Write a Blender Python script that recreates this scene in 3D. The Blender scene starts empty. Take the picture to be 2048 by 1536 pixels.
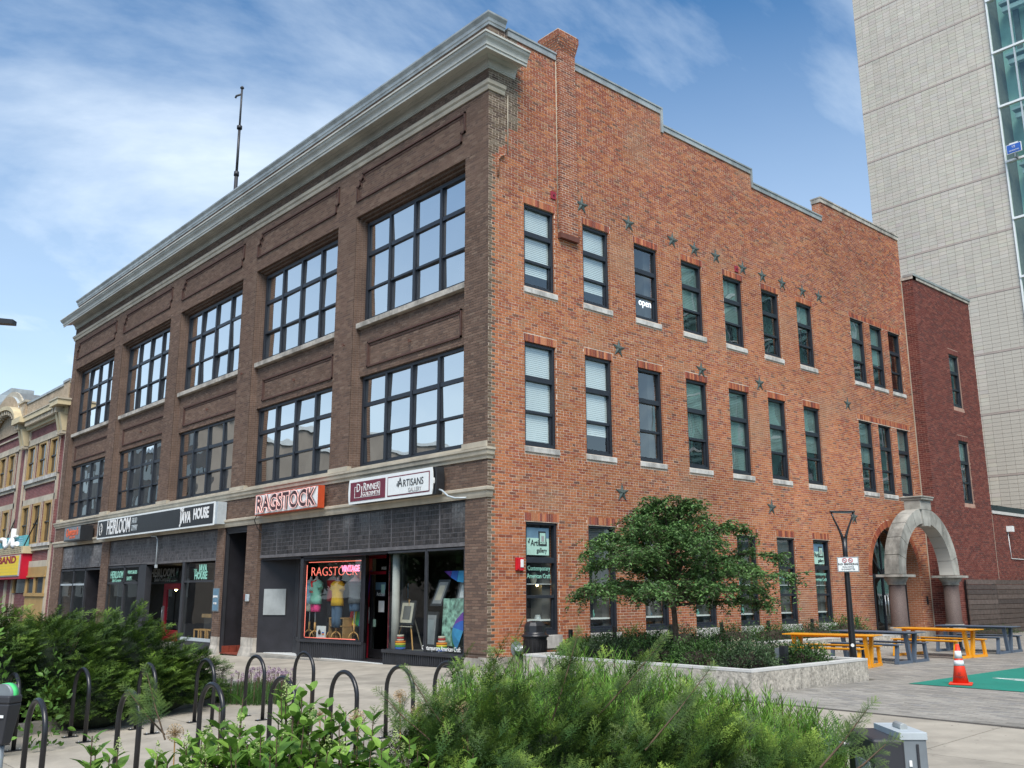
import bpy, math, random
import numpy as np
from mathutils import Vector, Matrix
R = math.radians
rng = np.random.default_rng(7)
random.seed(7)
scene = bpy.context.scene
col = scene.collection

# ------------------------------------------------------------------ camera
CAM = Vector((16.285, -13.716, 1.655))
cam_d = bpy.data.cameras.new('camera')
cam = bpy.data.objects.new('camera', cam_d); col.objects.link(cam)
yaw, pit, rol = R(48.3705), R(12.5264), R(-0.155)
F = Vector((-math.sin(yaw)*math.cos(pit), math.cos(yaw)*math.cos(pit), math.sin(pit)))
Rt = Vector((math.cos(yaw), math.sin(yaw), 0)); U = Rt.cross(F)
R2 = math.cos(rol)*Rt + math.sin(rol)*U; U2 = -math.sin(rol)*Rt + math.cos(rol)*U
M = Matrix((R2, U2, -F)).transposed().to_4x4(); M.translation = CAM
cam.matrix_world = M
cam_d.sensor_width = 36.0; cam_d.lens = 36.0*1869.98/2048.0
cam_d.clip_start = 0.05; cam_d.clip_end = 3000
scene.camera = cam

# ------------------------------------------------------------------ world, sun, exposure
SUN_EL, SUN_AZ = 52.0, 130.0        # azimuth clockwise from +Y
w = bpy.data.worlds.new('World'); scene.world = w; w.use_nodes = True
nt = w.node_tree; N = nt.nodes; L = nt.links
for n in list(N): N.remove(n)
def nd(t, **k):
    n = N.new(t)
    for a, b in k.items(): setattr(n, a, b)
    return n
out = nd('ShaderNodeOutputWorld'); bg = nd('ShaderNodeBackground'); bg.inputs['Strength'].default_value = 0.10
sky = nd('ShaderNodeTexSky'); sky.sky_type = 'NISHITA'; sky.sun_disc = False
sky.sun_elevation = R(SUN_EL); sky.sun_rotation = R(SUN_AZ); sky.air_density = 1.0; sky.dust_density = 0.2; sky.ozone_density = 2.5
tc = nd('ShaderNodeTexCoord'); sep = nd('ShaderNodeSeparateXYZ'); L.new(tc.outputs['Generated'], sep.inputs[0])
zc = nd('ShaderNodeMath', operation='MAXIMUM'); L.new(sep.outputs['Z'], zc.inputs[0]); zc.inputs[1].default_value = 0.0
za = nd('ShaderNodeMath', operation='ADD'); L.new(zc.outputs[0], za.inputs[0]); za.inputs[1].default_value = 0.22
dx = nd('ShaderNodeMath', operation='DIVIDE'); L.new(sep.outputs['X'], dx.inputs[0]); L.new(za.outputs[0], dx.inputs[1])
dy = nd('ShaderNodeMath', operation='DIVIDE'); L.new(sep.outputs['Y'], dy.inputs[0]); L.new(za.outputs[0], dy.inputs[1])
cb = nd('ShaderNodeCombineXYZ'); L.new(dx.outputs[0], cb.inputs[0]); L.new(dy.outputs[0], cb.inputs[1])
mp = nd('ShaderNodeMapping'); L.new(cb.outputs[0], mp.inputs[0])
mp.inputs['Rotation'].default_value = (0, 0, R(38)); mp.inputs['Scale'].default_value = (1.0, 0.52, 1); mp.inputs['Location'].default_value = (57.7, 33.3, 0)
n1 = nd('ShaderNodeTexNoise'); n1.inputs['Scale'].default_value = 1.0; n1.inputs['Detail'].default_value = 9; n1.inputs['Roughness'].default_value = 0.58; n1.inputs['Distortion'].default_value = 0.5
L.new(mp.outputs[0], n1.inputs['Vector'])
rp = nd('ShaderNodeValToRGB'); L.new(n1.outputs['Fac'], rp.inputs[0])
rp.color_ramp.elements[0].position = 0.44; rp.color_ramp.elements[0].color = (0.03, 0.03, 0.03, 1)
rp.color_ramp.elements[1].position = 0.68; rp.color_ramp.elements[1].color = (0.95, 0.95, 0.95, 1)
# the low sky is hazier
hz = nd('ShaderNodeMapRange'); L.new(zc.outputs[0], hz.inputs[0])
hz.inputs[1].default_value = 0.0; hz.inputs[2].default_value = 0.60; hz.inputs[3].default_value = 0.88; hz.inputs[4].default_value = 0.0
mx0 = nd('ShaderNodeMath', operation='MAXIMUM'); L.new(rp.outputs[0], mx0.inputs[0]); L.new(hz.outputs[0], mx0.inputs[1])
n2 = nd('ShaderNodeTexNoise'); n2.inputs['Scale'].default_value = 2.2; n2.inputs['Detail'].default_value = 6; L.new(mp.outputs[0], n2.inputs['Vector'])
cc = nd('ShaderNodeMix', data_type='RGBA'); L.new(n2.outputs['Fac'], cc.inputs[0])
cc.inputs[6].default_value = (3.6, 4.3, 5.1, 1); cc.inputs[7].default_value = (5.4, 5.9, 6.3, 1)
mix = nd('ShaderNodeMix', data_type='RGBA'); L.new(mx0.outputs[0], mix.inputs[0]); hs = nd('ShaderNodeHueSaturation'); hs.inputs['Saturation'].default_value = 1.12; hs.inputs['Value'].default_value = .78; L.new(sky.outputs[0], hs.inputs['Color']); tn = nd('ShaderNodeMix', data_type='RGBA', blend_type='MULTIPLY'); tn.inputs[0].default_value = 1; tn.inputs[7].default_value = (.28, .75, .92, 1); L.new(hs.outputs[0], tn.inputs[6]); L.new(tn.outputs[2], mix.inputs[6]); L.new(cc.outputs[2], mix.inputs[7])
L.new(mix.outputs[2], bg.inputs['Color']); L.new(bg.outputs[0], out.inputs[0])
w.cycles.sampling_method = 'MANUAL'; w.cycles.sample_map_resolution = 512
sd = bpy.data.lights.new('sun', 'SUN'); sd.energy = 2.1; sd.angle = R(32); sd.color = (1.0, 0.95, 0.88)
so = bpy.data.objects.new('sun', sd); col.objects.link(so)
sv = Vector((math.sin(R(SUN_AZ))*math.cos(R(SUN_EL)), math.cos(R(SUN_AZ))*math.cos(R(SUN_EL)), math.sin(R(SUN_EL))))
so.rotation_euler = sv.to_track_quat('Z', 'Y').to_euler(); so.location = (30, -30, 40)
scene.view_settings.view_transform = 'Standard'; scene.view_settings.look = 'None'
scene.view_settings.exposure = 1.18; scene.view_settings.gamma = 1.0; scene.view_settings.use_curve_mapping = False
scene.cycles.max_bounces = 6; scene.cycles.diffuse_bounces = 3; scene.cycles.glossy_bounces = 3
scene.cycles.transparent_max_bounces = 8; scene.cycles.caustics_reflective = False; scene.cycles.caustics_refractive = False

# ------------------------------------------------------------------ materials
MATS = {}
def material(name, color=(.5,.5,.5), rough=.7, metal=0., nscale=6., namt=.15, bump=0., bscale=40., attr=False, emit=None, estr=1., spec=.5, trans=0., stain=0., orand=0.):
    m = bpy.data.materials.new(name); m.use_nodes = True; t = m.node_tree; b = t.nodes['Principled BSDF']
    b.inputs['Roughness'].default_value = rough; b.inputs['Metallic'].default_value = metal
    b.inputs['Specular IOR Level'].default_value = spec
    tcn = t.nodes.new('ShaderNodeTexCoord')
    nz = t.nodes.new('ShaderNodeTexNoise'); nz.inputs['Scale'].default_value = nscale; nz.inputs['Detail'].default_value = 6
    t.links.new(tcn.outputs['Object'], nz.inputs['Vector'])
    mr = t.nodes.new('ShaderNodeMapRange'); mr.inputs[1].default_value = .3; mr.inputs[2].default_value = .7
    mr.inputs[3].default_value = 1-namt; mr.inputs[4].default_value = 1+namt
    t.links.new(nz.outputs['Fac'], mr.inputs[0])
    ml = t.nodes.new('ShaderNodeMix'); ml.data_type = 'RGBA'; ml.blend_type = 'MULTIPLY'; ml.inputs[0].default_value = 1
    if attr:
        a = t.nodes.new('ShaderNodeAttribute'); a.attribute_name = 'Col'; t.links.new(a.outputs['Color'], ml.inputs[6])
    else: ml.inputs[6].default_value = (*color, 1)
    t.links.new(mr.outputs[0], ml.inputs[7])
    last = ml.outputs[2]
    if orand:
        oi = t.nodes.new('ShaderNodeObjectInfo'); ro = t.nodes.new('ShaderNodeMapRange'); ro.inputs[3].default_value = 1-orand; ro.inputs[4].default_value = 1+orand; t.links.new(oi.outputs['Random'], ro.inputs[0])
        mo = t.nodes.new('ShaderNodeMix'); mo.data_type = 'RGBA'; mo.blend_type = 'MULTIPLY'; mo.inputs[0].default_value = 1; t.links.new(last, mo.inputs[6]); t.links.new(ro.outputs[0], mo.inputs[7]); last = mo.outputs[2]
    if stain:
        n3 = t.nodes.new('ShaderNodeTexNoise'); n3.inputs['Scale'].default_value = nscale*.33; n3.inputs['Detail'].default_value = 8; n3.inputs['Roughness'].default_value = .7
        mp3 = t.nodes.new('ShaderNodeMapping'); mp3.inputs['Scale'].default_value = (1, 1, .35); mp3.inputs['Location'].default_value = (3.1, 7.7, 1.3)
        t.links.new(tcn.outputs['Object'], mp3.inputs[0]); t.links.new(mp3.outputs[0], n3.inputs['Vector'])
        r3 = t.nodes.new('ShaderNodeMapRange'); r3.inputs[1].default_value = .45; r3.inputs[2].default_value = .62; r3.inputs[3].default_value = 1; r3.inputs[4].default_value = 1-stain
        t.links.new(n3.outputs['Fac'], r3.inputs[0])
        m3 = t.nodes.new('ShaderNodeMix'); m3.data_type = 'RGBA'; m3.blend_type = 'MULTIPLY'; m3.inputs[0].default_value = 1
        t.links.new(last, m3.inputs[6]); t.links.new(r3.outputs[0], m3.inputs[7]); last = m3.outputs[2]
    t.links.new(last, b.inputs['Base Color'])
    if bump:
        nb = t.nodes.new('ShaderNodeTexNoise'); nb.inputs['Scale'].default_value = bscale; nb.inputs['Detail'].default_value = 5
        t.links.new(tcn.outputs['Object'], nb.inputs['Vector'])
        bp = t.nodes.new('ShaderNodeBump'); bp.inputs['Strength'].default_value = bump; bp.inputs['Distance'].default_value = .02
        t.links.new(nb.outputs['Fac'], bp.inputs['Height']); t.links.new(bp.outputs[0], b.inputs['Normal'])
    if emit:
        b.inputs['Emission Color'].default_value = (*emit, 1); b.inputs['Emission Strength'].default_value = estr
    if trans:
        tr = t.nodes.new('ShaderNodeBsdfTranslucent'); t.links.new(last, tr.inputs[0])
        ms = t.nodes.new('ShaderNodeMixShader'); ms.inputs[0].default_value = trans
        o = t.nodes['Material Output']; t.links.new(b.outputs[0], ms.inputs[1]); t.links.new(tr.outputs[0], ms.inputs[2]); t.links.new(ms.outputs[0], o.inputs[0])
    MATS[name] = m
    return m
def glass(name, tint, base, fmul, wav=.02, refl=(1,1,1), wscale=1.2):
    m = bpy.data.materials.new(name); m.use_nodes = True; t = m.node_tree
    for n in list(t.nodes): t.nodes.remove(n)
    o = t.nodes.new('ShaderNodeOutputMaterial'); ms = t.nodes.new('ShaderNodeMixShader')
    tr = t.nodes.new('ShaderNodeBsdfTransparent'); tr.inputs[0].default_value = (*tint, 1)
    gl = t.nodes.new('ShaderNodeBsdfGlossy'); gl.inputs['Roughness'].default_value = .008; gl.inputs[0].default_value = (*refl, 1)
    lw_ = t.nodes.new('ShaderNodeLayerWeight'); lw_.inputs[0].default_value = .5; fr = t.nodes.new('ShaderNodeMath'); fr.operation = 'POWER'; t.links.new(lw_.outputs['Facing'], fr.inputs[0]); fr.inputs[1].default_value = 4.0
    ma = t.nodes.new('ShaderNodeMath'); ma.operation = 'MULTIPLY_ADD'; ma.use_clamp = True
    t.links.new(fr.outputs[0], ma.inputs[0]); ma.inputs[1].default_value = fmul; ma.inputs[2].default_value = base
    tcn = t.nodes.new('ShaderNodeTexCoord'); nz = t.nodes.new('ShaderNodeTexNoise'); nz.inputs['Scale'].default_value = wscale; nz.inputs['Detail'].default_value = 1
    t.links.new(tcn.outputs['Object'], nz.inputs['Vector'])
    bp = t.nodes.new('ShaderNodeBump'); bp.inputs['Strength'].default_value = 1; bp.inputs['Distance'].default_value = wav
    t.links.new(nz.outputs['Fac'], bp.inputs['Height']); t.links.new(bp.outputs[0], gl.inputs['Normal'])
    t.links.new(ma.outputs[0], ms.inputs[0]); t.links.new(tr.outputs[0], ms.inputs[1]); t.links.new(gl.outputs[0], ms.inputs[2]); t.links.new(ms.outputs[0], o.inputs[0])
    MATS[name] = m
    return m
def brickmat(name, c1, c2, mortar, bw=.2133, bh=.0666, axis='XY', msize=.008):
    """courses for narrow reveals and far walls"""
    m = bpy.data.materials.new(name); m.use_nodes = True; t = m.node_tree; b = t.nodes['Principled BSDF']; b.inputs['Roughness'].default_value = .9
    tcn = t.nodes.new('ShaderNodeTexCoord'); sp = t.nodes.new('ShaderNodeSeparateXYZ'); t.links.new(tcn.outputs['Object'], sp.inputs[0])
    ad = t.nodes.new('ShaderNodeMath'); ad.operation = 'ADD'; t.links.new(sp.outputs['X'], ad.inputs[0]); t.links.new(sp.outputs['Y'], ad.inputs[1])
    cbn = t.nodes.new('ShaderNodeCombineXYZ'); t.links.new(ad.outputs[0], cbn.inputs[0]); t.links.new(sp.outputs['Z'], cbn.inputs[1])
    bt = t.nodes.new('ShaderNodeTexBrick'); t.links.new(cbn.outputs[0], bt.inputs['Vector'])
    bt.inputs['Scale'].default_value = 1; bt.inputs['Mortar Size'].default_value = msize; bt.inputs['Brick Width'].default_value = bw; bt.inputs['Row Height'].default_value = bh
    bt.inputs['Color1'].default_value = (*c1, 1); bt.inputs['Color2'].default_value = (*c2, 1); bt.inputs['Mortar'].default_value = (*mortar, 1)
    nz = t.nodes.new('ShaderNodeTexNoise'); nz.inputs['Scale'].default_value = 2; nz.inputs['Detail'].default_value = 8; t.links.new(tcn.outputs['Object'], nz.inputs['Vector'])
    mr = t.nodes.new('ShaderNodeMapRange'); mr.inputs[1].default_value = .3; mr.inputs[2].default_value = .7; mr.inputs[3].default_value = .8; mr.inputs[4].default_value = 1.2; t.links.new(nz.outputs['Fac'], mr.inputs[0])
    ml = t.nodes.new('ShaderNodeMix'); ml.data_type = 'RGBA'; ml.blend_type = 'MULTIPLY'; ml.inputs[0].default_value = 1
    t.links.new(bt.outputs['Color'], ml.inputs[6]); t.links.new(mr.outputs[0], ml.inputs[7]); t.links.new(ml.outputs[2], b.inputs['Base Color'])
    bp = t.nodes.new('ShaderNodeBump'); bp.inputs['Strength'].default_value = .6; bp.inputs['Distance'].default_value = .01; bp.invert = True
    t.links.new(bt.outputs['Fac'], bp.inputs['Height']); t.links.new(bp.outputs[0], b.inputs['Normal'])
    MATS[name] = m
    return m
material('brick', attr=True, rough=.92, nscale=55, namt=.12, bump=.3, bscale=90, spec=.25)
material('orange_mortar', (.60,.48,.38), .95, nscale=3, namt=.25, bump=.4)
material('brown_mortar', (.235,.175,.135), .95, nscale=3, namt=.2, bump=.3)
material('maroon_mortar', (.40,.25,.19), .95, nscale=3, namt=.2, bump=.3)
brickmat('brown_courses', (.115,.070,.050), (.150,.095,.070), (.19,.14,.11))
brickmat('orange_courses', (.36,.12,.05), (.45,.16,.07), (.46,.34,.26))
brickmat('purple_courses', (.16,.045,.05), (.21,.065,.065), (.30,.2,.17), .22, .075)
brickmat('buff_courses', (.40,.31,.21), (.47,.37,.26), (.30,.24,.17), .22, .075)
material('limestone', (.46,.42,.36), .85, nscale=5, namt=.22, bump=.4, bscale=30, stain=.45)
material('white_sill', (.56,.54,.50), .85, nscale=5, namt=.15, bump=.3, bscale=30, stain=.45)
material('cream_stone', (.50,.44,.34), .7, nscale=2, namt=.12, bump=.15, bscale=20, stain=.25)
material('cream_metal', (.50,.495,.44), .5, nscale=1.2, namt=.14, stain=.2)
material('grey_flashing', (.40,.42,.41), .45, .3, nscale=2, namt=.2, stain=.25)
material('navy_frame', (.018,.022,.030), .42, nscale=4, namt=.15)
material('black_metal', (.015,.015,.017), .32, nscale=8, namt=.15)
material('black_panel', (.016,.015,.019), .55, nscale=3, namt=.3, bump=.15, bscale=60)
material('charcoal_paint', (.032,.033,.038), .5, nscale=3, namt=.2)
material('prism_tile', attr=True, rough=.5, nscale=20, namt=.3, bump=.3, bscale=15)
material('prism_bar', (.13,.12,.12), .5, namt=.3)
material('dark_room', (.020,.021,.022), .9)
material('room_wall', (.13,.13,.125), .9, namt=.3, nscale=2)
material('blind', (.82,.85,.86), .7, nscale=1, namt=.08)
material('blind_green', (.20,.27,.25), .7, nscale=1.5, namt=.25)
material('taupe_wall', (.21,.19,.165), .9, nscale=.3, namt=.2)
material('curtain_grey', (.16,.155,.14), .8, nscale=2, namt=.15)
glass('front_glass', (.62,.66,.66), .74, .9, .0040, (1,.985,.95), 1.3)
glass('side_glass', (.84,.90,.88), .16, .9, .006, (.9,.95,.95), 1.1)
glass('shop_glass', (.90,.94,.92), .07, .8, .002)
glass('green_glass', (.78,.95,.90), .10, .5, .002, (.80,1,.95), .8)
material('white_paint', (.78,.78,.76), .5, namt=.05)
material('sign_white', (.80,.82,.80), .35, namt=.04)
material('sign_black', (.022,.024,.027), .35, namt=.15)
material('maroon_sign', (.16,.022,.04), .4, namt=.08)
material('silver', (.55,.56,.57), .35, .7, namt=.1)
material('orange_red', (.50,.07,.02), .5, namt=.1)
material('orange_letter', (.75,.14,.05), .5, namt=.05)
material('dark_letter', (.07,.03,.035), .5, namt=.05)
material('neon_red', (.9,.2,.15), .4, emit=(1,.20,.14), estr=.5)
material('neon_pink', (.9,.2,.4), .4, emit=(1,.25,.42), estr=.85)
material('neon_white', (.85,.5,.45), .4, emit=(1,.55,.5), estr=.15)
material('lamp_glow', (1,.8,.4), .4, emit=(1,.75,.35), estr=9)
material('door_red', (.33,.012,.028), .4, namt=.06)
material('red_tile', (.22,.05,.03), .5, namt=.2)
material('alarm_red', (.55,.01,.02), .4)
material('star_iron', (.10,.125,.115), .6, .5, nscale=30, namt=.4)
material('rust', (.13,.045,.03), .8)
def add_spots(name, scale=7., thr=.70, dark=.55):
    m = MATS[name]; t = m.node_tree; b = t.nodes['Principled BSDF']; src = b.inputs['Base Color'].links[0].from_socket
    tcn = t.nodes.new('ShaderNodeTexCoord'); vo = t.nodes.new('ShaderNodeTexNoise'); vo.inputs['Scale'].default_value = scale; vo.inputs['Detail'].default_value = 3; t.links.new(tcn.outputs['Object'], vo.inputs['Vector'])
    r = t.nodes.new('ShaderNodeMapRange'); r.inputs[1].default_value = thr; r.inputs[2].default_value = thr+.03; r.inputs[3].default_value = 1; r.inputs[4].default_value = dark; t.links.new(vo.outputs['Fac'], r.inputs[0])
    x = t.nodes.new('ShaderNodeMix'); x.data_type = 'RGBA'; x.blend_type = 'MULTIPLY'; x.inputs[0].default_value = 1; t.links.new(src, x.inputs[6]); t.links.new(r.outputs[0], x.inputs[7]); t.links.new(x.outputs[2], b.inputs['Base Color'])
material('concrete', (.36,.32,.26), .9, nscale=2.2, namt=.14, bump=.25, bscale=55, stain=.22, orand=.10)
material('kerb_concrete', (.34,.32,.28), .9, nscale=2, namt=.2, bump=.3, stain=.2)
material('planter_concrete', (.46,.42,.355), .9, nscale=16, namt=.34, bump=.7, bscale=24, stain=.3)
material('planter_cap', (.56,.55,.52), .8, nscale=4, namt=.08, bump=.2)
material('paver', attr=True, rough=.9, nscale=1.1, namt=.16, bump=.3, bscale=50, stain=.1)
material('paver_joint', (.12,.11,.10), .95)
material('soil', (.035,.025,.018), 1, nscale=9, namt=.5, bump=1, bscale=30)
material('asphalt', (.05,.05,.052), .9, nscale=8, namt=.2, bump=.4)
material('turf_green', (.008,.20,.145), .8, nscale=1.2, namt=.1, bump=.2, bscale=200)
material('leaf', attr=True, rough=.5, nscale=5, namt=.15, spec=.35, trans=.28)
material('needle', attr=True, rough=.55, nscale=4, namt=.15, spec=.3, trans=.15)
material('bark', (.10,.075,.055), .95, nscale=14, namt=.35, bump=.8, bscale=40)
material('twig', (.10,.065,.04), .9, nscale=14, namt=.3)
material('petal', attr=True, rough=.8, namt=.1, trans=.2)
material('yellow_paint', (.80,.34,.012), .38, nscale=3, namt=.05)
material('slate_paint', (.085,.115,.16), .42, nscale=3, namt=.06)
material('cone_orange', (.80,.045,.015), .45, namt=.05)
material('reflective', (.72,.74,.76), .3, namt=.05)
material('pink_granite', (.105,.075,.066), .7, nscale=60, namt=.45)
material('arch_stone', (.36,.35,.31), .85, nscale=2.5, namt=.28, bump=.5, bscale=30, stain=.6)
material('arch_soffit', (.50,.49,.45), .8, nscale=1, namt=.06)
material('tower_tile', attr=True, rough=.75, nscale=2, namt=.06, bump=.15, bscale=30)
material('tower_joint', (.21,.17,.15), .9)
material('wood_board', attr=True, rough=.8, nscale=6, namt=.25, bump=.4, bscale=50)
material('galv', (.24,.27,.29), .5, .35, nscale=9, namt=.12, stain=.12)
material('light_grey', (.47,.52,.54), .5, .1, nscale=12, namt=.06, stain=.12)
material('theatre_cream', (.60,.50,.31), .6, nscale=2, namt=.1, stain=.15)
material('theatre_tan', (.40,.26,.10), .6, nscale=2, namt=.12)
material('teal', (.12,.42,.46), .5, namt=.2)
material('marquee_red', (.50,.006,.03), .4, namt=.06)
material('marquee_yellow', (.85,.60,.01), .4, namt=.04)
material('white_letter', (.8,.8,.78), .5, namt=.05)
material('mint_letter', (.30,.62,.50), .5, namt=.05)
material('wood_top', (.40,.24,.10), .6, nscale=9, namt=.2)
material('wood_stand', (.55,.30,.10), .5, nscale=9, namt=.1)
material('skin_form', (.70,.62,.55), .6)
for nm, c in dict(mint=(.22,.52,.42), hot_pink=(.80,.06,.25), mustard=(.72,.42,.02), denim=(.07,.12,.19), maroon_cloth=(.28,.02,.04), pale_blue=(.35,.55,.68), grey_cloth=(.14,.15,.16), black_cloth=(.02,.02,.022), rain_red=(.45,.03,.03), rain_orange=(.75,.22,.02), rain_yellow=(.70,.55,.03), rain_green=(.04,.28,.08), rain_blue=(.03,.12,.45), rain_purple=(.16,.05,.32), sky_blue=(.05,.30,.55), pale_mint=(.40,.62,.52), bill_white=(.75,.75,.73), art_grey=(.30,.30,.30), slate_blue=(.12,.22,.30), linen=(.55,.50,.40)).items():
    material(nm, c, .8, namt=.12)

add_spots('concrete', 9., .71, .5); add_spots('planter_concrete', 15., .66, .45); add_spots('turf_green', 6., .68, .75); add_spots('paver', 8., .70, .7)
# ------------------------------------------------------------------ helpers
def tag(o, label=None, cat=None, group=None, kind=None):
    if label: o['label'] = label
    if cat: o['category'] = cat
    if group: o['group'] = group
    if kind: o['kind'] = kind
    return o
def empty(name, loc=(0,0,0), label=None, cat=None, group=None, kind=None, rz=0):
    o = bpy.data.objects.new(name, None); col.objects.link(o); o.location = loc; o.rotation_euler = (0,0,rz); o.empty_display_size = .2
    return tag(o, label, cat, group, kind)
def np_mesh(name, V, Fc, mat, parent=None, C=None, loc=None, link=True):
    """V (n,3), Fc (m,4) or (m,3), C (n,3) point colours"""
    me = bpy.data.meshes.new(name); V = np.asarray(V, np.float32); Fc = np.asarray(Fc, np.int32); k = Fc.shape[1]
    me.vertices.add(len(V)); me.vertices.foreach_set('co', V.ravel())
    me.loops.add(Fc.size); me.loops.foreach_set('vertex_index', Fc.ravel())
    me.polygons.add(len(Fc)); me.polygons.foreach_set('loop_start', np.arange(0, Fc.size, k, dtype=np.int32))
    try: me.polygons.foreach_set('loop_total', np.full(len(Fc), k, np.int32))
    except Exception: pass
    me.polygons.foreach_set('use_smooth', np.zeros(len(Fc), bool))
    me.update(calc_edges=True)
    if C is not None:
        a = me.attributes.new('Col', 'FLOAT_COLOR', 'POINT'); c4 = np.ones((len(V), 4), np.float32); c4[:, :3] = C; a.data.foreach_set('color', c4.ravel())
    me.materials.append(MATS[mat])
    if not link: return me
    o = bpy.data.objects.new(name, me); col.objects.link(o)
    if parent: o.parent = parent
    if loc: o.location = loc
    return o
class MB:
    def __init__(s): s.v = []; s.f = []; s.m = []; s.mats = []; s.sm = []
    def mi(s, mat):
        if mat not in s.mats: s.mats.append(mat)
        return s.mats.index(mat)
    def poly(s, pts, mat='concrete', smooth=False):
        i = len(s.v); s.v += [tuple(p) for p in pts]; s.f.append(tuple(range(i, i+len(pts)))); s.m.append(s.mi(mat)); s.sm.append(smooth)
    def box(s, x0, x1, y0, y1, z0, z1, mat='concrete', ang=0, cen=None):
        i = len(s.v)
        P = [(x0,y0,z0),(x1,y0,z0),(x1,y1,z0),(x0,y1,z0),(x0,y0,z1),(x1,y0,z1),(x1,y1,z1),(x0,y1,z1)]
        if ang:
            cx, cy = cen if cen else ((x0+x1)/2, (y0+y1)/2); c_, s_ = math.cos(ang), math.sin(ang)
            P = [(cx+(x-cx)*c_-(y-cy)*s_, cy+(x-cx)*s_+(y-cy)*c_, z) for x, y, z in P]
        s.v += P; k = s.mi(mat)
        for q in ((0,3,2,1),(4,5,6,7),(0,1,5,4),(1,2,6,5),(2,3,7,6),(3,0,4,7)): s.f.append(tuple(i+a for a in q)); s.m.append(k); s.sm.append(False)
        return s
    def hexa(s, P, mat):
        i = len(s.v); s.v += [tuple(p) for p in P]; k = s.mi(mat)
        for q in ((0,3,2,1),(4,5,6,7),(0,1,5,4),(1,2,6,5),(2,3,7,6),(3,0,4,7)): s.f.append(tuple(i+a for a in q)); s.m.append(k); s.sm.append(False)
    def bar(s, a, b, w_, d_, mat, up=(0,0,1)):
        a = Vector(a); b = Vector(b); t = (b-a).normalized(); u = Vector(up)
        if abs(t.dot(u)) > .98: u = Vector((0,1,0))
        n = t.cross(u).normalized(); u = n.cross(t)
        P = [p + n*sx*w_/2 + u*sy*d_/2 for p in (a, b) for sx, sy in ((-1,-1),(1,-1),(1,1),(-1,1))]
        s.hexa(P, mat)
    def tube(s, pts, r, mat, n=8, caps=True, smooth=True):
        pts = [Vector(p) for p in pts]; rs = r if isinstance(r, (list, tuple)) else [r]*len(pts); base = len(s.v); k = s.mi(mat); prev = None
        for i, p in enumerate(pts):
            t = ((pts[min(i+1, len(pts)-1)]-pts[max(i-1, 0)])).normalized()
            if prev is None:
                u = Vector((0,0,1)) if abs(t.z) < .9 else Vector((1,0,0)); prev = (u - t*u.dot(t)).normalized()
            else: prev = (prev - t*prev.dot(t)).normalized()
            b_ = t.cross(prev)
            for j in range(n):
                a = 2*math.pi*j/n; s.v.append(tuple(p + (prev*math.cos(a)+b_*math.sin(a))*rs[i]))
        for i in range(len(pts)-1):
            for j in range(n):
                s.f.append((base+i*n+j, base+i*n+(j+1) % n, base+(i+1)*n+(j+1) % n, base+(i+1)*n+j)); s.m.append(k); s.sm.append(smooth)
        if caps:
            s.f.append(tuple(base+j for j in reversed(range(n)))); s.m.append(k); s.sm.append(False)
            s.f.append(tuple(base+(len(pts)-1)*n+j for j in range(n))); s.m.append(k); s.sm.append(False)
    def lathe(s, cx, cy, prof, mat, n=24, sx=1., sy=1., smooth=True):
        base = len(s.v); k = s.mi(mat)
        for r, z in prof:
            for j in range(n):
                a = 2*math.pi*j/n; s.v.append((cx+r*sx*math.cos(a), cy+r*sy*math.sin(a), z))
        for i in range(len(prof)-1):
            for j in range(n):
                s.f.append((base+i*n+j, base+i*n+(j+1) % n, base+(i+1)*n+(j+1) % n, base+(i+1)*n+j)); s.m.append(k); s.sm.append(smooth)
        s.f.append(tuple(base+j for j in reversed(range(n)))); s.m.append(k); s.sm.append(False)
        s.f.append(tuple(base+(len(prof)-1)*n+j for j in range(n))); s.m.append(k); s.sm.append(False)
    SPLIT = {'window_reveal', 'brick_moulding', 'entrance_recess', 'pier_base', 'pier_block', 'stepped_reveal', 'coping', 'eye_bolt', 'mortar_joint', 'shop_interior', 'stone_trim', 'mullion', 'stone_band', 'roof', 'shop_corner_post', 'entry_floor', 'cornice_block', 'stay_rod', 'window_ornament', 'reflective_band', 'pottery', 'painted_line', 'sign_face', 'chimney', 'leaf_emblem', 'door_notice', 'expansion_joint', 'arm', 'plate', 'soil', 'blind'}
    def build(s, name, parent=None, loc=None, bevel=0):
        if name not in MB.SPLIT or not s.f: return s.build1(name, parent, loc, bevel)
        n = len(s.v); up = list(range(n))
        def fd(a):
            while up[a] != a: up[a] = up[up[a]]; a = up[a]
            return a
        for f in s.f:
            for q in f[1:]: up[fd(q)] = fd(f[0])
        isl = {}
        for i, f in enumerate(s.f): isl.setdefault(fd(f[0]), []).append(i)
        ks = list(isl); V = np.array(s.v); bb = []
        for k in ks: ix = sorted({q for i in isl[k] for q in s.f[i]}); bb.append((V[ix].min(0)-.012, V[ix].max(0)+.012))
        lo = np.array([b[0] for b in bb]); hi = np.array([b[1] for b in bb]); par = list(range(len(ks)))
        def f2(a):
            while par[a] != a: par[a] = par[par[a]]; a = par[a]
            return a
        for i in range(len(ks)):
            for j in np.nonzero(np.all((lo[i] <= hi[i+1:]) & (hi[i] >= lo[i+1:]), axis=1))[0]: par[f2(i+1+int(j))] = f2(i)
        grp = {}
        for i, k in enumerate(ks): grp.setdefault(f2(i), []).extend(isl[k])
        o = None
        for fi in grp.values():
            m_ = MB(); mp_ = {}; m_.mats = s.mats
            for i in fi:
                ff = []
                for q in s.f[i]:
                    if q not in mp_: mp_[q] = len(m_.v); m_.v.append(s.v[q])
                    ff.append(mp_[q])
                m_.f.append(tuple(ff)); m_.m.append(s.m[i]); m_.sm.append(s.sm[i])
            o2 = m_.build1(name, parent, loc, bevel); o = o or o2
        return o
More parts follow.
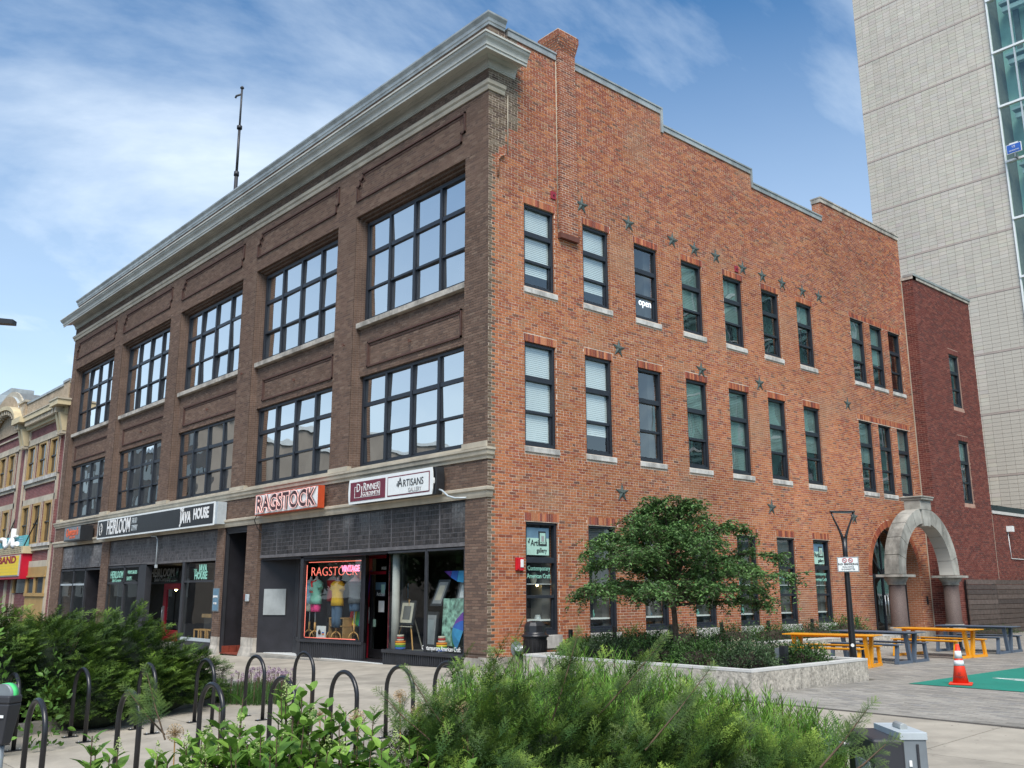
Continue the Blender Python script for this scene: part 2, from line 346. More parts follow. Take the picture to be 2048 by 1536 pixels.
    def build1(s, name, parent=None, loc=None, bevel=0):
        me = bpy.data.meshes.new(name); me.from_pydata(s.v, [], s.f)
        for mt in s.mats: me.materials.append(MATS[mt])
        me.polygons.foreach_set('material_index', s.m); me.polygons.foreach_set('use_smooth', s.sm); me.update()
        o = bpy.data.objects.new(name, me); col.objects.link(o)
        if parent: o.parent = parent
        if loc: o.location = loc
        if bevel:
            b = o.modifiers.new('bevel', 'BEVEL'); b.width = bevel; b.segments = 2; b.limit_method = 'ANGLE'; b.angle_limit = R(35)
        return o
def dup(src, parent=None, loc=None, rz=None, group=None, label=None):
    o = src.copy(); col.objects.link(o)
    if parent: o.parent = parent
    if loc is not None: o.location = loc
    if rz is not None: o.rotation_euler = (0, 0, rz)
    if label: o['label'] = label
    for ch in list(src.children): dup(ch, o)
    return o
TX = {}
def text(s, size, loc, rot, mat, parent, name='lettering', extrude=.004, align='CENTER', xs=1., bold=0., outline=0., shear=0., spacing=1., res=3):
    c = bpy.data.curves.new(name, 'FONT'); c.body = s; c.size = size; c.align_x = align; c.align_y = 'CENTER'; c.extrude = extrude; c.offset = bold; c.shear = shear; c.space_character = spacing; c.resolution_u = res
    if outline: c.fill_mode = 'NONE'; c.extrude = 0; c.bevel_depth = outline; c.bevel_resolution = 1
    o = bpy.data.objects.new(name, c); col.objects.link(o)
    bpy.context.view_layer.update()
    me = bpy.data.meshes.new_from_object(o.evaluated_get(bpy.context.evaluated_depsgraph_get()))
    bpy.data.objects.remove(o)
    me.name = name; me.materials.clear(); me.materials.append(MATS[mat])
    q = bpy.data.objects.new(name, me); col.objects.link(q)
    q.location = loc; q.rotation_euler = rot; q.scale = (xs, 1, 1)
    if parent: q.parent = parent
    return q
FRONT = (R(90), 0, 0); SIDE = (R(90), 0, R(90))
def g(x, y): return .022*min(x, 0) + .022*max(min(y, 0), -16)

# vectorised box-bricks on a wall: list rows (u0,u1,v0,v1), frame origin O, axis Ud, up Vd, outward Nd
def brick_arrays(B, O, Ud, Vd, Nd, depth=.010, back=.004, cols=None, tilt=.0012):
    B = np.asarray(B, float); n = len(B); O = np.array(O, float); Ud = np.array(Ud, float); Vd = np.array(Vd, float); Nd = np.array(Nd, float)
    u = B[:, [0,1,1,0]]; v = B[:, [2,2,3,3]]
    jit = rng.normal(0, tilt, (n, 4))
    ff = np.maximum(np.full((n, 4), depth) + rng.normal(0, .0010, (n, 1)).clip(-.0015,.004) + jit*.4, depth-.0022)
    V = np.empty((n, 8, 3))
    base = O + u[..., None]*Ud + v[..., None]*Vd
    V[:, :4] = base - back*Nd; V[:, 4:] = base + ff[..., None]*Nd
    q = np.array([(4,5,6,7),(0,1,5,4),(1,2,6,5),(2,3,7,6),(3,0,4,7)])
    Fc = (np.arange(n)[:, None, None]*8 + q[None]).reshape(-1, 4)
    C = None if cols is None else np.repeat(cols, 8, axis=0)
    return V.reshape(-1, 3), Fc, C
def smooth_noise(u, v, s, seed):
    r = np.random.default_rng(seed); G = r.random((64, 64)); x = (np.asarray(u)*s) % 63; y = (np.asarray(v)*s) % 63
    i = x.astype(int); j = y.astype(int); fx = x-i; fy = y-j; fx = fx*fx*(3-2*fx); fy = fy*fy*(3-2*fy)
    return G[i, j]*(1-fx)*(1-fy)+G[i+1, j]*fx*(1-fy)+G[i, j+1]*(1-fx)*fy+G[i+1, j+1]*fx*fy
BH, BL, JT = .0666, .2133, .0138
def courses(u0, u1, z0, z1, top=None, holes=(), bh=BH):
    """-> per course list (v0,v1,[intervals]) after removing the holes. holes: (u0,u1,z0,z1) or callable(z)->(a,b)|None"""
    k0 = int(math.floor(z0/bh)); k1 = int(math.ceil(z1/bh)); outl = []
    for k in range(k0, k1):
        a, b = max(k*bh, z0), min((k+1)*bh, z1)
        if b-a < .012: continue
        zm = (a+b)/2; iv = [(u0, u1)]
        if top:
            iv = []
            for (a0, a1, zt) in top:
                if zm < zt: iv.append((a0, a1))
            mg = []
            for q in iv:
                if mg and abs(mg[-1][1]-q[0]) < 1e-6: mg[-1] = (mg[-1][0], q[1])
                else: mg.append(q)
            iv = mg
        for h in holes:
            if callable(h):
                hh = h(zm)
                if not hh: continue
                ha, hb = hh
            else:
                if not (h[2] < zm < h[3]): continue
                ha, hb = h[0], h[1]
            nv = []
            for p, q in iv:
                if hb <= p or ha >= q: nv.append((p, q)); continue
                if ha > p: nv.append((p, ha))
                if hb < q: nv.append((hb, q))
            iv = nv
        outl.append((k, a, b, iv))
    return outl
def lay(cs, bl=BL, jt=JT, header_every=6):
    B = []
    for k, a, b, iv in cs:
        L_ = bl if (header_every == 0 or k % header_every) else bl/2
        off = (k % 2)*L_/2 + ((k*7919) % 13)*.002
        for p, q in iv:
            i = math.floor((p-off)/L_)
            x = i*L_+off
            while x < q:
                s_, e_ = max(x, p), min(x+L_, q); x += L_
                if e_-s_ > .03: B.append((s_+(jt/2 if s_ > p else 0), e_-(jt/2 if e_ < q else 0), a+jt/2, b-jt/2))
    return np.array(B)
def mortar_mesh(cs_list, O, Ud, Nd, mat, name, parent):
    V = []; Fq = []
    O = np.array(O, float); Ud = np.array(Ud, float); Z = np.array((0,0,1.))
    for cs in cs_list:
        for k, a, b, iv in cs:
            for p, q in iv:
                i = len(V); V += [O+Ud*p+Z*a, O+Ud*q+Z*a, O+Ud*q+Z*b, O+Ud*p+Z*b]; Fq.append((i, i+1, i+2, i+3))
    return np_mesh(name, V, Fq, mat, parent)

# ================================================================== MAIN BUILDING
bld = empty('brick_building', (0,0,0), 'three storey corner building, brown brick front with shops and orange brick side wall', 'building')
XL = -32.08          # left end of the front
YB = 21.6            # back end of the orange wall
ZH = {}
WROW3 = [(1.17,2.23),(3.28,4.31),(5.35,6.36),(7.45,8.44),(9.51,10.52),(11.58,12.58),(13.64,14.63)]
TRI = [(17.22,18.20),(18.63,19.60),(20.04,20.99)]
side_open = []
for a, b in WROW3: side_open += [(a, b, 9.03, 11.25, '3'), (a, b, 5.05, 7.64, '2'), (a, b, .67, 3.28, '1')]
for a, b in TRI: side_open += [(a, b, 9.02, 11.40, '3'), (a, b, 5.05, 7.62, '2')]
ARC = (19.03, 2.16, 1.74)   # door arch centre y, springing z, inner radius
def arch_hole(z):
    if z < ARC[1]: return (ARC[0]-ARC[2], ARC[0]+ARC[2])
    d = ARC[2]**2-(z-ARC[1])**2
    return (ARC[0]-math.sqrt(d), ARC[0]+math.sqrt(d)) if d > 0 else None
def ring_hole(z):
    r_ = ARC[2]+.24
    if z < ARC[1]: return arch_hole(z)
    d = r_**2-(z-ARC[1])**2
    return (ARC[0]-math.sqrt(d), ARC[0]+math.sqrt(d)) if d > 0 else None
TOPS = [(0, .55, 15.72), (.55, 6.78, 15.72), (6.78, 11.38, 15.20), (11.38, 15.75, 14.72), (15.75, YB, 15.45)]
mh = [o[:4] for o in side_open] + [arch_hole]
bh_ = []
for a, b, z0, z1, k in side_open:
    bh_.append((a, b, z0, z1)); 
    if not (a > 17): bh_.append((a-.04, b+.05, z1, z1+.205))
    bh_.append((a-.02, b+.10, z0-(.34 if k == '1' else .17), z0))
bh_ += [(17.12, 21.1, 11.40, 11.60), (17.12, 21.1, 7.62, 7.82)]
bh_.append(ring_hole)
bh_.append((2.37, 3.03, 10.70, 16.9))
cs_m = courses(0, YB, -.2, 16, [(a, b, c_) for a, b, c_ in TOPS], mh)
cs_b = courses(0.0, YB, -.2, 16, TOPS, bh_)
side_wall = mortar_mesh([cs_m], (-.003, 0, 0), (0,1,0), (1,0,0), 'orange_mortar', 'side_wall', bld)
B = lay(cs_b)
def side_cols(B):
    n = len(B); um = (B[:,0]+B[:,1])/2; vm = (B[:,2]+B[:,3])/2
    pal = np.array([(.365,.125,.050),(.395,.150,.062),(.315,.095,.042),(.235,.060,.036),(.195,.050,.036),(.12,.055,.044),(.070,.046,.042),(.34,.17,.090),(.25,.13,.075)])
    up = np.clip((vm-10.8)/1.2, 0, 1); rt = np.clip((um-15)/2.5, 0, 1)*.7; red = np.clip(np.maximum(up, rt), 0, 1)*.85+.0
    lowp = np.clip((2.2-vm)/1.5, 0, 1)
    nz = smooth_noise(um, vm, .45, 3); nd_ = smooth_noise(um*.6, vm*2.2, .8, 9)
    red = np.clip(red+(nz-.5)*.5, 0, 1)
    pA = np.array([.32,.25,.22,.08,.03,.03,.012,.05,.01]); pR = np.array([.08,.06,.20,.29,.21,.06,.03,.03,.04])
    P = pA[None]*(1-red[:,None])+pR[None]*red[:,None]
    P[:,5] *= .7; P[:,6] *= .6; P[:,5] += .30*np.clip(nd_-.80, 0, 1)*2; P[:,6] += .30*np.clip(nd_-.84, 0, 1)*2; P /= P.sum(1, keepdims=True)
    idx = (P.cumsum(1) < rng.random((n,1))).sum(1).clip(0, 8)
    C = 1.12*(pal[idx]*.70+.30*np.array([.330,.128,.060]))*rng.normal(1, .07, (n,1)).clip(.75,1.3)*(1+(nz-.5)*.25)[:,None]
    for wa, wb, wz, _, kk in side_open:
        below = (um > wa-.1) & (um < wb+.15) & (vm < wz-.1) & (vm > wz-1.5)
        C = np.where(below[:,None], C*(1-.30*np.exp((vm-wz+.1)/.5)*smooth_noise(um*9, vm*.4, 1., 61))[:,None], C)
    pt = smooth_noise(um, vm, .22, 21); C = C*(1+.38*(pt-.5))[:,None]; bf = np.clip(smooth_noise(um+9, vm*1.4, .55, 25)-.72, 0, 1)*2.2; C = C*(1-bf)[:,None]+np.array([.34,.19,.11])*bf[:,None]
    C = C*(1-.12*lowp[:,None]) + np.array([.34,.14,.10])*.12*lowp[:,None]
    C += (smooth_noise(um, vm, 1.3, 5)[:,None]-.5)*np.array([.06,.035,.02])
    # brown facing bricks toothed into the corner
    row = np.floor(vm/BH).astype(int)
    br = ((um < .13) | ((um < .26) & (row % 2 == 0))) & (vm < 12.6)
    br |= (vm >= 12.6) & (um < .60) ; br |= (vm > 13.1) & (um < .98); br |= (vm > 12.3) & (um < .35)
    bp_ = np.array([(.135,.095,.062),(.17,.125,.085),(.11,.075,.055),(.20,.155,.11)])[rng.integers(0,4,n)]
    C = np.where(br[:,None], bp_, C)
    return np.clip(C, .02, .8), br
C_, br_ = side_cols(B)
um = (B[:,0]+B[:,1])/2; vm = (B[:,2]+B[:,3])/2
full = ((B[:,1]-B[:,0]) > .19) & (vm > .55) & (vm < 3.4)
dist = np.hypot(np.hypot(16.285, um+13.716), vm-1.655); dist[~full] = 1e9
near = np.argsort(dist)[:200]
mask = np.ones(len(B), bool); mask[near] = False
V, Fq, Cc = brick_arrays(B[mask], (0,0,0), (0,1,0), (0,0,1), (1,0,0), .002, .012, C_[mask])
o = np_mesh('orange_brickwork', V, Fq, 'brick', bld, Cc); tag(o, kind='stuff')
_var = {}
def single_brick(B1, C1, which):
    key = (which, tuple((np.round(C1*14)/14).round(3)))
    if key not in _var:
        if which == 'side': V, Fq, Cc = brick_arrays([(0, .2023, 0, .0556)], (0,0,0), (0,1,0), (0,0,1), (1,0,0), .002, .012, np.array([C1]))
        else: V, Fq, Cc = brick_arrays([(0, .2023, 0, .0556)], (0,0,0), (1,0,0), (0,0,1), (0,-1,0), .004, .012, np.array([C1]))
        _var[key] = np_mesh('brick', V, Fq, 'brick', None, Cc, link=False)
    o = bpy.data.objects.new('brick', _var[key]); col.objects.link(o); return o
for i in near:
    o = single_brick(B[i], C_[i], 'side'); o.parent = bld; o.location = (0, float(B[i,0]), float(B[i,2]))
# soldier courses over the windows, voussoirs of the door arch
def soldiers(items):
    """items (u0,u1,z0,z1) -> vertical bricks"""
    out_ = []
    for a, b, z0, z1 in items:
        n = max(1, int(round((b-a)/.070))); w_ = (b-a)/n
        for i in range(n): out_.append((a+i*w_+.005, a+(i+1)*w_-.005, z0+.004, z1-.006))
    return np.array(out_)
lint = [(a-.03, b+.04, z1, z1+.20) for a, b, z0, z1, k in side_open if a < 17] + [(17.14, 21.08, 11.40, 11.59), (17.14, 21.08, 7.62, 7.81)]
S = soldiers(lint)
Cs = np.array([(.42,.15,.07),(.36,.11,.055),(.46,.19,.095),(.30,.08,.05),(.20,.065,.05)])[rng.integers(0,5,len(S))]*rng.normal(1,.12,(len(S),1)).clip(.7,1.3)
V, Fq, Cc = brick_arrays(S, (0,0,0), (0,1,0), (0,0,1), (1,0,0), .004, .012, Cs)
Vs, Fs, Cs_ = [V], [Fq], [Cc]; off = len(V)
nv = 66
for i in range(nv):       # ring of the round arch, two rings thick
    a0 = math.pi*i/nv+.003; a1 = math.pi*(i+1)/nv-.003
    r0, r1 = ARC[2]+.004, ARC[2]+.23
    P = [(ARC[0]+r*math.cos(a), ARC[1]+r*math.sin(a)) for r, a in ((r0,a0),(r0,a1),(r1,a1),(r1,a0))]
    vv = [(-.01, y, z) for y, z in P]+[(.008, y, z) for y, z in P]
    Vs.append(np.array(vv)); Fs.append(np.array([(4,5,6,7),(0,1,5,4),(1,2,6,5),(2,3,7,6),(3,0,4,7)])+off); off += 8
    c_ = np.array(random.choice([(.36,.11,.055),(.40,.14,.07),(.30,.08,.05)]))*random.uniform(.8,1.2); Cs_.append(np.repeat([c_], 8, 0))
o = np_mesh('lintel_brickwork', np.vstack(Vs), np.vstack(Fs), 'brick', bld, np.vstack(Cs_)); tag(o, kind='stuff')
# mortar behind the arch ring gap + reveals of all openings
mb = MB(); mb2 = MB()
for a, b, z0, z1, k in side_open:
    for (p, q) in (((a, z0), (a, z1)), ((b, z0), (b, z1)), ((a, z1), (b, z1))):
        mb.poly([(-.006, p[0], p[1]), (-.006, q[0], q[1]), (-.30, q[0], q[1]), (-.30, p[0], p[1])], 'orange_courses')
seg = 28
pts = [(ARC[0]-ARC[2], -.1)] + [(ARC[0]-ARC[2]*math.cos(math.pi*i/seg), ARC[1]+ARC[2]*math.sin(math.pi*i/seg)) for i in range(seg+1)] + [(ARC[0]+ARC[2], -.1)]
for p, q in zip(pts[:-1], pts[1:]): mb.poly([(-.006, p[0], p[1]), (-.006, q[0], q[1]), (-.75, q[0], q[1]), (-.75, p[0], p[1])], 'orange_courses')
mb.build('window_reveal', bld)

# copings on the side parapet
mb = MB()
def cop(y0, y1, z, h=.22, mat='grey_flashing'): mb.box(-.35, .035, y0, y1, z, z+h-.05, mat); mb.box(-.37, .06, y0-.01, y1+.01, z+h-.05, z+h, mat)
cop(.62, 2.36, 15.70); cop(3.05, 6.80, 15.70); cop(6.86, 11.40, 15.18, .20); cop(11.46, 15.74, 14.70, .20)
mb.box(-.35, .05, 6.74, 6.84, 15.1, 15.93, 'grey_flashing'); mb.box(-.35, .05, 11.36, 11.44, 14.7, 15.39, 'grey_flashing')
cop(15.72, YB+.03, 15.45, .20, 'limestone')
mb.build('coping', bld)
mb = MB(); mb.poly([(-.2, .3, 14.5), (-.2, YB, 14.5), (XL+.3, YB, 14.5), (XL+.3, .3, 14.5)], 'asphalt')
mb.box(-.34, -.012, 15.75, YB, 14.4, 15.44, 'orange_courses'); mb.box(-.34, -.012, .2, 6.75, 14.4, 15.7, 'orange_courses'); mb.box(-.34, -.012, 6.75, 11.4, 14.4, 15.18, 'orange_courses')
mb.box(XL, -.2, YB-.3, YB, 0, 15, 'orange_courses'); mb.box(XL, XL+.3, .2, YB, 0, 15.4, 'brown_courses')
mb.build('roof', bld)

# chimney: shallow stack on the wall, free above the coping, corbelled head
ch = MB(); ch.box(-.55, .10, 2.385, 3.015, 15.6, 16.30, 'orange_mortar'); ch.box(.0, .10, 2.385, 3.015, 10.74, 15.6, 'orange_mortar')
cho = ch.build('chimney', bld)
def box_bricks(x0, x1, y0, y1, z0, z1, faces='SEN'):
    """bricks on the -Y face (S), +X face (E), +Y face (N) of a pier"""
    Vl, Fl, Cl = [], [], []; off = 0
    cfg = []
    if 'S' in faces: cfg.append(((0, y0, 0), (1,0,0), (0,-1,0), x0, x1))
    if 'E' in faces: cfg.append(((x1, 0, 0), (0,1,0), (1,0,0), y0, y1))
    if 'N' in faces: cfg.append(((0, y1, 0), (1,0,0), (0,1,0), x0, x1))
    if 'W' in faces: cfg.append(((x0, 0, 0), (0,1,0), (-1,0,0), y0, y1))
    for O, Ud, Nd, a, b in cfg:
        q = lay(courses(a, b, z0, z1), header_every=0)
        if not len(q): continue
        n = len(q); c_ = np.array([(.31,.105,.052),(.28,.088,.046),(.33,.118,.056),(.25,.078,.045),(.18,.07,.048)])[rng.integers(0,5,n)]*rng.normal(1,.07,(n,1)).clip(.8,1.2)
        V, Fq, Cc = brick_arrays(q, O, Ud, (0,0,1), Nd, .003, .012, c_)
        Vl.append(V); Fl.append(Fq+off); Cl.append(Cc); off += len(V)
    return Vl, Fl, Cl, off
VV, FF, CC, off = [], [], [], 0
jobs = [(0.002, .10, 2.385, 3.015, 10.74, 15.70), (-.55, .10, 2.385, 3.015, 15.70, 16.05)]
for i in range(8):
    e_ = .013*(i+1); z_ = 16.05+i*BH
    if i >= 6: e_ = .013*6
    jobs.append((-.55-e_, .10+e_, 2.385-e_, 3.015+e_, z_, z_+BH))
cb_ = MB()
for j in jobs:
    a, b, c_, d = box_bricks(*j, faces='SENW' if j[4] > 15.6 else 'SEN')
    VV += a; FF += [f+off for f in b]; CC += c_; off += d
    if j[4] >= 16.0: cb_.box(j[0]+.002, j[1]-.002, j[2]+.002, j[3]-.002, j[4], j[5]-.001, 'orange_mortar')
cb_.box(-.60, .15, 2.33, 3.06, 16.583, 16.62, 'orange_mortar'); cb_.box(.004, .13, 2.36, 3.04, 10.60, 10.74, 'rust')
tag(cb_.build('chimney_head', bld), kind='stuff')
o = np_mesh('chimney_brickwork', np.vstack(VV), np.vstack(FF), 'brick', bld, np.vstack(CC)); tag(o, kind='stuff')

# ---- side windows
def sash_window(y0, y1, z0, z1, x=-.02, mode='dark', parent=None, sill=True, sill_h=.13, mat='side_glass', ang=None, ext=.08):
    fr = MB(); m = 'navy_frame'; d = .07; fw = .075
    fr.box(x-.16, x-.03, y0, y0+fw, z0, z1, m); fr.box(x-.16, x-.03, y1-fw, y1, z0, z1, m); fr.box(x-.16, x-.03, y0+fw, y1-fw, z1-fw, z1, m); fr.box(x-.16, x-.03, y0+fw, y1-fw, z0, z0+.10, m)
    H = z1-z0; ra = z1-.345*H; rb = z1-.665*H
    fr.box(x-.15, x-.04, y0+fw, y1-fw, ra-.065, ra+.065, m); fr.box(x-.14, x-.055, y0+fw, y1-fw, rb-.04, rb+.03, m)
    for a, b in ((y0+fw, y0+fw+.05), (y1-fw-.05, y1-fw)): fr.box(x-.15, x-.085, a, b, z0+.10, rb-.04, m)
    fr.box(x-.15, x-.085, y0+fw+.05, y1-fw-.05, z0+.10, z0+.155, m)
    f = fr.build('window', parent or bld, bevel=.006)
    cfg = [(ra+.065, z1-fw, 0, x-.11), (rb+.03, ra-.065, 0, x-.11), (z0+.155, rb-.04, .05, x-.12)]
    for k, (a, b, ins, xx) in enumerate(cfg):
        p = MB(); t1, t2 = random.gauss(0, .004), random.gauss(0, .004)
        ya, yb = y0+fw+ins, y1-fw-ins
        p.poly([(xx, ya, a), (xx+t1, yb, a), (xx+t1+t2, yb, b), (xx+t2, ya, b)], mat); po = p.build('pane', f)
    it = MB(); it.poly([(x-.9, y0-.3, z0-.3), (x-.9, y1+.3, z0-.3), (x-.9, y1+.3, z1+.3), (x-.9, y0-.3, z1+.3)], 'dark_room')
    for q in (((y0-.3, z0-.3), (y0-.3, z1+.3)), ((y1+.3, z0-.3), (y1+.3, z1+.3)), ((y0-.3, z1+.3), (y1+.3, z1+.3)), ((y0-.3, z0-.3), (y1+.3, z0-.3))):
        it.poly([(x-.2, q[0][0], q[0][1]), (x-.2, q[1][0], q[1][1]), (x-.9, q[1][0], q[1][1]), (x-.9, q[0][0], q[0][1])], 'dark_room')
    if mode == 'clear': it.box(x-.7, x-.3, y1-.25, y1+.1, z0, z1, 'room_wall')
    it.build('room', f)
    bm_ = MB(); bz = {'white_full': (z0+.15, 'blind'), 'white': (rb+.03, 'blind'), 'white_low': (rb-.30, 'blind'), 'mid': (ra-.6, 'blind_green'), 'green': (rb, 'blind_green'), 'half': (ra+.05, 'blind_green'), 'full': (z0+.15, 'blind_green')}.get(mode)
    if bz:
        n = int((z1-bz[0])/.05); 
        for i in range(n):
            zz = z1-.06-i*.05; bm_.poly([(x-.150, y0+.06, zz), (x-.150, y1-.06, zz), (x-.142, y1-.06, zz-.048), (x-.142, y0+.06, zz-.048)], bz[1])
        bm_.build('blind', f)
    if sill:
        s_ = MB(); s_.box(-.28, .035, y0-.01, y1+ext, z0-sill_h-.006, z0-.004, 'white_sill'); s_.build('sill', f, bevel=.01)
    return f
modes3 = ['white_low', 'white_low', 'clear', 'mid', 'green', 'dark', 'half']; modes2 = ['full', 'white', 'clear', 'green', 'full', 'green', 'mid']; modes1 = ['clear']*7
wins = {}
for i, (a, b) in enumerate(WROW3):
    wins[3, i] = sash_window(a, b, 9.03, 11.25, mode=modes3[i]); wins[2, i] = sash_window(a, b, 5.05, 7.64, mode=['white_full', 'white_low'][i] if i < 2 else modes2[i]); wins[1, i] = sash_window(a, b, .67, 3.28, mode='clear', mat='shop_glass', sill_h=.30)
for i, (a, b) in enumerate(TRI):
    sash_window(a, b, 9.02, 11.40, mode=['green', 'mid', 'dark'][i], ext=.06); sash_window(a, b, 5.05, 7.62, mode=['mid', 'dark', 'full'][i], ext=.06)
# ground floor gallery windows: poster, lettering, things on shelves
def poster(y0, y1, z0, z1, x=-.125):
    t = wins_cur; p = MB(); zm_ = z0+(z1-z0)*.62
    p.box(x, x+.006, y0, y1, zm_, z1, 'slate_blue'); p.box(x, x+.006, y0, y1, z0, zm_, 'pale_mint')
    a = y0+(y1-y0)*.52; p.hexa([(x+.007, a, z1-.08), (x+.012, a, z1-.08), (x+.012, a+.02, z1-.42), (x+.007, a+.02, z1-.42), (x+.007, a+.24, z1-.08), (x+.012, a+.24, z1-.08), (x+.012, a+.27, z1-.42), (x+.007, a+.27, z1-.42)], 'sign_black')
    p.box(x+.013, x+.016, a+.045, a+.225, z1-.38, z1-.12, 'pale_mint'); p.box(x+.017, x+.019, a+.09, a+.18, z1-.32, z1-.19, 'art_grey')
    o = p.build('poster', t)
    text('Artisans', .20, (x+.012, (y0+y1)/2+.03, z0+.28), SIDE, 'sign_black', t, xs=.80, res=2); text('gallery', .15, (x+.012, (y0+y1)/2+.12, z0+.11), SIDE, 'sign_black', t, xs=.85, res=2)
    text('the', .09, (x+.012, y0+.07, z0+.33), (R(90)+0, R(-75), R(90)), 'sign_black', t, res=1)
for i in (0, 6):
    wins_cur = wins[1, i]; a, b = WROW3[i]; poster(a+.14, b-.2, 2.50, 3.14)
for i, (a, b) in enumerate(WROW3):
    f = wins[1, i]
    if i in (0, 6):
        text('Contemporary', .155, (-.125, (a+b)/2, 2.19), SIDE, 'mint_letter', f, xs=.78, res=2); text('American Craft', .155, (-.125, (a+b)/2, 2.01), SIDE, 'mint_letter', f, xs=.78, res=2)
    if i == 5: text('paintings + prints', .13, (-.125, (a+b)/2, 2.05), SIDE, 'mint_letter', f, xs=.70, res=2)
    if i in (1, 5):
        bl = MB()
        for k in range(16): zz = 3.2-k*.045; bl.poly([(-.17, a+.06, zz), (-.17, b-.06, zz), (-.19, b-.06, zz-.035), (-.19, a+.06, zz-.035)], 'art_grey')
        bl.build('blind', f)
    sh = MB(); sh.box(-.75, -.22, a, b, 1.82, 1.84, 'white_paint'); sh.box(-.75, -.22, a, b, .98, 1.02, 'sign_white'); sh.box(-.75, -.6, a+.05, a+.35, .75, .97, 'linen'); sh.box(-.75, -.6, a+.42, a+.7, .75, .97, 'linen'); sh.build('shelf', f)
    # ware on the shelves
    wv = MB()
    for k in range(5):
        yy = a+.15+random.random()*.7; zz = random.choice([1.02, 1.84, .80]); rr = random.uniform(.04, .09); h = random.uniform(.1, .28)
        wv.lathe(-.4-random.random()*.15, yy, [(rr*.6, zz), (rr, zz+h*.35), (rr*.5, zz+h*.8), (rr*.6, zz+h)], random.choice(['art_grey', 'mint', 'mustard', 'linen', 'wood_top', 'slate_blue']), 12)
    wv.build('pottery', f)
lm = MB(); lm.lathe(-.35, 1.86, [(.04, .72), (.03, .92), (.11, .93), (.055, 1.12)], 'light_grey', 14); lm.lathe(-.35, 1.85, [(.02, 1.78), (.03, 1.80), (.02, 1.82)], 'lamp_glow', 8); lm.build('table_lamp', wins[1, 0])
neon = text('open', .30, (-.125, 5.35+.55, 9.60), SIDE, 'neon_white', wins[3, 2], name='neon_lettering', xs=.9); neon.data.materials[0] = material('neon_open', (.9,.95,1), .4, emit=(.8,.9,1), estr=.45)

# ---- arched doorway glazing
dr = MB(); x = -.55
for yy in (17.33, 18.32, 19.72, 20.68): dr.box(x-.06, x+.04, yy, yy+.07, -.05, 2.15, 'navy_frame')
dr.box(x-.06, x+.05, 17.3, 20.77, 2.10, 2.24, 'navy_frame'); dr.box(x-.055, x+.04, 18.99, 19.06, -.05, 2.1, 'navy_frame')
for i in range(seg):
    p, q = pts[i+1], pts[i+2]; dr.bar((x, p[0]*.985+ARC[0]*.015, p[1]*.985+ARC[1]*.015), (x, q[0]*.985+ARC[0]*.015, q[1]*.985+ARC[1]*.015), .09, .08, 'navy_frame', up=(1,0,0))
for a in (45, 90, 135): dr.bar((x, ARC[0], 2.2), (x, ARC[0]-ARC[2]*.97*math.cos(R(a)), ARC[1]+ARC[2]*.97*math.sin(R(a))), .06, .06, 'navy_frame', up=(1,0,0))
do = dr.build('arched_doorway', bld)
gp = MB(); gp.poly([(x, a, b) for a, b in pts], 'side_glass'); gp.build('pane', do)
bk = MB(); bk.box(-1.6, -1.5, 17.1, 21, -.1, 4.2, 'dark_room'); bk.box(-1.4, -1.2, 17.2, 18.2, 0, 1.1, 'room_wall'); bk.build('room', do)
hd = MB(); hd.tube([(x+.1, 18.92, .8), (x+.1, 18.92, 1.5)], .018, 'silver'); hd.tube([(x+.1, 19.13, .8), (x+.1, 19.13, 1.5)], .018, 'silver'); hd.build('handle', do)
kb = MB(); kb.box(-.1, .02, 21.15, 21.27, 1.15, 1.45, 'sign_black'); kb.build('intercom', bld, bevel=.01)

# ================================================================== FRONT (y = 0, faces -Y)
PIERS = [(-.90, 0), (-7.0, -6.0), (-13.32, -12.29), (-19.70, -18.70), (-26.04, -25.10), (XL, -31.50)]
BAYS = [(PIERS[i+1][1], PIERS[i][0]) for i in range(5)]       # (left,right) openings
fm, fB = [], []
def fwall(u0, u1, z0, z1, y, holes=(), bricks=True, header=6):
    cs = courses(u0, u1, z0, z1, None, holes)
    fm.append((cs, y)); 
    if bricks: fB.append((lay(cs, header_every=header), y))
for a, b in PIERS: fwall(a, b, 4.90, 12.40, 0)
fwall(XL, 0, 12.40, 13.97, 0); fwall(XL, 0, 14.18, 14.62, 0); fwall(XL, 0, 14.9, 15.85, 0); fwall(XL, 0, 3.95, 4.66, 0)
GP = [(-.80, 0), (-11.91, -11.09), (-14.09, -13.55), (-25.39, -24.48), (XL, -30.77)]
for a, b in GP: fwall(a, b, .32 + g((a+b)/2, 0), 3.78, 0)
for a, b in BAYS: fwall(a+.12, b-.12, 7.60, 9.0, .2)
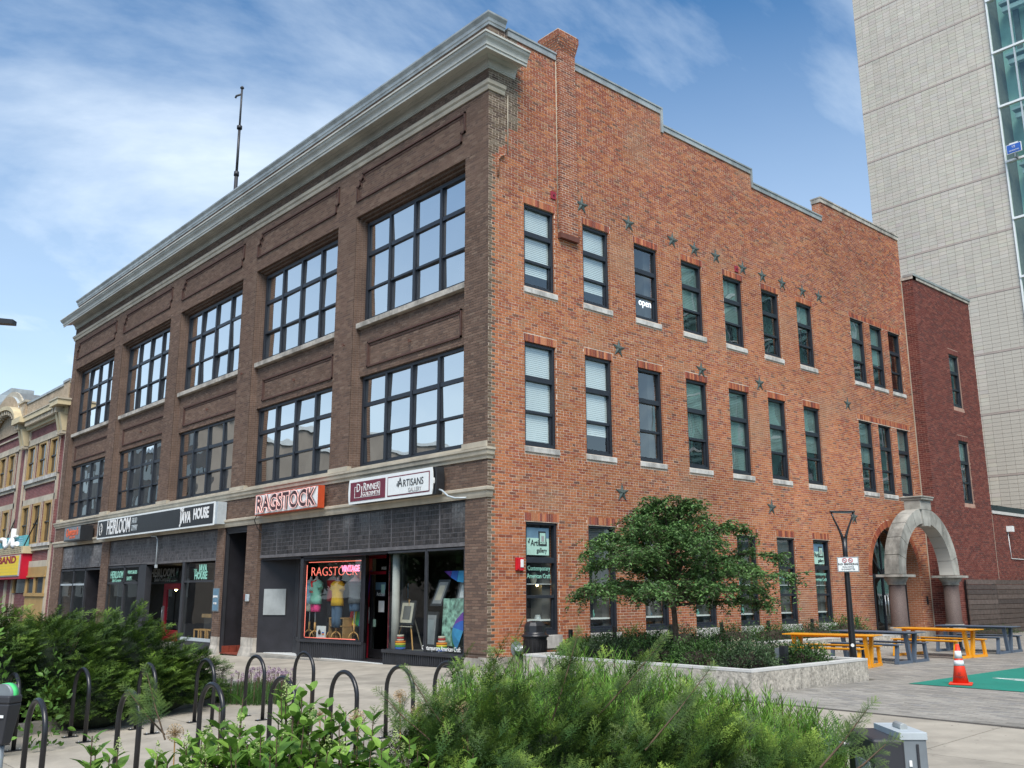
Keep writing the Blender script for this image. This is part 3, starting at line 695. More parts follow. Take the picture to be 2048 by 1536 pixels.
# mortar sheets and bricks
mbm = MB()
for cs, y in fm:
    for k, a, b, iv in cs:
        for p, q in iv: mbm.poly([(p, y+.004, a), (q, y+.004, a), (q, y+.004, b), (p, y+.004, b)], 'brown_mortar')
mbm.build('front_wall', bld)
Vl, Fl, Cl, off = [], [], [], 0; cand = []
for q, y in fB:
    if not len(q): continue
    um = (q[:,0]+q[:,1])/2; vm = (q[:,2]+q[:,3])/2
    pal = np.array([(.115,.072,.053),(.14,.090,.066),(.165,.108,.079),(.092,.062,.050),(.185,.13,.096)])
    c_ = (pal[rng.choice(5, len(q), p=[.25,.28,.2,.17,.10])]*.65+.35*pal[1])*rng.normal(1, .06, (len(q),1)).clip(.8,1.2)*(1.08+.26*smooth_noise(-um, vm, .5, 12))[:,None]
    keep = np.ones(len(q), bool)
    if y == 0:
        for i in range(len(q)):
            if um[i] > -.85 and .5 < vm[i] < 4.6 and q[i,1]-q[i,0] > .19: cand.append((abs(vm[i]-1.9), q[i], c_[i])); keep[i] = False
    V, Fq, Cc = brick_arrays(q[keep], (0, y, 0), (1,0,0), (0,0,1), (0,-1,0), .003, .012, c_[keep])
    Vl.append(V); Fl.append(Fq+off); Cl.append(Cc); off += len(V)
cand.sort(key=lambda t: t[0])
for _, q, c_ in cand[:100]:
    o = single_brick(q, c_, 'front'); o.parent = bld; o.location = (float(q[0]), 0, float(q[2]))
if len(cand) > 100:
    q = np.array([c[1] for c in cand[100:]]); c_ = np.array([c[2] for c in cand[100:]]); V, Fq, Cc = brick_arrays(q, (0,0,0), (1,0,0), (0,0,1), (0,-1,0), .003, .012, c_); Vl.append(V); Fl.append(Fq+off); Cl.append(Cc); off += len(V)
o = np_mesh('brown_brickwork', np.vstack(Vl), np.vstack(Fl), 'brick', bld, np.vstack(Cl)); tag(o, kind='stuff')
# stepped brick reveals of each bay
mb = MB(); steps = [(.06, .10), (.12, .20), (.18, .32)]
for a, b in BAYS:
    px_, py_ = 0., 0.
    for k, (sx, sy) in enumerate(steps):
        zt0 = 12.40-px_; zt1 = 12.40-sx
        for s_, e_ in ((1, a), (-1, b)):
            mb.poly([(e_+s_*px_, py_, 4.92), (e_+s_*px_, sy, 4.92), (e_+s_*px_, sy, zt0), (e_+s_*px_, py_, zt0)], 'brown_courses')
            mb.poly([(e_+s_*px_, sy, 4.92), (e_+s_*sx, sy, 4.92), (e_+s_*sx, sy, zt0), (e_+s_*px_, sy, zt0)], 'brown_courses')
        mb.poly([(a+px_, py_, zt0), (b-px_, py_, zt0), (b-px_, sy, zt0), (a+px_, sy, zt0)], 'brown_courses')
        mb.poly([(a+px_, sy, zt0), (b-px_, sy, zt0), (b-px_, sy, zt1), (a+px_, sy, zt1)], 'brown_courses')
        px_, py_ = sx, sy
    mb.poly([(a+.18, .2, 7.60), (b-.18, .2, 7.60), (b-.18, .4, 7.60), (a+.18, .4, 7.60)], 'brown_courses')
mb.build('stepped_reveal', bld)
material('moulding_brick', (.085,.042,.032), .85, nscale=20, namt=.25)
# raised brick outlines on the spandrels and the frieze
mb = MB()
def strip(pts_, y, wd=.05, pr=.045):
    for p, q in zip(pts_[:-1], pts_[1:]):
        x0, x1 = sorted((p[0], q[0])); z0, z1 = sorted((p[1], q[1])); mb.box(x0-wd/2, x1+wd/2, y-pr, y+.01, z0-wd/2, z1+wd/2, 'moulding_brick')
for a, b in BAYS:
    strip([(a+.55, 7.83), (b-.35, 7.83), (b-.35, 8.52), (a+.55, 8.52), (a+.55, 7.83)], .2)
    strip([(a+.63, 7.87), (a+.63, 8.43), (b-.43, 8.43), (b-.43, 8.36)], .2, .025, .02)
    L_, R_, Bt, Tp = a+.02, b-.02, 12.90, 13.68; n_ = .14
    strip([(L_, Bt+.0), (L_, Tp-.34), (L_+n_, Tp-.34), (L_+n_, Tp-.17), (L_+2*n_, Tp-.17), (L_+2*n_, Tp), (R_, Tp), (R_, Bt+.25), (R_-n_, Bt+.25), (R_-n_, Bt), (L_, Bt)], 0)
    strip([(L_+.09, Bt+.1), (L_+.09, Tp-.42), (L_+.09+n_, Tp-.42), (L_+.09+n_, Tp-.25), (L_+.09+2*n_, Tp-.25), (L_+.09+2*n_, Tp-.09), (R_-.09, Tp-.09), (R_-.09, Tp-.22)], 0, .025, .02)
    strip([(R_-.18, Tp+.08), (R_-.18, Tp-.25)], 0, .025, .02); strip([(L_+.18, Bt+.05), (L_+.18, Bt+.22)], 0, .025, .02)
mb.build('brick_moulding', bld)
ey = MB()
for x_, z_, y_ in ((-3.4, 8.15, .2), (-9.6, 8.15, .2), (-16, 8.15, .2), (-6.4, 8.6, 0), (-12.9, 8.9, 0), (-22.4, 8.15, .2)):
    ey.tube([(x_, y_, z_), (x_, y_-.05, z_)], .012, 'rust'); ey.tube([(x_+.04*math.cos(t), y_-.07, z_+.04*math.sin(t)) for t in [i*math.pi/4 for i in range(9)]], .01, 'rust', 6)
ey.build('eye_bolt', bld)

def profile(prof, x0, x1, ywall, mat, name, ret=0., parent=None):
    """moulding: prof = [(proj,z)...] swept along the front, mitred round the right corner for ret metres along the side"""
    m_ = MB(); k = m_.mi(mat); n = len(prof); path = []
    for p, z in prof: path.append([(x0-(p if x0 == XL and ret else 0), ywall-p, z), (x1+(p if ret else 0), ywall-p, z)] + ([(x1+p, ret, z)] if ret else []))
    for i in range(n-1):
        for j in range(len(path[0])-1): m_.poly([path[i][j], path[i][j+1], path[i+1][j+1], path[i+1][j]], mat)
    for j in (0, len(path[0])-1): m_.poly([path[i][j] for i in range(n)] + [((path[-1][j][0], ywall+.0, path[-1][j][2]) if j == 0 else (x1, path[-1][j][1], path[-1][j][2])), ((path[0][j][0], ywall, path[0][j][2]) if j == 0 else (x1, path[0][j][1], path[0][j][2]))], mat)
    return m_.build(name, parent or bld)
profile([(0, 14.54), (.035, 14.54), (.035, 14.58), (.05, 14.58), (.06, 14.66), (.10, 14.76), (.17, 14.83), (.17, 14.86), (.20, 14.86), (.20, 14.80), (.45, 14.78), (.45, 14.70), (.49, 14.70), (.49, 14.78), (.515, 14.78), (.515, 14.83), (.525, 14.87), (.55, 14.91), (.59, 14.95), (.61, 14.99), (.61, 15.02), (.64, 15.02), (.64, 15.07), (.30, 15.14), (0, 15.16)], XL, 0, 0, 'cream_metal', 'cornice', .86)
profile([(0, 15.78), (.03, 15.78), (.04, 15.84), (.06, 15.86), (.07, 15.94), (.11, 16.0), (.13, 16.03), (.13, 16.08), (0, 16.11), (-.3, 16.11)], XL, 0, 0, 'grey_flashing', 'parapet_cap', .52)
profile([(0, 13.95), (.04, 13.95), (.06, 14.02), (.06, 14.05), (.10, 14.09), (.11, 14.15), (.12, 14.18), (0, 14.22)], XL, 0, 0, 'cream_stone', 'string_course', .5)
profile([(0, 4.64), (.04, 4.64), (.05, 4.70), (.09, 4.74), (.10, 4.82), (.13, 4.85), (.13, 4.90), (-.05, 4.93)], XL, 0, 0, 'cream_stone', 'string_course', .14)
profile([(0, 3.76), (.03, 3.76), (.05, 3.82), (.06, 3.90), (.10, 3.93), (.10, 3.99), (0, 4.02)], XL, 0, 0, 'cream_stone', 'string_course', .12)
mb = MB(); mb.box(XL, -.0, .01, .3, 14.5, 16.09, 'brown_courses'); mb.box(-.3, -.008, .01, .55, 14.5, 16.0, 'brown_courses')
for a, b in PIERS: mb.box(a-.02, b+.02 if b < -.1 else -.002, -.035, .3, 4.93, 5.06, 'cream_stone')
mb.build('pier_block', bld)
pipe = MB(); pipe.tube([(.02, .62, 12.4), (.02, .62, 14.0)], .015, 'cream_stone', 6); pipe.tube([(.012, 2.36, 10.8), (.012, 2.36, 15.7)], .012, 'cream_stone', 6); pipe.tube([(.02, .30, 11.7), (.02, .30, 12.15), (.05, .36, 12.25), (.03, .5, 12.32)], .03, 'orange_courses', 8); pipe.build('mortar_joint', bld)

# big 4 x 3 windows
def big_window(a, b, z0, z1, y, bright, tag_=''):
    fr = MB(); m = 'navy_frame'; W_ = b-a; fw = .09
    fr.box(a, a+fw, y-.02, y+.1, z0, z1, m); fr.box(b-fw, b, y-.02, y+.1, z0, z1, m); fr.box(a+fw, b-fw, y-.02, y+.1, z1-fw, z1, m); fr.box(a+fw, b-fw, y-.02, y+.1, z0, z0+.12, m)
    H = z1-z0; r1 = z1-.315*H; r2 = z1-.66*H; cw = W_/4
    for i in (1, 2, 3): fr.box(a+cw*i-.045, a+cw*i+.045, y-.03, y+.1, z0+.1, z1-fw, m)
    for i in range(4):
        xa = a+cw*i+(.045 if i else fw); xb = a+cw*(i+1)-(.045 if i < 3 else fw)
        fr.box(xa, xb, y-.012, y+.1, r1-.055, r1+.055, m); fr.box(xa, xb, y-.005, y+.1, r2-.035, r2+.025, m)
        fr.box(xa, xa+.04, y+.03, y+.1, z0+.12, r2-.04, m); fr.box(xb-.04, xb, y+.03, y+.1, z0+.12, r2-.04, m); fr.box(xa+.05, xb-.05, y+.03, y+.1, z0+.12, z0+.18, m)
        fr.box(xa, xa+.02, y+.02, y+.1, r1+.055, z1-fw, m); fr.box(xb-.02, xb, y+.02, y+.1, r1+.055, z1-fw, m)
        fr.box(xa, xa+.02, y+.02, y+.1, r2+.025, r1-.055, m); fr.box(xb-.02, xb, y+.02, y+.1, r2+.025, r1-.055, m)
    f = fr.build('window', bld)
    for i in range(4):
        xa = a+cw*i+(.045 if i else fw); xb = a+cw*(i+1)-(.045 if i < 3 else fw)
        for za, zb, ins, yy in ((r1+.055, z1-fw, .02, .045), (r2+.025, r1-.055, .02, .045), (z0+.17, r2-.035, .04, .07)):
            p = MB(); t1, t2 = random.gauss(0, .010), random.gauss(0, .012)
            p.poly([(xa+ins, y+yy, za), (xb-ins, y+yy+t1, za), (xb-ins, y+yy+t1+t2, zb), (xa+ins, y+yy+t2, zb)], 'front_glass'); p.build('pane', f)
    it = MB(); it.poly([(a-.2, y+1.3, z0-.3), (b+.2, y+1.3, z0-.3), (b+.2, y+1.3, z1+.2), (a-.2, y+1.3, z1+.2)], 'dark_room')
    for p, q in (((a-.2, z0-.3), (a-.2, z1+.2)), ((b+.2, z0-.3), (b+.2, z1+.2)), ((a-.2, z1+.2), (b+.2, z1+.2)), ((a-.2, z0-.3), (b+.2, z0-.3))):
        it.poly([(p[0], y+.12, p[1]), (q[0], y+.12, q[1]), (q[0], y+1.3, q[1]), (p[0], y+1.3, p[1])], 'dark_room')
    it.build('room', f)
    if bright == 'blind':
        bm_ = MB(); 
        for i in range(4): bm_.box(a+cw*i+.08, a+cw*(i+1)-.08, y+.16, y+.17, (z0+.2 if i < 2 else r2-.2), z1-.1, 'curtain_grey')
        bm_.build('blind', f)
    return f
for i, (a, b) in enumerate(BAYS):
    f3 = big_window(a+.18, b-.18, 9.15, 12.22, .30, 'room')
    s_ = MB(); s_.box(a+.07, b-.07, .05, .34, 9.0, 9.15, 'limestone'); s_.build('sill', f3, bevel=.01)
    f2 = big_window(a+.18, b-.18, 4.98, 7.60, .30, 'blind' if i in (2, 3, 4) else 'room')
    s_ = MB(); s_.box(a-.0, b+.0, .0, .36, 4.9, 4.985, 'cream_stone'); s_.build('sill', f2)
plnt = MB()
for k in range(26):
    x_ = -1.5+random.gauss(0, .12); z_ = 9.35; plnt.tube([(x_, .55, z_), (x_+random.gauss(0,.06), .5, z_+.3), (x_+random.gauss(0,.12), .45, z_+random.uniform(.4,.9))], .008, 'white_paint', 4)
plnt.lathe(-5.0, .5, [(.05, 9.3), (.08, 9.35), (.08, 9.5), (.03, 9.52)], 'white_paint', 10); plnt.build('window_ornament', bld)

# ================================================================== SHOPFRONTS
# glazed prism transom bands
def prism_band(x0, x1, z0, z1, np_, cols_, rows_, y=.06, tone=(.046,.040,.038), pale=0.):
    b = MB(); pw = (x1-x0)/np_
    b.box(x0, x1, y+.02, y+.06, z0, z1, 'black_panel')
    for i in range(np_+1): xx = x0+i*pw; b.box(max(x0, xx-.02), min(x1, xx+.02), y-.012, y+.02, z0, z1, 'prism_bar')
    b.box(x0, x1, y-.03, y+.08, z0-.09, z0, 'prism_bar'); b.box(x0, x1, y-.01, y+.06, z1, z1+.04, 'charcoal_paint')
    ch = (z1-z0)/rows_; cw = (pw-.04)/cols_
    for r in range(1, rows_): b.box(x0, x1, y-.003, y+.02, z0+r*ch-.006, z0+r*ch+.006, 'prism_bar')
    o = b.build('transom_band', bld)
    T = []
    for i in range(np_):
        for r in range(rows_):
            for c in range(cols_): xa = x0+i*pw+.02+c*cw; T.append((xa+.005, xa+cw-.005, z0+r*ch+.008, z0+(r+1)*ch-.008))
    T = np.array(T); n = len(T); um = (T[:,0]+T[:,1])/2; vm = (T[:,2]+T[:,3])/2
    c_ = np.array(tone)*rng.normal(1, .25, (n,1)).clip(.4,1.8)
    st = np.clip(smooth_noise(-um*2.5, vm*.6, 1., 31)-.62, 0, 1)*np.clip((vm-z0-.3)/(z1-z0), 0, 1)*1.1
    c_ = c_ + st[:,None]*np.array([.45,.47,.46]) + pale
    V, Fq, Cc = brick_arrays(T, (0, y, 0), (1,0,0), (0,0,1), (0,-1,0), .004, .02, c_, .006)
    q = np_mesh('prism_tile', V, Fq, 'prism_tile', bld, Cc); tag(q, kind='stuff')
prism_band(-11.0, -.82, 2.78, 3.72, 10, 9, 8)
prism_band(-24.48, -14.12, 2.80, 3.70, 9, 9, 8, tone=(.080,.072,.072), pale=.01)
prism_band(-30.75, -25.42, 2.78, 3.68, 4, 8, 8, tone=(.11,.104,.106), pale=.02)
# piers' limestone feet
mb = MB()
for a, b in GP:
    gx = g((a+b)/2, 0); e0_ = 0 if b > -.1 else 1; P0 = [(a-.0, -.0), (b+(.0 if b > -.1 else .0), -.0)]
    mb.box(a-.004, b+.004 if b < -.1 else .004, -.006, .5, gx+(.28 if e0_ else -.1), gx+(.55 if e0_ else .22), 'limestone')
    e_ = .07*e0_; bb = b+e_ if e0_ else .03
    if e0_: mb.hexa([(a-e_, -.07*e0_-.012, gx-.05), (bb, -.07*e0_-.012, gx-.05), (bb, .5, gx-.05), (a-e_, .5, gx-.05), (a-.004, -.006, gx+.28), (b+.004, -.006, gx+.28), (b+.004, .5, gx+.28), (a-.004, .5, gx+.28)], 'limestone')
mb.box(-.3, .02, .0, YB, -.1, .24, 'limestone')
mb.build('pier_base', bld)
# inner sides of piers + black doorway recess
mb = MB()
for a, b in GP[1:4]:
    mb.box(a+.002, b-.002, .02, .6, g(a, 0), 3.9, 'brown_courses')
mb.box(-.8, -.02, .02, .9, g(0,0), 4.6, 'brown_courses'); mb.box(XL+.02, -30.79, .02, .6, -.7, 3.9, 'brown_courses')
mb.box(-13.55, -11.91, 1.7, 1.8, -.4, 3.8, 'black_panel'); mb.box(-13.6, -13.50, .05, 1.7, -.4, 3.72, 'black_panel'); mb.box(-11.98, -11.9, .05, 1.7, -.4, 3.72, 'black_panel'); mb.box(-13.55, -11.9, .05, 1.7, 3.62, 3.76, 'black_panel')
mb.box(-13.50, -13.46, .08, .16, -.3, 3.62, 'charcoal_paint'); mb.box(-13.46, -12.0, .08, .16, 3.56, 3.62, 'charcoal_paint')
mb.build('entrance_recess', bld)
for i in range(6):
    t_ = MB(); t_.box(-13.46, -13.44, .1+i*.26, .345+i*.26, -.23, -.03, 'red_tile'); t_.build('tile', bld)
for i in range(6):
    for j in range(6): t_ = MB(); t_.box(-13.44+i*.245, -13.205+i*.245, .02+j*.27, .28+j*.27, -.26, -.235, 'red_tile'); t_.build('tile', bld)

def pane_xy(p, q, z0, z1, parent, mat='shop_glass', name='pane', frame='charcoal_paint', fw=.05, ft=None, fb=None):
    p = Vector((p[0], p[1], 0)); q = Vector((q[0], q[1], 0))
    m_ = MB(); m_.poly([(p.x, p.y, z0), (q.x, q.y, z0), (q.x, q.y, z1), (p.x, p.y, z1)], mat); o = m_.build(name, parent)
    if frame:
        f = MB()
        for a in (p, q): f.bar((a.x, a.y, z0), (a.x, a.y, z1), fw, fw, frame, up=(0,1,0))
        for z in (z0, z1): f.bar((p.x, p.y, z), (q.x, q.y, z), fw*.9, fw*.9, frame)
        f.build('pane_frame', parent)
    return o
def ribs(p, q, z0, z1, mat, parent, name='bulkhead', step=.085):
    p = Vector((p[0], p[1], 0)); q = Vector((q[0], q[1], 0)); d = (q-p); L_ = d.length; d.normalize(); n = Vector((d.y, -d.x, 0)); m_ = MB()
    zb = lambda v: g(v.x, v.y)-.03
    m_.hexa([(p.x, p.y, zb(p)), (q.x, q.y, zb(q)), (q.x-n.x*.1, q.y-n.y*.1, zb(q)), (p.x-n.x*.1, p.y-n.y*.1, zb(p)), (p.x, p.y, z1), (q.x, q.y, z1), (q.x-n.x*.1, q.y-n.y*.1, z1), (p.x-n.x*.1, p.y-n.y*.1, z1)], mat)
    k = int(L_/step)
    for i in range(k):
        c = p+d*(i+.5)*L_/k; m_.bar((c.x+n.x*.006, c.y+n.y*.006, zb(c)+.03), (c.x+n.x*.006, c.y+n.y*.006, z1-.03), .045, .022, mat, up=(0,1,0))
    m_.bar((p.x+n.x*.01, p.y+n.y*.01, z1), (q.x+n.x*.01, q.y+n.y*.01, z1), .09, .07, mat)
    return m_.build(name, parent)
shopA = MB(); H_ = 2.64
shopA.box(-11.0, -.82, .1, .3, 2.62, 2.70, 'black_panel'); shopA.box(-11.0, -.8, .3, 4.0, 2.70, 2.75, 'dark_room')    # ceiling
shopA.box(-4.02, -.8, .12, 1.6, .10, .22, 'room_wall'); shopA.box(-9.7, -6.9, .75, 1.45, .15, .30, 'room_wall')
shopA.box(-5.2, -.3, 3.6, 3.7, -.2, 2.7, 'dark_room'); shopA.box(-.85, -.8, .3, 3.7, -.2, 2.7, 'dark_room')
shopA.box(-9.9, -6.8, 1.45, 1.55, 0, 2.7, 'room_wall')
shopA.box(-11.0, -4.0, 3.6, 3.7, -.3, 2.7, 'dark_room')
shopA.hexa([(-11.05, .10, -.3), (-10.0, .95, -.3), (-10.0, 1.1, -.3), (-11.05, .25, -.3), (-11.05, .10, 2.66), (-10.0, .95, 2.66), (-10.0, 1.1, 2.66), (-11.05, .25, 2.66)], 'black_panel')
shopA.box(-10.02, -9.72, .76, .98, -.2, 2.66, 'charcoal_paint')
shopA.build('shop_interior', bld)
nt_ = MB(); nt_.hexa([(-10.90, .20, .98), (-10.35, .645, .98), (-10.35, .66, .98), (-10.90, .215, .98), (-10.90, .20, 1.76), (-10.35, .645, 1.76), (-10.35, .66, 1.76), (-10.90, .215, 1.76)], 'grey_flashing'); o = nt_.build('notice_board', bld); o.location = (.012, -.02, 0)
# gallery window right
pane_xy((-4.0, .05), (-2.35, .05), .25, H_, bld); pane_xy((-2.31, .05), (-.84, .05), .25, H_, bld); pane_xy((-4.0, .05), (-4.85, 1.15), .25, H_, bld)
ribs((-4.06, .02), (-.82, .02), 0, .22, 'charcoal_paint', bld); ribs((-4.9, 1.2), (-4.06, .02), 0, .22, 'charcoal_paint', bld)
text('Contemporary American Craft', .15, (-1.72, .04, .36), FRONT, 'white_letter', bld, name='window_lettering', xs=.78, res=2)
cl = MB(); cl.lathe(-4.05, .36, [(.10, .2), (.10, 2.66)], 'planter_cap', 16); cl.build('column', bld)
# vintage shop window
pane_xy((-8.42, .15), (-5.85, .50), .36, 2.58, bld, fw=.07, frame='black_panel'); pane_xy((-9.70, .72), (-8.56, .20), .30, 2.54, bld, fw=.07, frame='charcoal_paint')
ribs((-8.48, .13), (-5.75, .50), 0, .32, 'charcoal_paint', bld); ribs((-9.78, .76), (-8.48, .13), 0, .32, 'charcoal_paint', bld, step=.2)
cp = MB(); cp.box(-8.56, -8.40, .10, .26, -.15, 2.66, 'charcoal_paint'); cp.hexa([(-5.86,.46,-.15),(-5.72,.50,-.15),(-6.64,1.22,-.15),(-6.78,1.18,-.15),(-5.86,.46,2.66),(-5.72,.50,2.66),(-6.64,1.22,2.66),(-6.78,1.18,2.66)], 'black_panel'); cp.box(-5.42, -5.3, 1.1, 1.2, -.15, 2.66, 'black_panel')
cp.hexa([(-8.5,.14,2.56),(-5.8,.5,2.56),(-5.8,.6,2.56),(-8.5,.24,2.56),(-8.5,.14,2.66),(-5.8,.5,2.66),(-5.8,.6,2.66),(-8.5,.24,2.66)], 'black_panel'); cp.build('shop_corner_post', bld)
def neon_line(pts_, parent, mat='neon_red', r=.010): m_ = MB(); m_.tube(pts_, r, mat, 6); return m_.build('neon_tube', parent)
dv = Vector((-5.85+8.42, .50-.15, 0)).normalized(); nv_ = Vector((dv.y, -dv.x, 0)); A0 = Vector((-8.42, .15, 0))
def onp(s, z, off=.05): v_ = A0+dv*s-nv_*off; return (v_.x, v_.y, z)
nsign = empty('neon_sign', (0,0,0), 'red neon lettering and border tubes glowing inside the clothes shop window', 'neon sign')
neon_line([onp(.15, 2.50), onp(2.5, 2.50)], nsign); neon_line([onp(.07, 2.42), onp(.07, .42)], nsign); neon_line([onp(.10, .40), onp(2.3, .40)], nsign); neon_line([onp(2.52, 2.38), onp(2.50, .42)], nsign)
neon_line([(-9.6, .78, 2.35), (-9.6, .78, .45), (-9.0, .5, .40)], nsign)
ra = (R(90), 0, math.atan2(dv.y, dv.x))
text('RAGSTOCK', .36, onp(1.28, 2.22, .06), ra, 'neon_red', nsign, name='neon_lettering', outline=.007, xs=1.10, bold=-.012)
text('VINTAGE', .23, onp(2.05, 2.29, .02), ra, 'neon_pink', nsign, name='neon_lettering', outline=.010, xs=.80)
# dress forms
def dress_form(x, y, z, top, bottom, h=1.0, kind='shirt', label='', wd=1.2):
    t = empty('dress_form', (0,0,0), label, 'mannequin', 'dress forms in the clothes shop window')
    b = MB(); b.lathe(x, y, [(.10, z+.42), (.155*wd, z+.50), (.135*wd, z+.66), (.125*wd, z+.74), (.16*wd, z+.90), (.18*wd, z+1.02), (.13, z+1.10), (.05, z+1.14), (.045, z+1.20), (.02, z+1.22)], 'skin_form', 20, sx=1.2, sy=.7); b.build('torso', t)
    c = MB(); c.lathe(x, y, [(.175*wd, z+.42), (.17*wd, z+.55), (.15*wd, z+.70), (.175*wd, z+.9), (.195*wd, z+1.02), (.15, z+(1.10 if kind == 'shirt' else 1.0)), (.02, z+(1.12 if kind == 'shirt' else 1.0))], top, 20, sx=1.17, sy=.75)
    if kind == 'shirt':
        for s_ in (-1, 1): c.tube([(x+s_*.17, y, z+1.06), (x+s_*.27, y-.02, z+.86)], [.065, .085], top, 10)
    c.build('top', t)
    if bottom:
        c = MB(); L_ = .24 if bottom in ('hot_pink', 'linen', 'denim_s') else .62; bm_ = 'denim' if bottom == 'denim_s' else bottom
        for s_ in (-1, 1): c.lathe(x+s_*.085, y, [(.10, z+.44), (.115, z+.40), (.105, z+.42-L_*.6), (.10, z+.44-L_)], bm_, 14)
        c.build('bottoms', t)
    s = MB(); s.tube([(x, y, z+.45), (x, y, .55)], .016, 'silver', 6); s.tube([(x, y, .80), (x, y, .52)], .03, 'wood_stand', 8)
    for a in (.4, 2.5, 4.6): s.tube([(x, y, .58), (x+.12*math.cos(a), y+.12*math.sin(a), .50), (x+.19*math.cos(a), y+.17*math.sin(a), .33)], .02, 'wood_stand', 6)
    s.build('stand', t); return t
dress_form(-8.50, .62, .90, 'mint', 'hot_pink', kind='shirt', label='dress form in a mint sweatshirt, red scarf and pink shorts')
dress_form(-8.22, 1.02, .98, 'rain_red', 'black_cloth', kind='strap', label='bare shouldered dress form in a red strapless top and black trousers')
dress_form(-7.52, .75, .86, 'mustard', 'denim', kind='shirt', label='dress form in a yellow printed shirt and jeans')
dress_form(-6.84, .90, .93, 'grey_cloth', 'denim_s', kind='strap', label='dress form in a grey camisole with red jacket and denim shorts')
dress_form(-9.22, .85, .90, 'pale_blue', 'linen', kind='strap', label='dress form in a pale blue slim top seen in the narrow side pane', wd=1.0)
text('Skatie', .09, (-8.48, .44, 1.67), FRONT, 'alarm_red', nsign, name='shirt_print', res=1).parent = None
for o_ in [q for q in col.objects if q.name.startswith('shirt_print')]: o_.parent = [q for q in col.objects if q.name == 'dress_form'][0]
sc = MB(); sc.tube([(-8.62, .55, 1.98), (-8.50, .45, 1.93), (-8.37, .55, 1.98)], .035, 'alarm_red', 8); sc.tube([(-8.48, .44, 1.94), (-8.41, .42, 1.80)], [.03, .02], 'alarm_red', 6); o_ = sc.build('scarf', [q for q in col.objects if q.name == 'dress_form'][0])
fl = MB()
for k, c_ in enumerate(['rain_red', 'rain_orange', 'rain_yellow', 'rain_green', 'rain_blue', 'rain_purple']):
    x_ = -7.30+k*.12; fl.hexa([(x_, 1.0+.04*math.sin(k*2), .72+.02*k), (x_+.14, 1.0+.04*math.sin(k*2+2), .72), (x_+.14, 1.03, .72), (x_, 1.03, .72), (x_+.10, 1.20, 2.25), (x_+.22, 1.20, 2.25), (x_+.22, 1.22, 2.25), (x_+.10, 1.22, 2.25)], c_)
fl_o = fl.build('rainbow_flag'); tag(fl_o, 'long rainbow striped flag hanging behind the rightmost dress form', 'flag')
ct = MB(); ct.box(-7.95, -7.15, .75, 1.05, .92, .95, 'wood_top'); ct.box(-7.95, -7.15, .75, 1.05, .70, .73, 'wood_top')
for x_ in (-7.94, -7.6, -7.2): ct.box(x_, x_+.04, .75, 1.05, .33, .92, 'wood_top')
ct_o = ct.build('display_shelf'); tag(ct_o, 'low wooden display shelf between the dress forms', 'shelf')
tb = MB(); tb.box(-8.05, -7.62, .42, .47, .36, .72, 'bill_white'); tb.box(-7.74, -7.63, .41, .42, .48, .52, 'rain_orange'); tb.box(-7.74, -7.63, .41, .42, .52, .56, 'rain_blue'); tb.lathe(-7.86, .40, [(.07, .5), (.08, .56), (.03, .62)], 'sign_black', 10, sy=.1); tag(tb.build('tote_bag'), 'white printed tote bag with coloured stripes low in the clothes shop window', 'bag')
# red framed door
dd = MB(); y_ = 1.2
dd.box(-6.66, -6.54, y_-.05, y_+.05, -.12, 2.66, 'door_red'); dd.box(-5.55, -5.3, y_-.05, y_+.05, -.12, 2.66, 'door_red'); dd.box(-6.52, -5.5, y_-.05, y_+.05, 2.14, 2.22, 'door_red'); dd.box(-6.52, -5.5, y_-.05, y_+.05, 2.58, 2.66, 'door_red')
dd.box(-6.5, -5.55, y_-.03, y_+.03, -.1, .12, 'black_panel'); dd.box(-6.5, -6.40, y_-.03, y_+.03, .12, 2.12, 'black_panel'); dd.box(-5.66, -5.56, y_-.03, y_+.03, .12, 2.12, 'black_panel'); dd.box(-5.3, -4.8, y_-.05, y_+.05, -.1, 2.66, 'black_panel')
dob = dd.build('door', bld); dob['label'] = 'glass shop door in a red frame'
pane_xy((-6.45, y_), (-5.6, y_), .1, 2.12, dob, frame=None); pane_xy((-6.5, y_), (-5.55, y_), 2.22, 2.58, dob, frame=None)
text('1071/2', .12, (-5.85, y_-.02, 2.3), FRONT, 'white_letter', dob, name='house_number', xs=.8, res=1)
pp = MB(); pp.box(-6.22, -5.66, y_-.03, y_-.02, 1.52, 1.72, 'sign_black'); pp.box(-6.22, -5.66, y_-.03, y_-.02, 1.72, 1.92, 'slate_blue'); pp.box(-5.93, -5.76, y_-.04, y_-.03, 1.62, 1.86, 'pale_mint'); pp.box(-6.05, -5.78, y_-.03, y_-.02, 1.12, 1.42, 'bill_white'); pp.box(-6.3, -6.18, y_-.03, y_-.02, .72, .92, 'pale_mint'); ppo = pp.build('door_notice', dob)
text('Artisans', .15, (-5.95, y_-.035, 1.60), FRONT, 'white_letter', dob, res=1, xs=.8)
hn = MB(); hn.tube([(-6.44, y_-.08, .8), (-6.44, y_-.08, 1.25)], .015, 'silver'); hn.build('handle', dob)
lb = MB(); lb.lathe(-6.0, 1.9, [(.02, 2.36), (.05, 2.40), (.02, 2.44)], 'lamp_glow', 8); lb.build('bulb', bld)
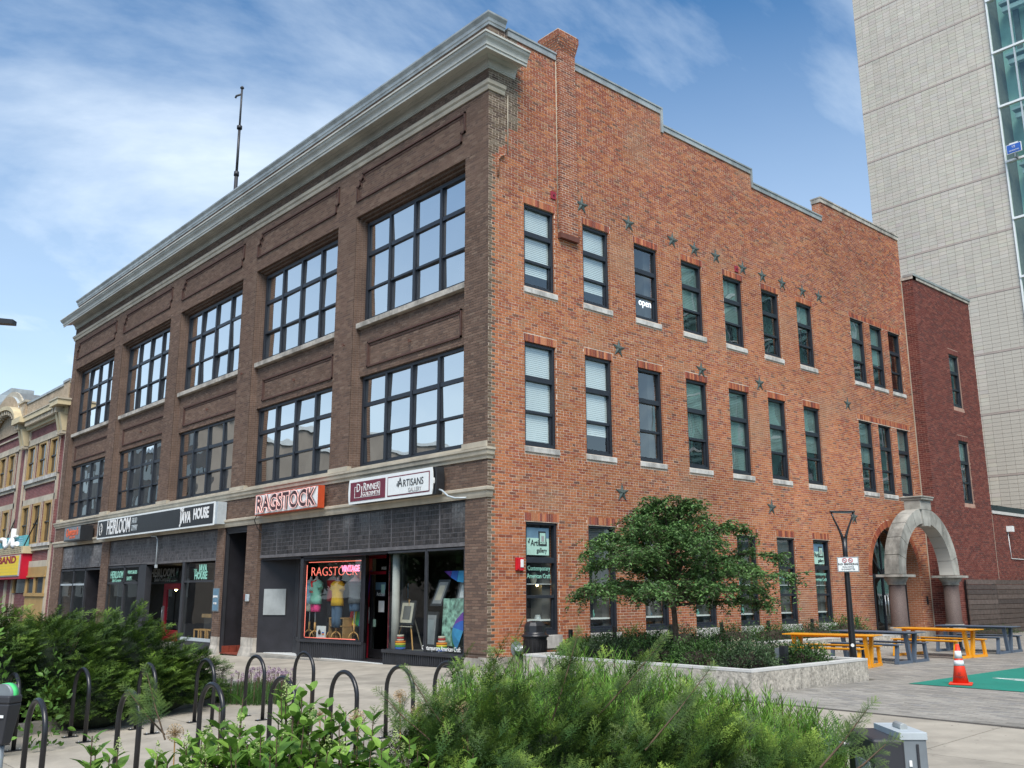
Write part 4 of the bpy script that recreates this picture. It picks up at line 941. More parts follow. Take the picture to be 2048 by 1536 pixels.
# things in the gallery window
ea = MB(); ea.bar((-3.58, .55, .24), (-3.05, .62, 1.46), .03, .02, 'wood_stand'); ea.bar((-2.72, .50, .24), (-3.05, .60, 1.46), .03, .02, 'wood_stand'); ea.bar((-3.0, 1.0, .24), (-3.05, .62, 1.46), .03, .02, 'linen'); ea.bar((-3.5, .52, .80), (-2.8, .52, .80), .03, .02, 'linen')
tag(ea.build('easel', loc=(-.75, 0, 0)), 'wooden artist easel standing in the gallery window beside the white column', 'easel')
def frame_pic(x0, x1, z0, z1, y, lean, fc, mt, art, label, rot=0):
    t = MB(); t.hexa([(x0, y, z0), (x1, y, z0), (x1, y+.04, z0), (x0, y+.04, z0), (x0+rot, y+lean, z1), (x1+rot, y+lean, z1), (x1+rot, y+lean+.04, z1), (x0+rot, y+lean+.04, z1)], fc)
    w_ = (x1-x0); h_ = (z1-z0); o_ = t.build('picture_frame'); tag(o_, label, 'framed picture', 'framed pictures in the gallery window')
    m_ = MB(); f_ = lambda u, v, e: (x0+w_*u+rot*v, y+lean*v-e, z0+h_*v)
    m_.poly([f_(.12, .09, .003), f_(.88, .09, .003), f_(.88, .91, .003), f_(.12, .91, .003)], mt); m_.build('mount', o_)
    m_ = MB(); m_.poly([f_(.26, .22, .006), f_(.74, .22, .006), f_(.74, .78, .006), f_(.26, .78, .006)], art); m_.build('print', o_)
    return o_
frame_pic(-4.15, -3.48, .84, 1.44, .50, .1, 'sign_black', 'linen', 'room_wall', 'black framed beige picture resting on the easel')
frame_pic(-2.85, -2.38, 1.32, 1.95, .55, .12, 'sign_black', 'art_grey', 'linen', 'tilted black frame with grey mount, upper middle of the gallery window', .22)
frame_pic(-1.85, -1.35, 1.40, 1.95, .55, .1, 'sign_black', 'art_grey', 'bill_white', 'black framed print partly behind the brown corner pier', .06)
frame_pic(-2.92, -2.40, .34, 1.18, .40, .08, 'sign_black', 'art_grey', 'grey_flashing', 'dark framed grey seascape standing low in the gallery window')
frame_pic(-5.15, -4.88, 1.50, 1.88, 1.3, .0, 'sky_blue', 'sky_blue', 'slate_blue', 'small blue poster hanging deep in the gallery')
pg = material('green_print', (.25,.42,.33), .6, nscale=9, namt=.85)
frame_pic(-2.28, -1.50, .40, 1.50, .48, .06, 'green_print', 'green_print', 'green_print', 'large pale green canvas behind the rainbow umbrella')
um_ = MB(); cx, cz, Rr = -1.42, .78, .54; hub = Vector((cx-.25, -.0+.16, cz+.16)); ring = []
axis = Vector((-.55, -.78, .30)).normalized(); ua = axis.cross(Vector((0,0,1))).normalized(); ub = ua.cross(axis); cen = Vector((cx, .42, cz))
cols_u = ['rain_red', 'hot_pink', 'pale_mint', 'rain_purple', 'rain_purple', 'rain_blue', 'sky_blue', 'sky_blue', 'rain_green', 'rain_green', 'rain_yellow', 'rain_orange']
hub = cen+axis*.22
for k in range(12):
    for j in range(3):
        def pt(a, r): return hub - axis*(.22*r*r) + (ua*math.cos(a)+ub*math.sin(a))*Rr*r
        a0, a1 = 2*math.pi*k/12, 2*math.pi*(k+1)/12
        um_.poly([pt(a0, j/3), pt(a1, j/3), pt(a1, (j+1)/3), pt(a0, (j+1)/3)], cols_u[k], True)
um_.tube([hub+axis*.04, cen-axis*.3], .01, 'silver', 6)
tag(um_.build('umbrella'), 'open rainbow umbrella lying on the gallery window floor beside the corner pier', 'umbrella')
dp = MB()
for k, c_ in enumerate(['rain_purple', 'rain_blue', 'sky_blue', 'sky_blue', 'pale_blue']):
    x_ = -2.15+k*.25; dp.poly([(x_, .5, 2.15), (x_+.24, .5, 2.15), (x_+.24, .45, 2.15-.28*math.sin((k+1)*math.pi/6)), (x_, .45, 2.15-.28*math.sin(k*math.pi/6)-.01)], c_)
tag(dp.build('silk_drape'), 'purple and blue silk hanging at the top of the gallery window', 'fabric')
for x_, z_ in ((-3.72, .26), (-2.02, .28)):
    jb = MB()
    for k, c_ in enumerate(['rain_blue', 'rain_green', 'rain_yellow', 'rain_orange', 'linen', 'rain_red', 'linen']): jb.lathe(x_, .3, [(.13 if k < 4 else .09, z_+k*.05), (.13 if k < 4 else .09, z_+k*.05+.048)], c_, 14)
    tag(jb.build('striped_pot'), 'striped rainbow pot by the white column' if x_ < -3 else 'striped rainbow pot below the green canvas', 'pot')
st_ = MB()
for a, b in (((-2.45, .9), (-2.45, 1.9)), ((-2.05, .9), (-2.05, 1.9))):
    for k in range(14): st_.lathe(a[0], 1.4, [(.006, a[1]+k*.075), (.009, a[1]+k*.075+.012)], 'mint', 5)
tag(st_.build('string_lights'), 'string of tiny green lights deep in the gallery', 'string lights')
# entry floor and mat
ef = MB(); ef.box(-10.9, -4.06, .25, 1.25, -.3, -.125, 'sign_white'); ef.box(-11.0, -.82, -.12, .3, -.3, -.135, 'kerb_concrete'); ef.build('entry_floor', bld)
mt_ = MB(); mt_.hexa([(-6.9, .35, -.125), (-4.4, .35, -.125), (-4.5, 1.1, -.125), (-6.5, 1.1, -.125), (-6.9, .35, -.11), (-4.4, .35, -.11), (-4.5, 1.1, -.11), (-6.5, 1.1, -.11)], 'black_panel'); tag(mt_.build('doormat'), 'black doormat on the pale tiles before the red framed door', 'doormat')

# ---- bay B: salad shop and coffee house
sb = MB()
for x_ in (-24.48, -22.58, -21.0): sb.box(x_-.05, x_+.05, .03, .13, -.4, 2.72, 'charcoal_paint')
sb.box(-20.98, -20.25, .02, .25, -.5, 2.72, 'charcoal_paint'); sb.box(-24.48, -21, .03, .12, 2.0, 2.08, 'charcoal_paint'); sb.box(-24.48, -20.25, .03, .2, 2.64, 2.74, 'charcoal_paint')
sb.box(-16.86, -16.66, .02, .2, -.4, 2.72, 'charcoal_paint'); sb.box(-16.7, -14.1, .03, .12, 2.0, 2.07, 'charcoal_paint'); sb.box(-14.2, -14.1, .03, .13, -.3, 2.7, 'charcoal_paint'); sb.box(-16.7, -14.1, .03, .14, .05, .15, 'light_grey')
sb.box(-16.7, -14.1, .02, .15, -.45, .05, 'charcoal_paint'); sb.box(-24.48, -20.25, .02, .15, -.6, .2, 'charcoal_paint'); sb.box(-23.6, -19.6, 1.15, 1.25, 2.0, 2.07, 'charcoal_paint'); sb.box(-23.6, -21.2, 1.15, 1.25, -.5, .1, 'charcoal_paint'); sb.box(-23.7, -23.6, .2, 1.25, -.5, 2.7, 'charcoal_paint'); sb.box(-20.3, -16.7, .05, 1.3, 2.70, 2.76, 'black_panel')
sb.box(-24.5, -14.1, 4.6, 4.7, -.5, 2.8, 'room_wall'); sb.box(-24.5, -14.1, .3, 4.7, 2.76, 2.8, 'dark_room'); sb.box(-24.6, -24.48, .2, 4.7, -.5, 2.8, 'dark_room'); sb.box(-14.12, -14.02, .3, 4.7, -.5, 2.8, 'dark_room'); sb.box(-24.5, -14.1, .3, 4.7, -.42, -.38, 'room_wall')
sb.build('shop_interior', bld)
for a, b in (((-24.43, .08), (-22.63, .08)), ((-22.53, .08), (-21.05, .08)), ((-16.66, .08), (-14.2, .08))):
    pane_xy(a, b, .15, 2.0, bld, frame=None); pane_xy(a, b, 2.07, 2.64, bld, frame=None)
pane_xy((-23.6, 1.2), (-19.6, 1.2), 2.07, 2.66, bld, frame=None); pane_xy((-23.6, 1.2), (-21.2, 1.2), .1, 2.0, bld, frame=None)
text('HEIRLOOM', .40, (-23.5, .06, 2.36), FRONT, 'mint_letter', bld, name='window_lettering', xs=.72, bold=.006, res=2); text('Salad Company', .2, (-23.5, .06, 2.14), FRONT, 'mint_letter', bld, name='window_lettering', shear=.3, xs=.8, res=2)
text('WRAPS SALADS', .2, (-21.8, .06, 2.44), FRONT, 'mint_letter', bld, name='window_lettering', xs=.7, res=2); text('SOUPS', .22, (-22.1, .06, 2.2), FRONT, 'mint_letter', bld, name='window_lettering', xs=.8, res=2)
text('HEIRLOOM', .46, (-21.55, 1.17, 2.42), FRONT, 'art_grey', bld, name='window_lettering', xs=1.05, bold=.008, res=2); text('Salad Company', .24, (-21.55, 1.17, 2.17), FRONT, 'art_grey', bld, name='window_lettering', shear=.3, xs=1.1, res=2)
text('JAVA', .34, (-15.2, .06, 2.46), FRONT, 'mint_letter', bld, name='window_lettering', xs=.85, bold=.012, res=2); text('HOUSE', .36, (-15.35, .06, 2.22), FRONT, 'mint_letter', bld, name='window_lettering', xs=.9, bold=.012, res=2); text('THE', .14, (-15.82, .06, 2.4), FRONT, 'mint_letter', bld, name='window_lettering', res=1)
rd = MB(); rd.box(-21.15, -20.87, 1.12, 1.2, .2, 2.0, 'door_red'); rd.box(-20.87, -19.6, 1.12, 1.2, 1.78, 2.0, 'door_red'); rd.box(-21.15, -19.6, 1.12, 1.2, -.15, .25, 'door_red'); rd.box(-21.15, -19.6, 1.1, 1.2, -.5, -.15, 'kerb_concrete')
rdo = rd.build('door', bld); rdo['label'] = 'red framed glass door'; pane_xy((-20.87, 1.16), (-19.6, 1.16), .27, 1.78, rdo, frame=None)
h_ = MB(); h_.box(-21.09, -20.98, 1.09, 1.12, .55, 1.15, 'silver'); h_.tube([(-21.03, 1.05, .6), (-21.03, 1.05, 1.1)], .02, 'silver'); h_.build('handle', rdo)
for x_, y__, z_ in ((-25.05+.6, .8, 1.78), (-23.7, .8, 1.78), (-22.6, 2.2, 1.82)):
    l = MB(); l.lathe(x_, y__, [(.02, z_-.1), (.07, z_-.05), (.05, z_+.03), (.02, z_+.06)], 'lamp_glow', 8); l.tube([(x_, y__, z_+.06), (x_, y__, 2.75)], .006, 'sign_black', 4); tag(l.build('pendant_lamp'), 'glowing bulb behind the %s of the salad shop' % ('left pane' if x_ < -24 else 'second pane' if x_ < -23 else 'doorway glass'), 'lamp', 'bulbs in the salad shop')
cb2 = MB(); cb2.box(-16.5, -14.2, .7, 1.3, .80, .92, 'wood_top'); cb2.box(-16.5, -14.2, .8, .84, .3, .8, 'sign_black'); tag(cb2.build('counter_table'), 'thick wooden counter inside the coffee house window', 'table')
for k in range(4):
    s = MB(); x_ = -16.3+k*.55; s.box(x_, x_+.4, .35, .7, .38, .42, 'wood_stand')
    for a in (0, .36):
        for b in (.35, .66): s.box(x_+a, x_+a+.04, b, b+.04, -.38, .38, 'wood_stand')
    tag(s.build('stool'), ['wooden stool at the coffee house counter, %s' % q for q in ('beside the red door', 'second from the red door', 'third from the red door', 'nearest the pier sign')][k], 'stool', 'stools at the coffee counter')
# ---- bay C
sc_ = MB()
for x_ in (-30.7, -28.9, -27.3): sc_.box(x_-.06, x_+.06, .03, .13, -.8, 2.72, 'charcoal_paint')
sc_.box(-30.7, -27.3, .03, .12, 1.98, 2.06, 'light_grey'); sc_.box(-30.7, -25.4, .03, .16, 2.62, 2.74, 'charcoal_paint'); sc_.box(-30.7, -27.3, .02, .15, -.8, .0, 'charcoal_paint')
sc_.box(-27.2, -25.4, 1.4, 1.5, -.8, 2.7, 'black_panel'); sc_.box(-27.3, -27.2, .1, 1.5, -.8, 2.7, 'black_panel'); sc_.box(-25.5, -25.4, .1, 1.5, -.8, 2.7, 'black_panel')
sc_.box(-30.8, -25.4, 3.4, 3.5, -.8, 2.8, 'dark_room'); sc_.box(-30.8, -25.4, .2, 3.5, 2.75, 2.8, 'dark_room'); sc_.box(-31, -30.9, .2, 3.5, -.8, 2.8, 'dark_room'); sc_.build('shop_interior', bld)
for a, b in (((-30.64, .08), (-28.96, .08)), ((-28.84, .08), (-27.36, .08))): pane_xy(a, b, 0, 1.98, bld, frame=None); pane_xy(a, b, 2.06, 2.62, bld, frame=None)

# ================================================================== SIGNS AND THINGS FIXED TO THE BUILDING
s = empty('shop_sign', (0,0,0), 'white sign box with red sides and chunky outlined letters over the narrow doorway', 'sign', 'shop signs over the street')
b = MB(); b.box(-10.75, -6.95, -.34, -.14, 3.97, 4.60, 'orange_red'); b.box(-10.72, -6.98, -.35, -.341, 4.0, 4.57, 'sign_white'); b.box(-10.5, -7.2, -.14, -.0, 4.1, 4.4, 'orange_red'); b.build('sign_box', s)
text('RAGSTOCK', .66, (-8.84, -.36, 4.27), FRONT, 'dark_letter', s, xs=1.02, bold=.018, extrude=.01)
text('RAGSTOCK', .66, (-8.84, -.40, 4.27), FRONT, 'neon_white', s, name='neon_outline', xs=1.02, bold=.035, outline=.010)
text('RAGSTOCK', .66, (-8.84, -.362, 4.27), FRONT, 'art_grey', s, name='outline_print', xs=1.02, bold=.055, outline=.004)
c = MB(); c.tube([(-10.7, -.3, 3.98), (-10.95, -.25, 3.85), (-11.0, -.1, 3.6), (-10.85, -.02, 3.45), (-10.6, 0, 3.5)], .013, 'sign_black', 6); c.build('cable', s)
s = empty('shop_sign', (0,0,0), 'double sign box with maroon goldsmith half and white gallery half', 'sign', 'shop signs over the street')
b = MB(); b.box(-5.28, -1.62, -.32, -.10, 3.93, 4.58, 'sign_black')
prof_ = [(0, 0), (.03, .12), (.045, .33), (.03, .52), (0, .65)]
for k in range(4):
    e0, z0_, e1, z1_ = prof_[k][0], prof_[k][1], prof_[k+1][0], prof_[k+1][1]
    b.hexa([(-5.33-e0, -.34, 3.93+z0_), (-1.66-.0+e0, -.34, 3.93+z0_), (-1.66+e0, -.28, 3.93+z0_), (-5.33-e0, -.28, 3.93+z0_), (-5.33-e1, -.34, 3.93+z1_), (-1.66+e1, -.34, 3.93+z1_), (-1.66+e1, -.28, 3.93+z1_), (-5.33-e1, -.28, 3.93+z1_)], 'silver' if 0 else 'sign_white')
    b.hexa([(-1.60+e0, -.30, 3.93+z0_), (-1.56+e0, -.30, 3.93+z0_), (-1.56+e0, -.06, 3.93+z0_), (-1.60+e0, -.06, 3.93+z0_), (-1.60+e1, -.30, 3.93+z1_), (-1.56+e1, -.30, 3.93+z1_), (-1.56+e1, -.06, 3.93+z1_), (-1.60+e1, -.06, 3.93+z1_)], 'sign_black')
b.build('sign_box', s)
p = MB(); p.box(-5.26, -3.62, -.350, -.341, 4.0, 4.50, 'maroon_sign'); p.box(-3.52, -1.74, -.346, -.341, 4.0, 4.50, 'maroon_sign'); p.box(-3.49, -1.77, -.352, -.347, 4.03, 4.47, 'sign_white')
for a, q, c1, d in ((-5.05, -3.85, 4.08, 4.09), (-5.05, -5.035, 4.09, 4.36), (-3.865, -3.85, 4.09, 4.42), (-5.05, -4.95, 4.36, 4.375), (-4.0, -3.85, 4.41, 4.425)): p.box(a, q, -.355, -.351, c1, d, 'white_letter')
p.build('sign_face', s)
text('D', .31, (-4.86, -.356, 4.33), FRONT, 'white_letter', s, xs=.8); text('J', .31, (-4.70, -.356, 4.25), FRONT, 'white_letter', s, xs=.8); text('R', .31, (-4.55, -.356, 4.33), FRONT, 'white_letter', s, xs=.8); text('INNER', .235, (-4.18, -.356, 4.315), FRONT, 'white_letter', s, xs=.84); text('GOLDSMITH', .155, (-4.26, -.356, 4.15), FRONT, 'white_letter', s, xs=.90)
text('A', .34, (-2.95, -.356, 4.31), FRONT, 'sign_black', s, xs=.85); text('RTISANS', .25, (-2.40, -.356, 4.28), FRONT, 'sign_black', s, xs=.90); text('the', .11, (-3.06, -.356, 4.30), (R(90), R(-70), 0), 'sign_black', s, res=1); text('GALLERY', .15, (-2.33, -.356, 4.10), FRONT, 'art_grey', s, xs=.9)
c = MB(); c.tube([(-1.58, -.2, 4.05), (-1.40, -.22, 4.0), (-1.2, -.2, 3.86), (-1.0, -.15, 3.80), (-.7, -.05, 3.79)], .022, 'light_grey', 8); c.build('conduit', s)
s = empty('shop_sign', (0,0,0), 'long black sign box with white lettering at both ends', 'sign', 'shop signs over the street')
b = MB(); b.box(-24.95, -13.42, -.36, -.04, 3.87, 4.60, 'light_grey'); b.box(-24.98, -13.60, -.385, -.361, 3.84, 4.62, 'sign_white'); b.build('sign_box', s)
p = MB()
for k in range(4): p.box(-24.90+k*2.81, -24.90+(k+1)*2.81-.006, -.392, -.386, 3.90, 4.56, 'sign_black')
p.build('sign_face', s)
text('HEIRLOOM', .80, (-22.50, -.396, 4.23), FRONT, 'white_letter', s, xs=.66, bold=.012); text('SALAD', .32, (-20.78, -.396, 4.38), FRONT, 'light_grey', s, xs=.55); text('COMPANY', .32, (-20.74, -.396, 4.10), FRONT, 'light_grey', s, xs=.40)
lf = MB(); lf.tube([(-24.55+.16*math.cos(t), -.395, 4.23+.24*math.sin(t)) for t in [i*math.pi/8 for i in range(17)]], .012, 'white_letter', 4)
for k in range(3): lf.tube([(-24.67, -.395, 4.1+k*.12), (-24.43, -.395, 4.16+k*.12)], .012, 'white_letter', 4)
lf.build('leaf_emblem', s)
text('THE', .22, (-16.25, -.396, 4.47), FRONT, 'white_letter', s, xs=.85, bold=.008); text('JAVA', .52, (-15.92, -.396, 4.20), FRONT, 'white_letter', s, xs=.78, bold=.02); text('HOUSE', .50, (-14.63, -.396, 4.27), FRONT, 'white_letter', s, xs=.78, bold=.018)
s = empty('shop_sign', (0,0,0), 'small dark projecting sign box with orange script at the far end', 'sign', 'shop signs over the street')
b = MB(); b.box(-28.6, -26.4, -.62, -.10, 3.88, 4.52, 'sign_black'); b.box(-28.55, -26.45, -.632, -.621, 3.93, 4.47, 'galv'); b.box(-28.2, -26.6, -.1, 0, 4.0, 4.4, 'sign_black'); b.build('sign_box', s)
text("Quinton's", .44, (-27.5, -.64, 4.25), FRONT, 'orange_letter', s, xs=.95, shear=.25, bold=.012); text('BAR & DELI', .14, (-27.4, -.64, 4.02), FRONT, 'orange_letter', s, xs=1.1)
s = empty('directory_sign', (0,0,0), 'narrow grey upright sign on the brick pier left of the black doorway', 'sign')
b = MB(); b.box(-14.08, -13.62, -.03, -.006, 1.05, 1.80, 'galv'); b.box(-14.05, -13.65, -.036, -.031, 1.08, 1.77, 'slate_blue'); b.build('sign_face', s)
text('JAVA HOUSE', .10, (-13.85, -.042, 1.52), FRONT, 'white_letter', s, xs=.6, res=1); text('UPSTAIRS', .09, (-13.85, -.042, 1.30), FRONT, 'white_letter', s, xs=.6, res=1)
b = MB(); b.box(-11.66, -11.46, -.07, -.006, 1.38, 1.60, 'light_grey'); b.box(-11.84, -11.72, -.05, -.006, 1.42, 1.60, 'rust'); tag(b.build('meter_box', bevel=.02), 'small silver utility box on the pier right of the black doorway', 'utility box')
b = MB(); b.tube([(-19.95, -.0, 3.80), (-19.8, -.06, 3.76), (-19.3, -.07, 3.72), (-19.12, -.07, 3.6), (-19.12, -.06, 2.66)], .024, 'light_grey', 8); b.box(-19.17, -19.07, -.09, -.02, 2.56, 2.68, 'light_grey'); tag(b.build('conduit'), 'grey conduit hanging down over the dark transom band of the salad shop', 'conduit')
# fire alarm, hose connection, tie plates, stars
b = MB(); b.box(.006, .06, .83, 1.06, 2.13, 2.42, 'alarm_red'); b.box(.06, .075, .95, 1.04, 2.2, 2.38, 'sign_white'); b.box(.06, .08, .85, .90, 2.16, 2.40, 'alarm_red'); tag(b.build('fire_alarm', bevel=.008), 'red fire alarm box on the orange brick wall beside the first ground floor window', 'fire alarm')
b = MB(); b.tube([(.0, .86, .40), (.02, .86, .40)], .17, 'galv', 20); b.tube([(.02, .86, .40), (.16, .92, .40)], .07, 'light_grey', 14); b.tube([(.02, .86, .40), (.14, .78, .40)], .06, 'light_grey', 14); b.tube([(.16, .92, .40), (.19, .93, .40)], .085, 'silver', 14); tag(b.build('hose_connection'), 'round silver fire hose connection low on the corner wall', 'hose connection')
for k, (y_, z_) in enumerate(((2.20, 11.74), (10.25, 11.60))):
    b = MB(); b.box(.004, .03, y_-.09, y_+.09, z_-.10, z_+.10, 'maroon_cloth'); b.tube([(.03, y_, z_), (.06, y_, z_)], .02, 'sign_black', 6); tag(b.build('tie_plate'), ['square dark red wall plate beside the chimney', 'square dark red wall plate beside a star in the upper row'][k], 'wall plate', 'square tie plates')
def star_mesh():
    b = MB(); c0 = (.045, 0, 0); pts_ = []
    for k in range(10):
        a = math.pi/2+k*math.pi/5; r = .26 if k % 2 == 0 else .095; pts_.append((.012, r*math.cos(a), r*math.sin(a)))
    for k in range(10):
        b.poly([c0, pts_[k], pts_[(k+1) % 10]], 'star_iron'); b.poly([pts_[k], (.0, pts_[k][1], pts_[k][2]), (.0, pts_[(k+1) % 10][1], pts_[(k+1) % 10][2]), pts_[(k+1) % 10]], 'star_iron')
    b.tube([(.03, 0, 0), (.065, 0, 0)], .022, 'star_iron', 6)
    return b.build('wall_star')
STARS = [(3.27,11.78,'just right of the chimney foot'),(5.16,11.76,'above the gap between second and third top windows'),(7.08,11.75,'above left of the fourth top window'),(8.13,11.74,'right above the fourth top window'),(9.2,11.77,'between the fourth and fifth top windows'),(10.61,11.71,'above right of the fifth top window'),(11.7,11.7,'above left of the sixth top window'),(12.86,11.7,'between the sixth and seventh top windows'),(14.09,11.7,'above the seventh top window'),(15.15,11.73,'last of the top row'),(4.59,8.03,'between the storeys above the second middle window'),(8.19,8.0,'above the fourth middle window'),(11.17,8.03,'above left of the sixth middle window'),(16.55,8.07,'left of the triple middle windows'),(4.57,4.16,'low on the wall above the second ground floor window'),(11.41,4.16,'low on the wall behind the tree top'),(16.36,4.1,'low on the wall right of the lamp head')]
st0 = star_mesh()
for k, (y_, z_, t) in enumerate(STARS):
    o_ = st0 if k == 0 else dup(st0)
    o_.location = (.002, y_, z_); o_.rotation_euler = (random.uniform(-.12, .12), 0, 0); tag(o_, 'dark iron star '+t, 'star anchor', 'iron star wall anchors')
# mast on the roof
b = MB(); b.tube([(-21.2, 3, 14.5), (-21.2, 3, 20.0)], .085, 'charcoal_paint', 10); b.tube([(-21.2, 3, 20.0), (-21.2, 3, 20.2)], [.12, .11], 'charcoal_paint', 10); b.tube([(-21.2, 3, 20.2), (-21.2, 3, 22.4)], .06, 'charcoal_paint', 10); b.tube([(-21.2, 3, 22.3), (-21.2, 3, 22.45)], .12, 'charcoal_paint', 10); b.tube([(-21.2, 3, 22.4), (-21.2, 3, 24.3)], .045, 'charcoal_paint', 10); b.lathe(-21.2, 3, [(.05, 24.3), (.1, 24.36), (.05, 24.44)], 'charcoal_paint', 8); b.tube([(-21.2, 3, 24.05), (-21.42, 2.85, 24.0), (-21.45, 2.82, 23.9)], .05, 'charcoal_paint', 6)
tag(b.build('flagpole'), 'bare grey flagpole rising from the roof behind the cornice', 'flagpole')

# ================================================================== ANNEX (dark red brick)
ann = empty('brick_annex', (0,0,0), 'plain dark red brick annex behind the arch with two narrow windows', 'building')
AX, AY0, AY1, AY2 = .45, YB-.02, 26.75, 40.
aw = [(24.2, 25.12, 8.93, 11.12), (24.25, 25.17, 5.02, 7.54)]
def ann_cols(n): return np.array([(.17,.053,.042),(.195,.064,.050),(.15,.048,.040),(.21,.074,.056),(.13,.05,.043)])[rng.integers(0,5,n)]*rng.normal(1,.08,(n,1)).clip(.8,1.25)
h_ = [(a, b, c, d) for a, b, c, d in aw]
cs = courses(AY0, AY2, -.2, 13.75, [(AY0, AY1, 13.72), (AY1, AY2, 4.75)], h_, bh=.0762)
mortar_mesh([cs], (AX-.006, 0, 0), (0,1,0), (1,0,0), 'maroon_mortar', 'side_wall', ann)
hb = h_ + [(a-.02, b+.06, c-.15, c) for a, b, c, d in aw] + [(a-.03, b+.03, d, d+.2) for a, b, c, d in aw]
cs = courses(AY0, AY2, -.2, 13.75, [(AY0, AY1, 13.72), (AY1, AY2, 4.75)], hb, bh=.0762)
q = lay(cs, .22, .013, 0); V1, F1, C1 = brick_arrays(q, (AX, 0, 0), (0,1,0), (0,0,1), (1,0,0), .004, .012, ann_cols(len(q)))
cs2 = courses(-.05, AX, -.2, 13.75, bh=.0762); q2 = lay(cs2, .22, .013, 0); V2, F2, C2 = brick_arrays(q2, (0, AY0, 0), (1,0,0), (0,0,1), (0,-1,0), .004, .012, ann_cols(len(q2)))
q3 = soldiers([(a-.03, b+.03, d, d+.2) for a, b, c, d in aw]); V3, F3, C3 = brick_arrays(q3, (AX, 0, 0), (0,1,0), (0,0,1), (1,0,0), .004, .012, ann_cols(len(q3)))
o = np_mesh('maroon_brickwork', np.vstack([V1,V2,V3]), np.vstack([F1, F2+len(V1), F3+len(V1)+len(V2)]), 'brick', ann, np.vstack([C1,C2,C3])); tag(o, kind='stuff')
mb = MB(); mb.box(-3, AX-.004, AY0+.004, AY0+.3, -.2, 13.7, 'maroon_mortar'); mb.box(-3, AX-.01, AY1-.3, AY1, 4.7, 13.7, 'maroon_mortar'); mb.box(-3, AX-.02, AY0, AY1, 13.5, 13.7, 'maroon_mortar')
mb.box(AX-.3, AX+.05, AY0-.04, AY1+.04, 13.72, 13.84, 'limestone'); mb.box(AX-.35, AX+.08, AY0-.06, AY1+.06, 13.84, 13.93, 'grey_flashing'); mb.box(-3, AX+.05, AY0-.05, AY0+.25, 13.72, 13.86, 'limestone')
mb.box(AX-.3, AX+.04, AY1+.0, AY2, 4.75, 4.87, 'planter_cap'); mb.box(AX-.5, AX-.2, AY1, AY2, 4.87, 5.15, 'sign_black'); mb.build('coping', ann)
mb = MB()
for a, b, c, d in aw:
    for (p, q_) in (((a, c), (a, d)), ((b, c), (b, d)), ((a, d), (b, d))): mb.poly([(AX-.006, p[0], p[1]), (AX-.006, q_[0], q_[1]), (AX-.3, q_[0], q_[1]), (AX-.3, p[0], p[1])], 'maroon_mortar')
mb.build('window_reveal', ann)
for i, (a, b, c, d) in enumerate(aw): sash_window(a, b, c, d, x=AX-.02, mode='half', parent=ann, ext=.05)
jt = MB(); jt.box(AX, AX+.008, 26.72, 26.74, 2.1, 4.7, 'cream_stone'); jt.box(.002, .03, YB-.06, YB-.025, 0, 13.9, 'cream_stone'); jt.build('expansion_joint', ann)
b = MB(); b.box(AX+.02, AX+.25, 28.0, 28.22, 4.05, 4.28, 'sign_white'); b.tube([(AX+.03, 28.1, 4.05), (AX+.03, 28.15, 2.95), (AX+.03, 40, 2.85)], .018, 'sign_white', 6); tag(b.build('security_camera'), 'white security camera with conduit on the dark red annex wall', 'camera')
# wooden screen of horizontal boards
wf = empty('wooden_fence', (0,0,0), 'weathered brown wooden screen of horizontal boards against the dark red annex', 'fence')
nb_ = 11; bhz = 2.08/nb_
for k in range(nb_):
    for (a, b_) in ((23.25, 25.9), (25.91, 29.2), (29.21, 33.)):
        P = np.array([(AX+.14, a), (AX+.19, a), (AX+.19, b_), (AX+.14, b_)]); z0 = k*bhz+.004; z1 = (k+1)*bhz-.012
        V = [(x, y, z0) for x, y in P]+[(x, y, z1) for x, y in P]; e_ = random.uniform(0, .012); V = [(x+e_, y, z) for x, y, z in V]
        c_ = np.array(random.choice([(.085,.062,.052),(.105,.078,.066),(.07,.052,.046),(.12,.09,.078)]))*random.uniform(.85,1.15)
        np_mesh('board', V, [(0,3,2,1),(4,5,6,7),(0,1,5,4),(1,2,6,5),(2,3,7,6),(3,0,4,7)], 'wood_board', wf, np.repeat([c_], 8, 0))
for y_ in (23.4, 25.9, 29.2, 32.5): p = MB(); p.box(AX+.04, AX+.14, y_-.05, y_+.05, 0, 2.05, 'sign_black'); p.build('post', wf)

# ================================================================== TOWER
tow = empty('tower_building', (0,0,0), 'tall pale tiled tower with a green glass curtain wall on the right', 'building')
TY = 34.0; TX0, TX1, TX2 = -7.0, .235, 22.0; FL = 3.04; ZB = 25.32-8*FL; ZT = 25.32+7*FL
core = MB(); core.box(TX0+.02, TX1, TY+.02, TY+14, 0, ZT, 'tower_joint'); material('atrium_wall', (.55,.74,.67), .8, nscale=.5, namt=.35); core.box(TX1, TX2, TY+1.5, TY+14, 0, ZT, 'atrium_wall'); core.build('core', tow)
T = []; nc = 17; cw = (TX1-TX0)/nc
for f_ in range(-9, 8):
    z0 = 25.32+(f_-1)*FL
    T0 = z0+.065; nr = 15; rh = (FL-.10)/nr
    for r in range(nr):
        for c in range(nc):
            T.append((TX0+c*cw+.006, TX0+(c+1)*cw-.006, T0+r*rh+.006, T0+(r+1)*rh-.006))
T = np.array(T); T = T[T[:,2] > 2.5]; n = len(T)
c_ = np.array([.53,.485,.41])*rng.normal(1, .03, (n,1))+rng.normal(0,.006,(n,3)); c_ *= (.90+.14*smooth_noise(T[:,0]+20, T[:,2], .35, 44)+.08*smooth_noise((T[:,0]+20)*3, T[:,2]*.2, .6, 47))[:,None]
um = (T[:,0]+T[:,1])/2; vm = (T[:,2]+T[:,3])/2
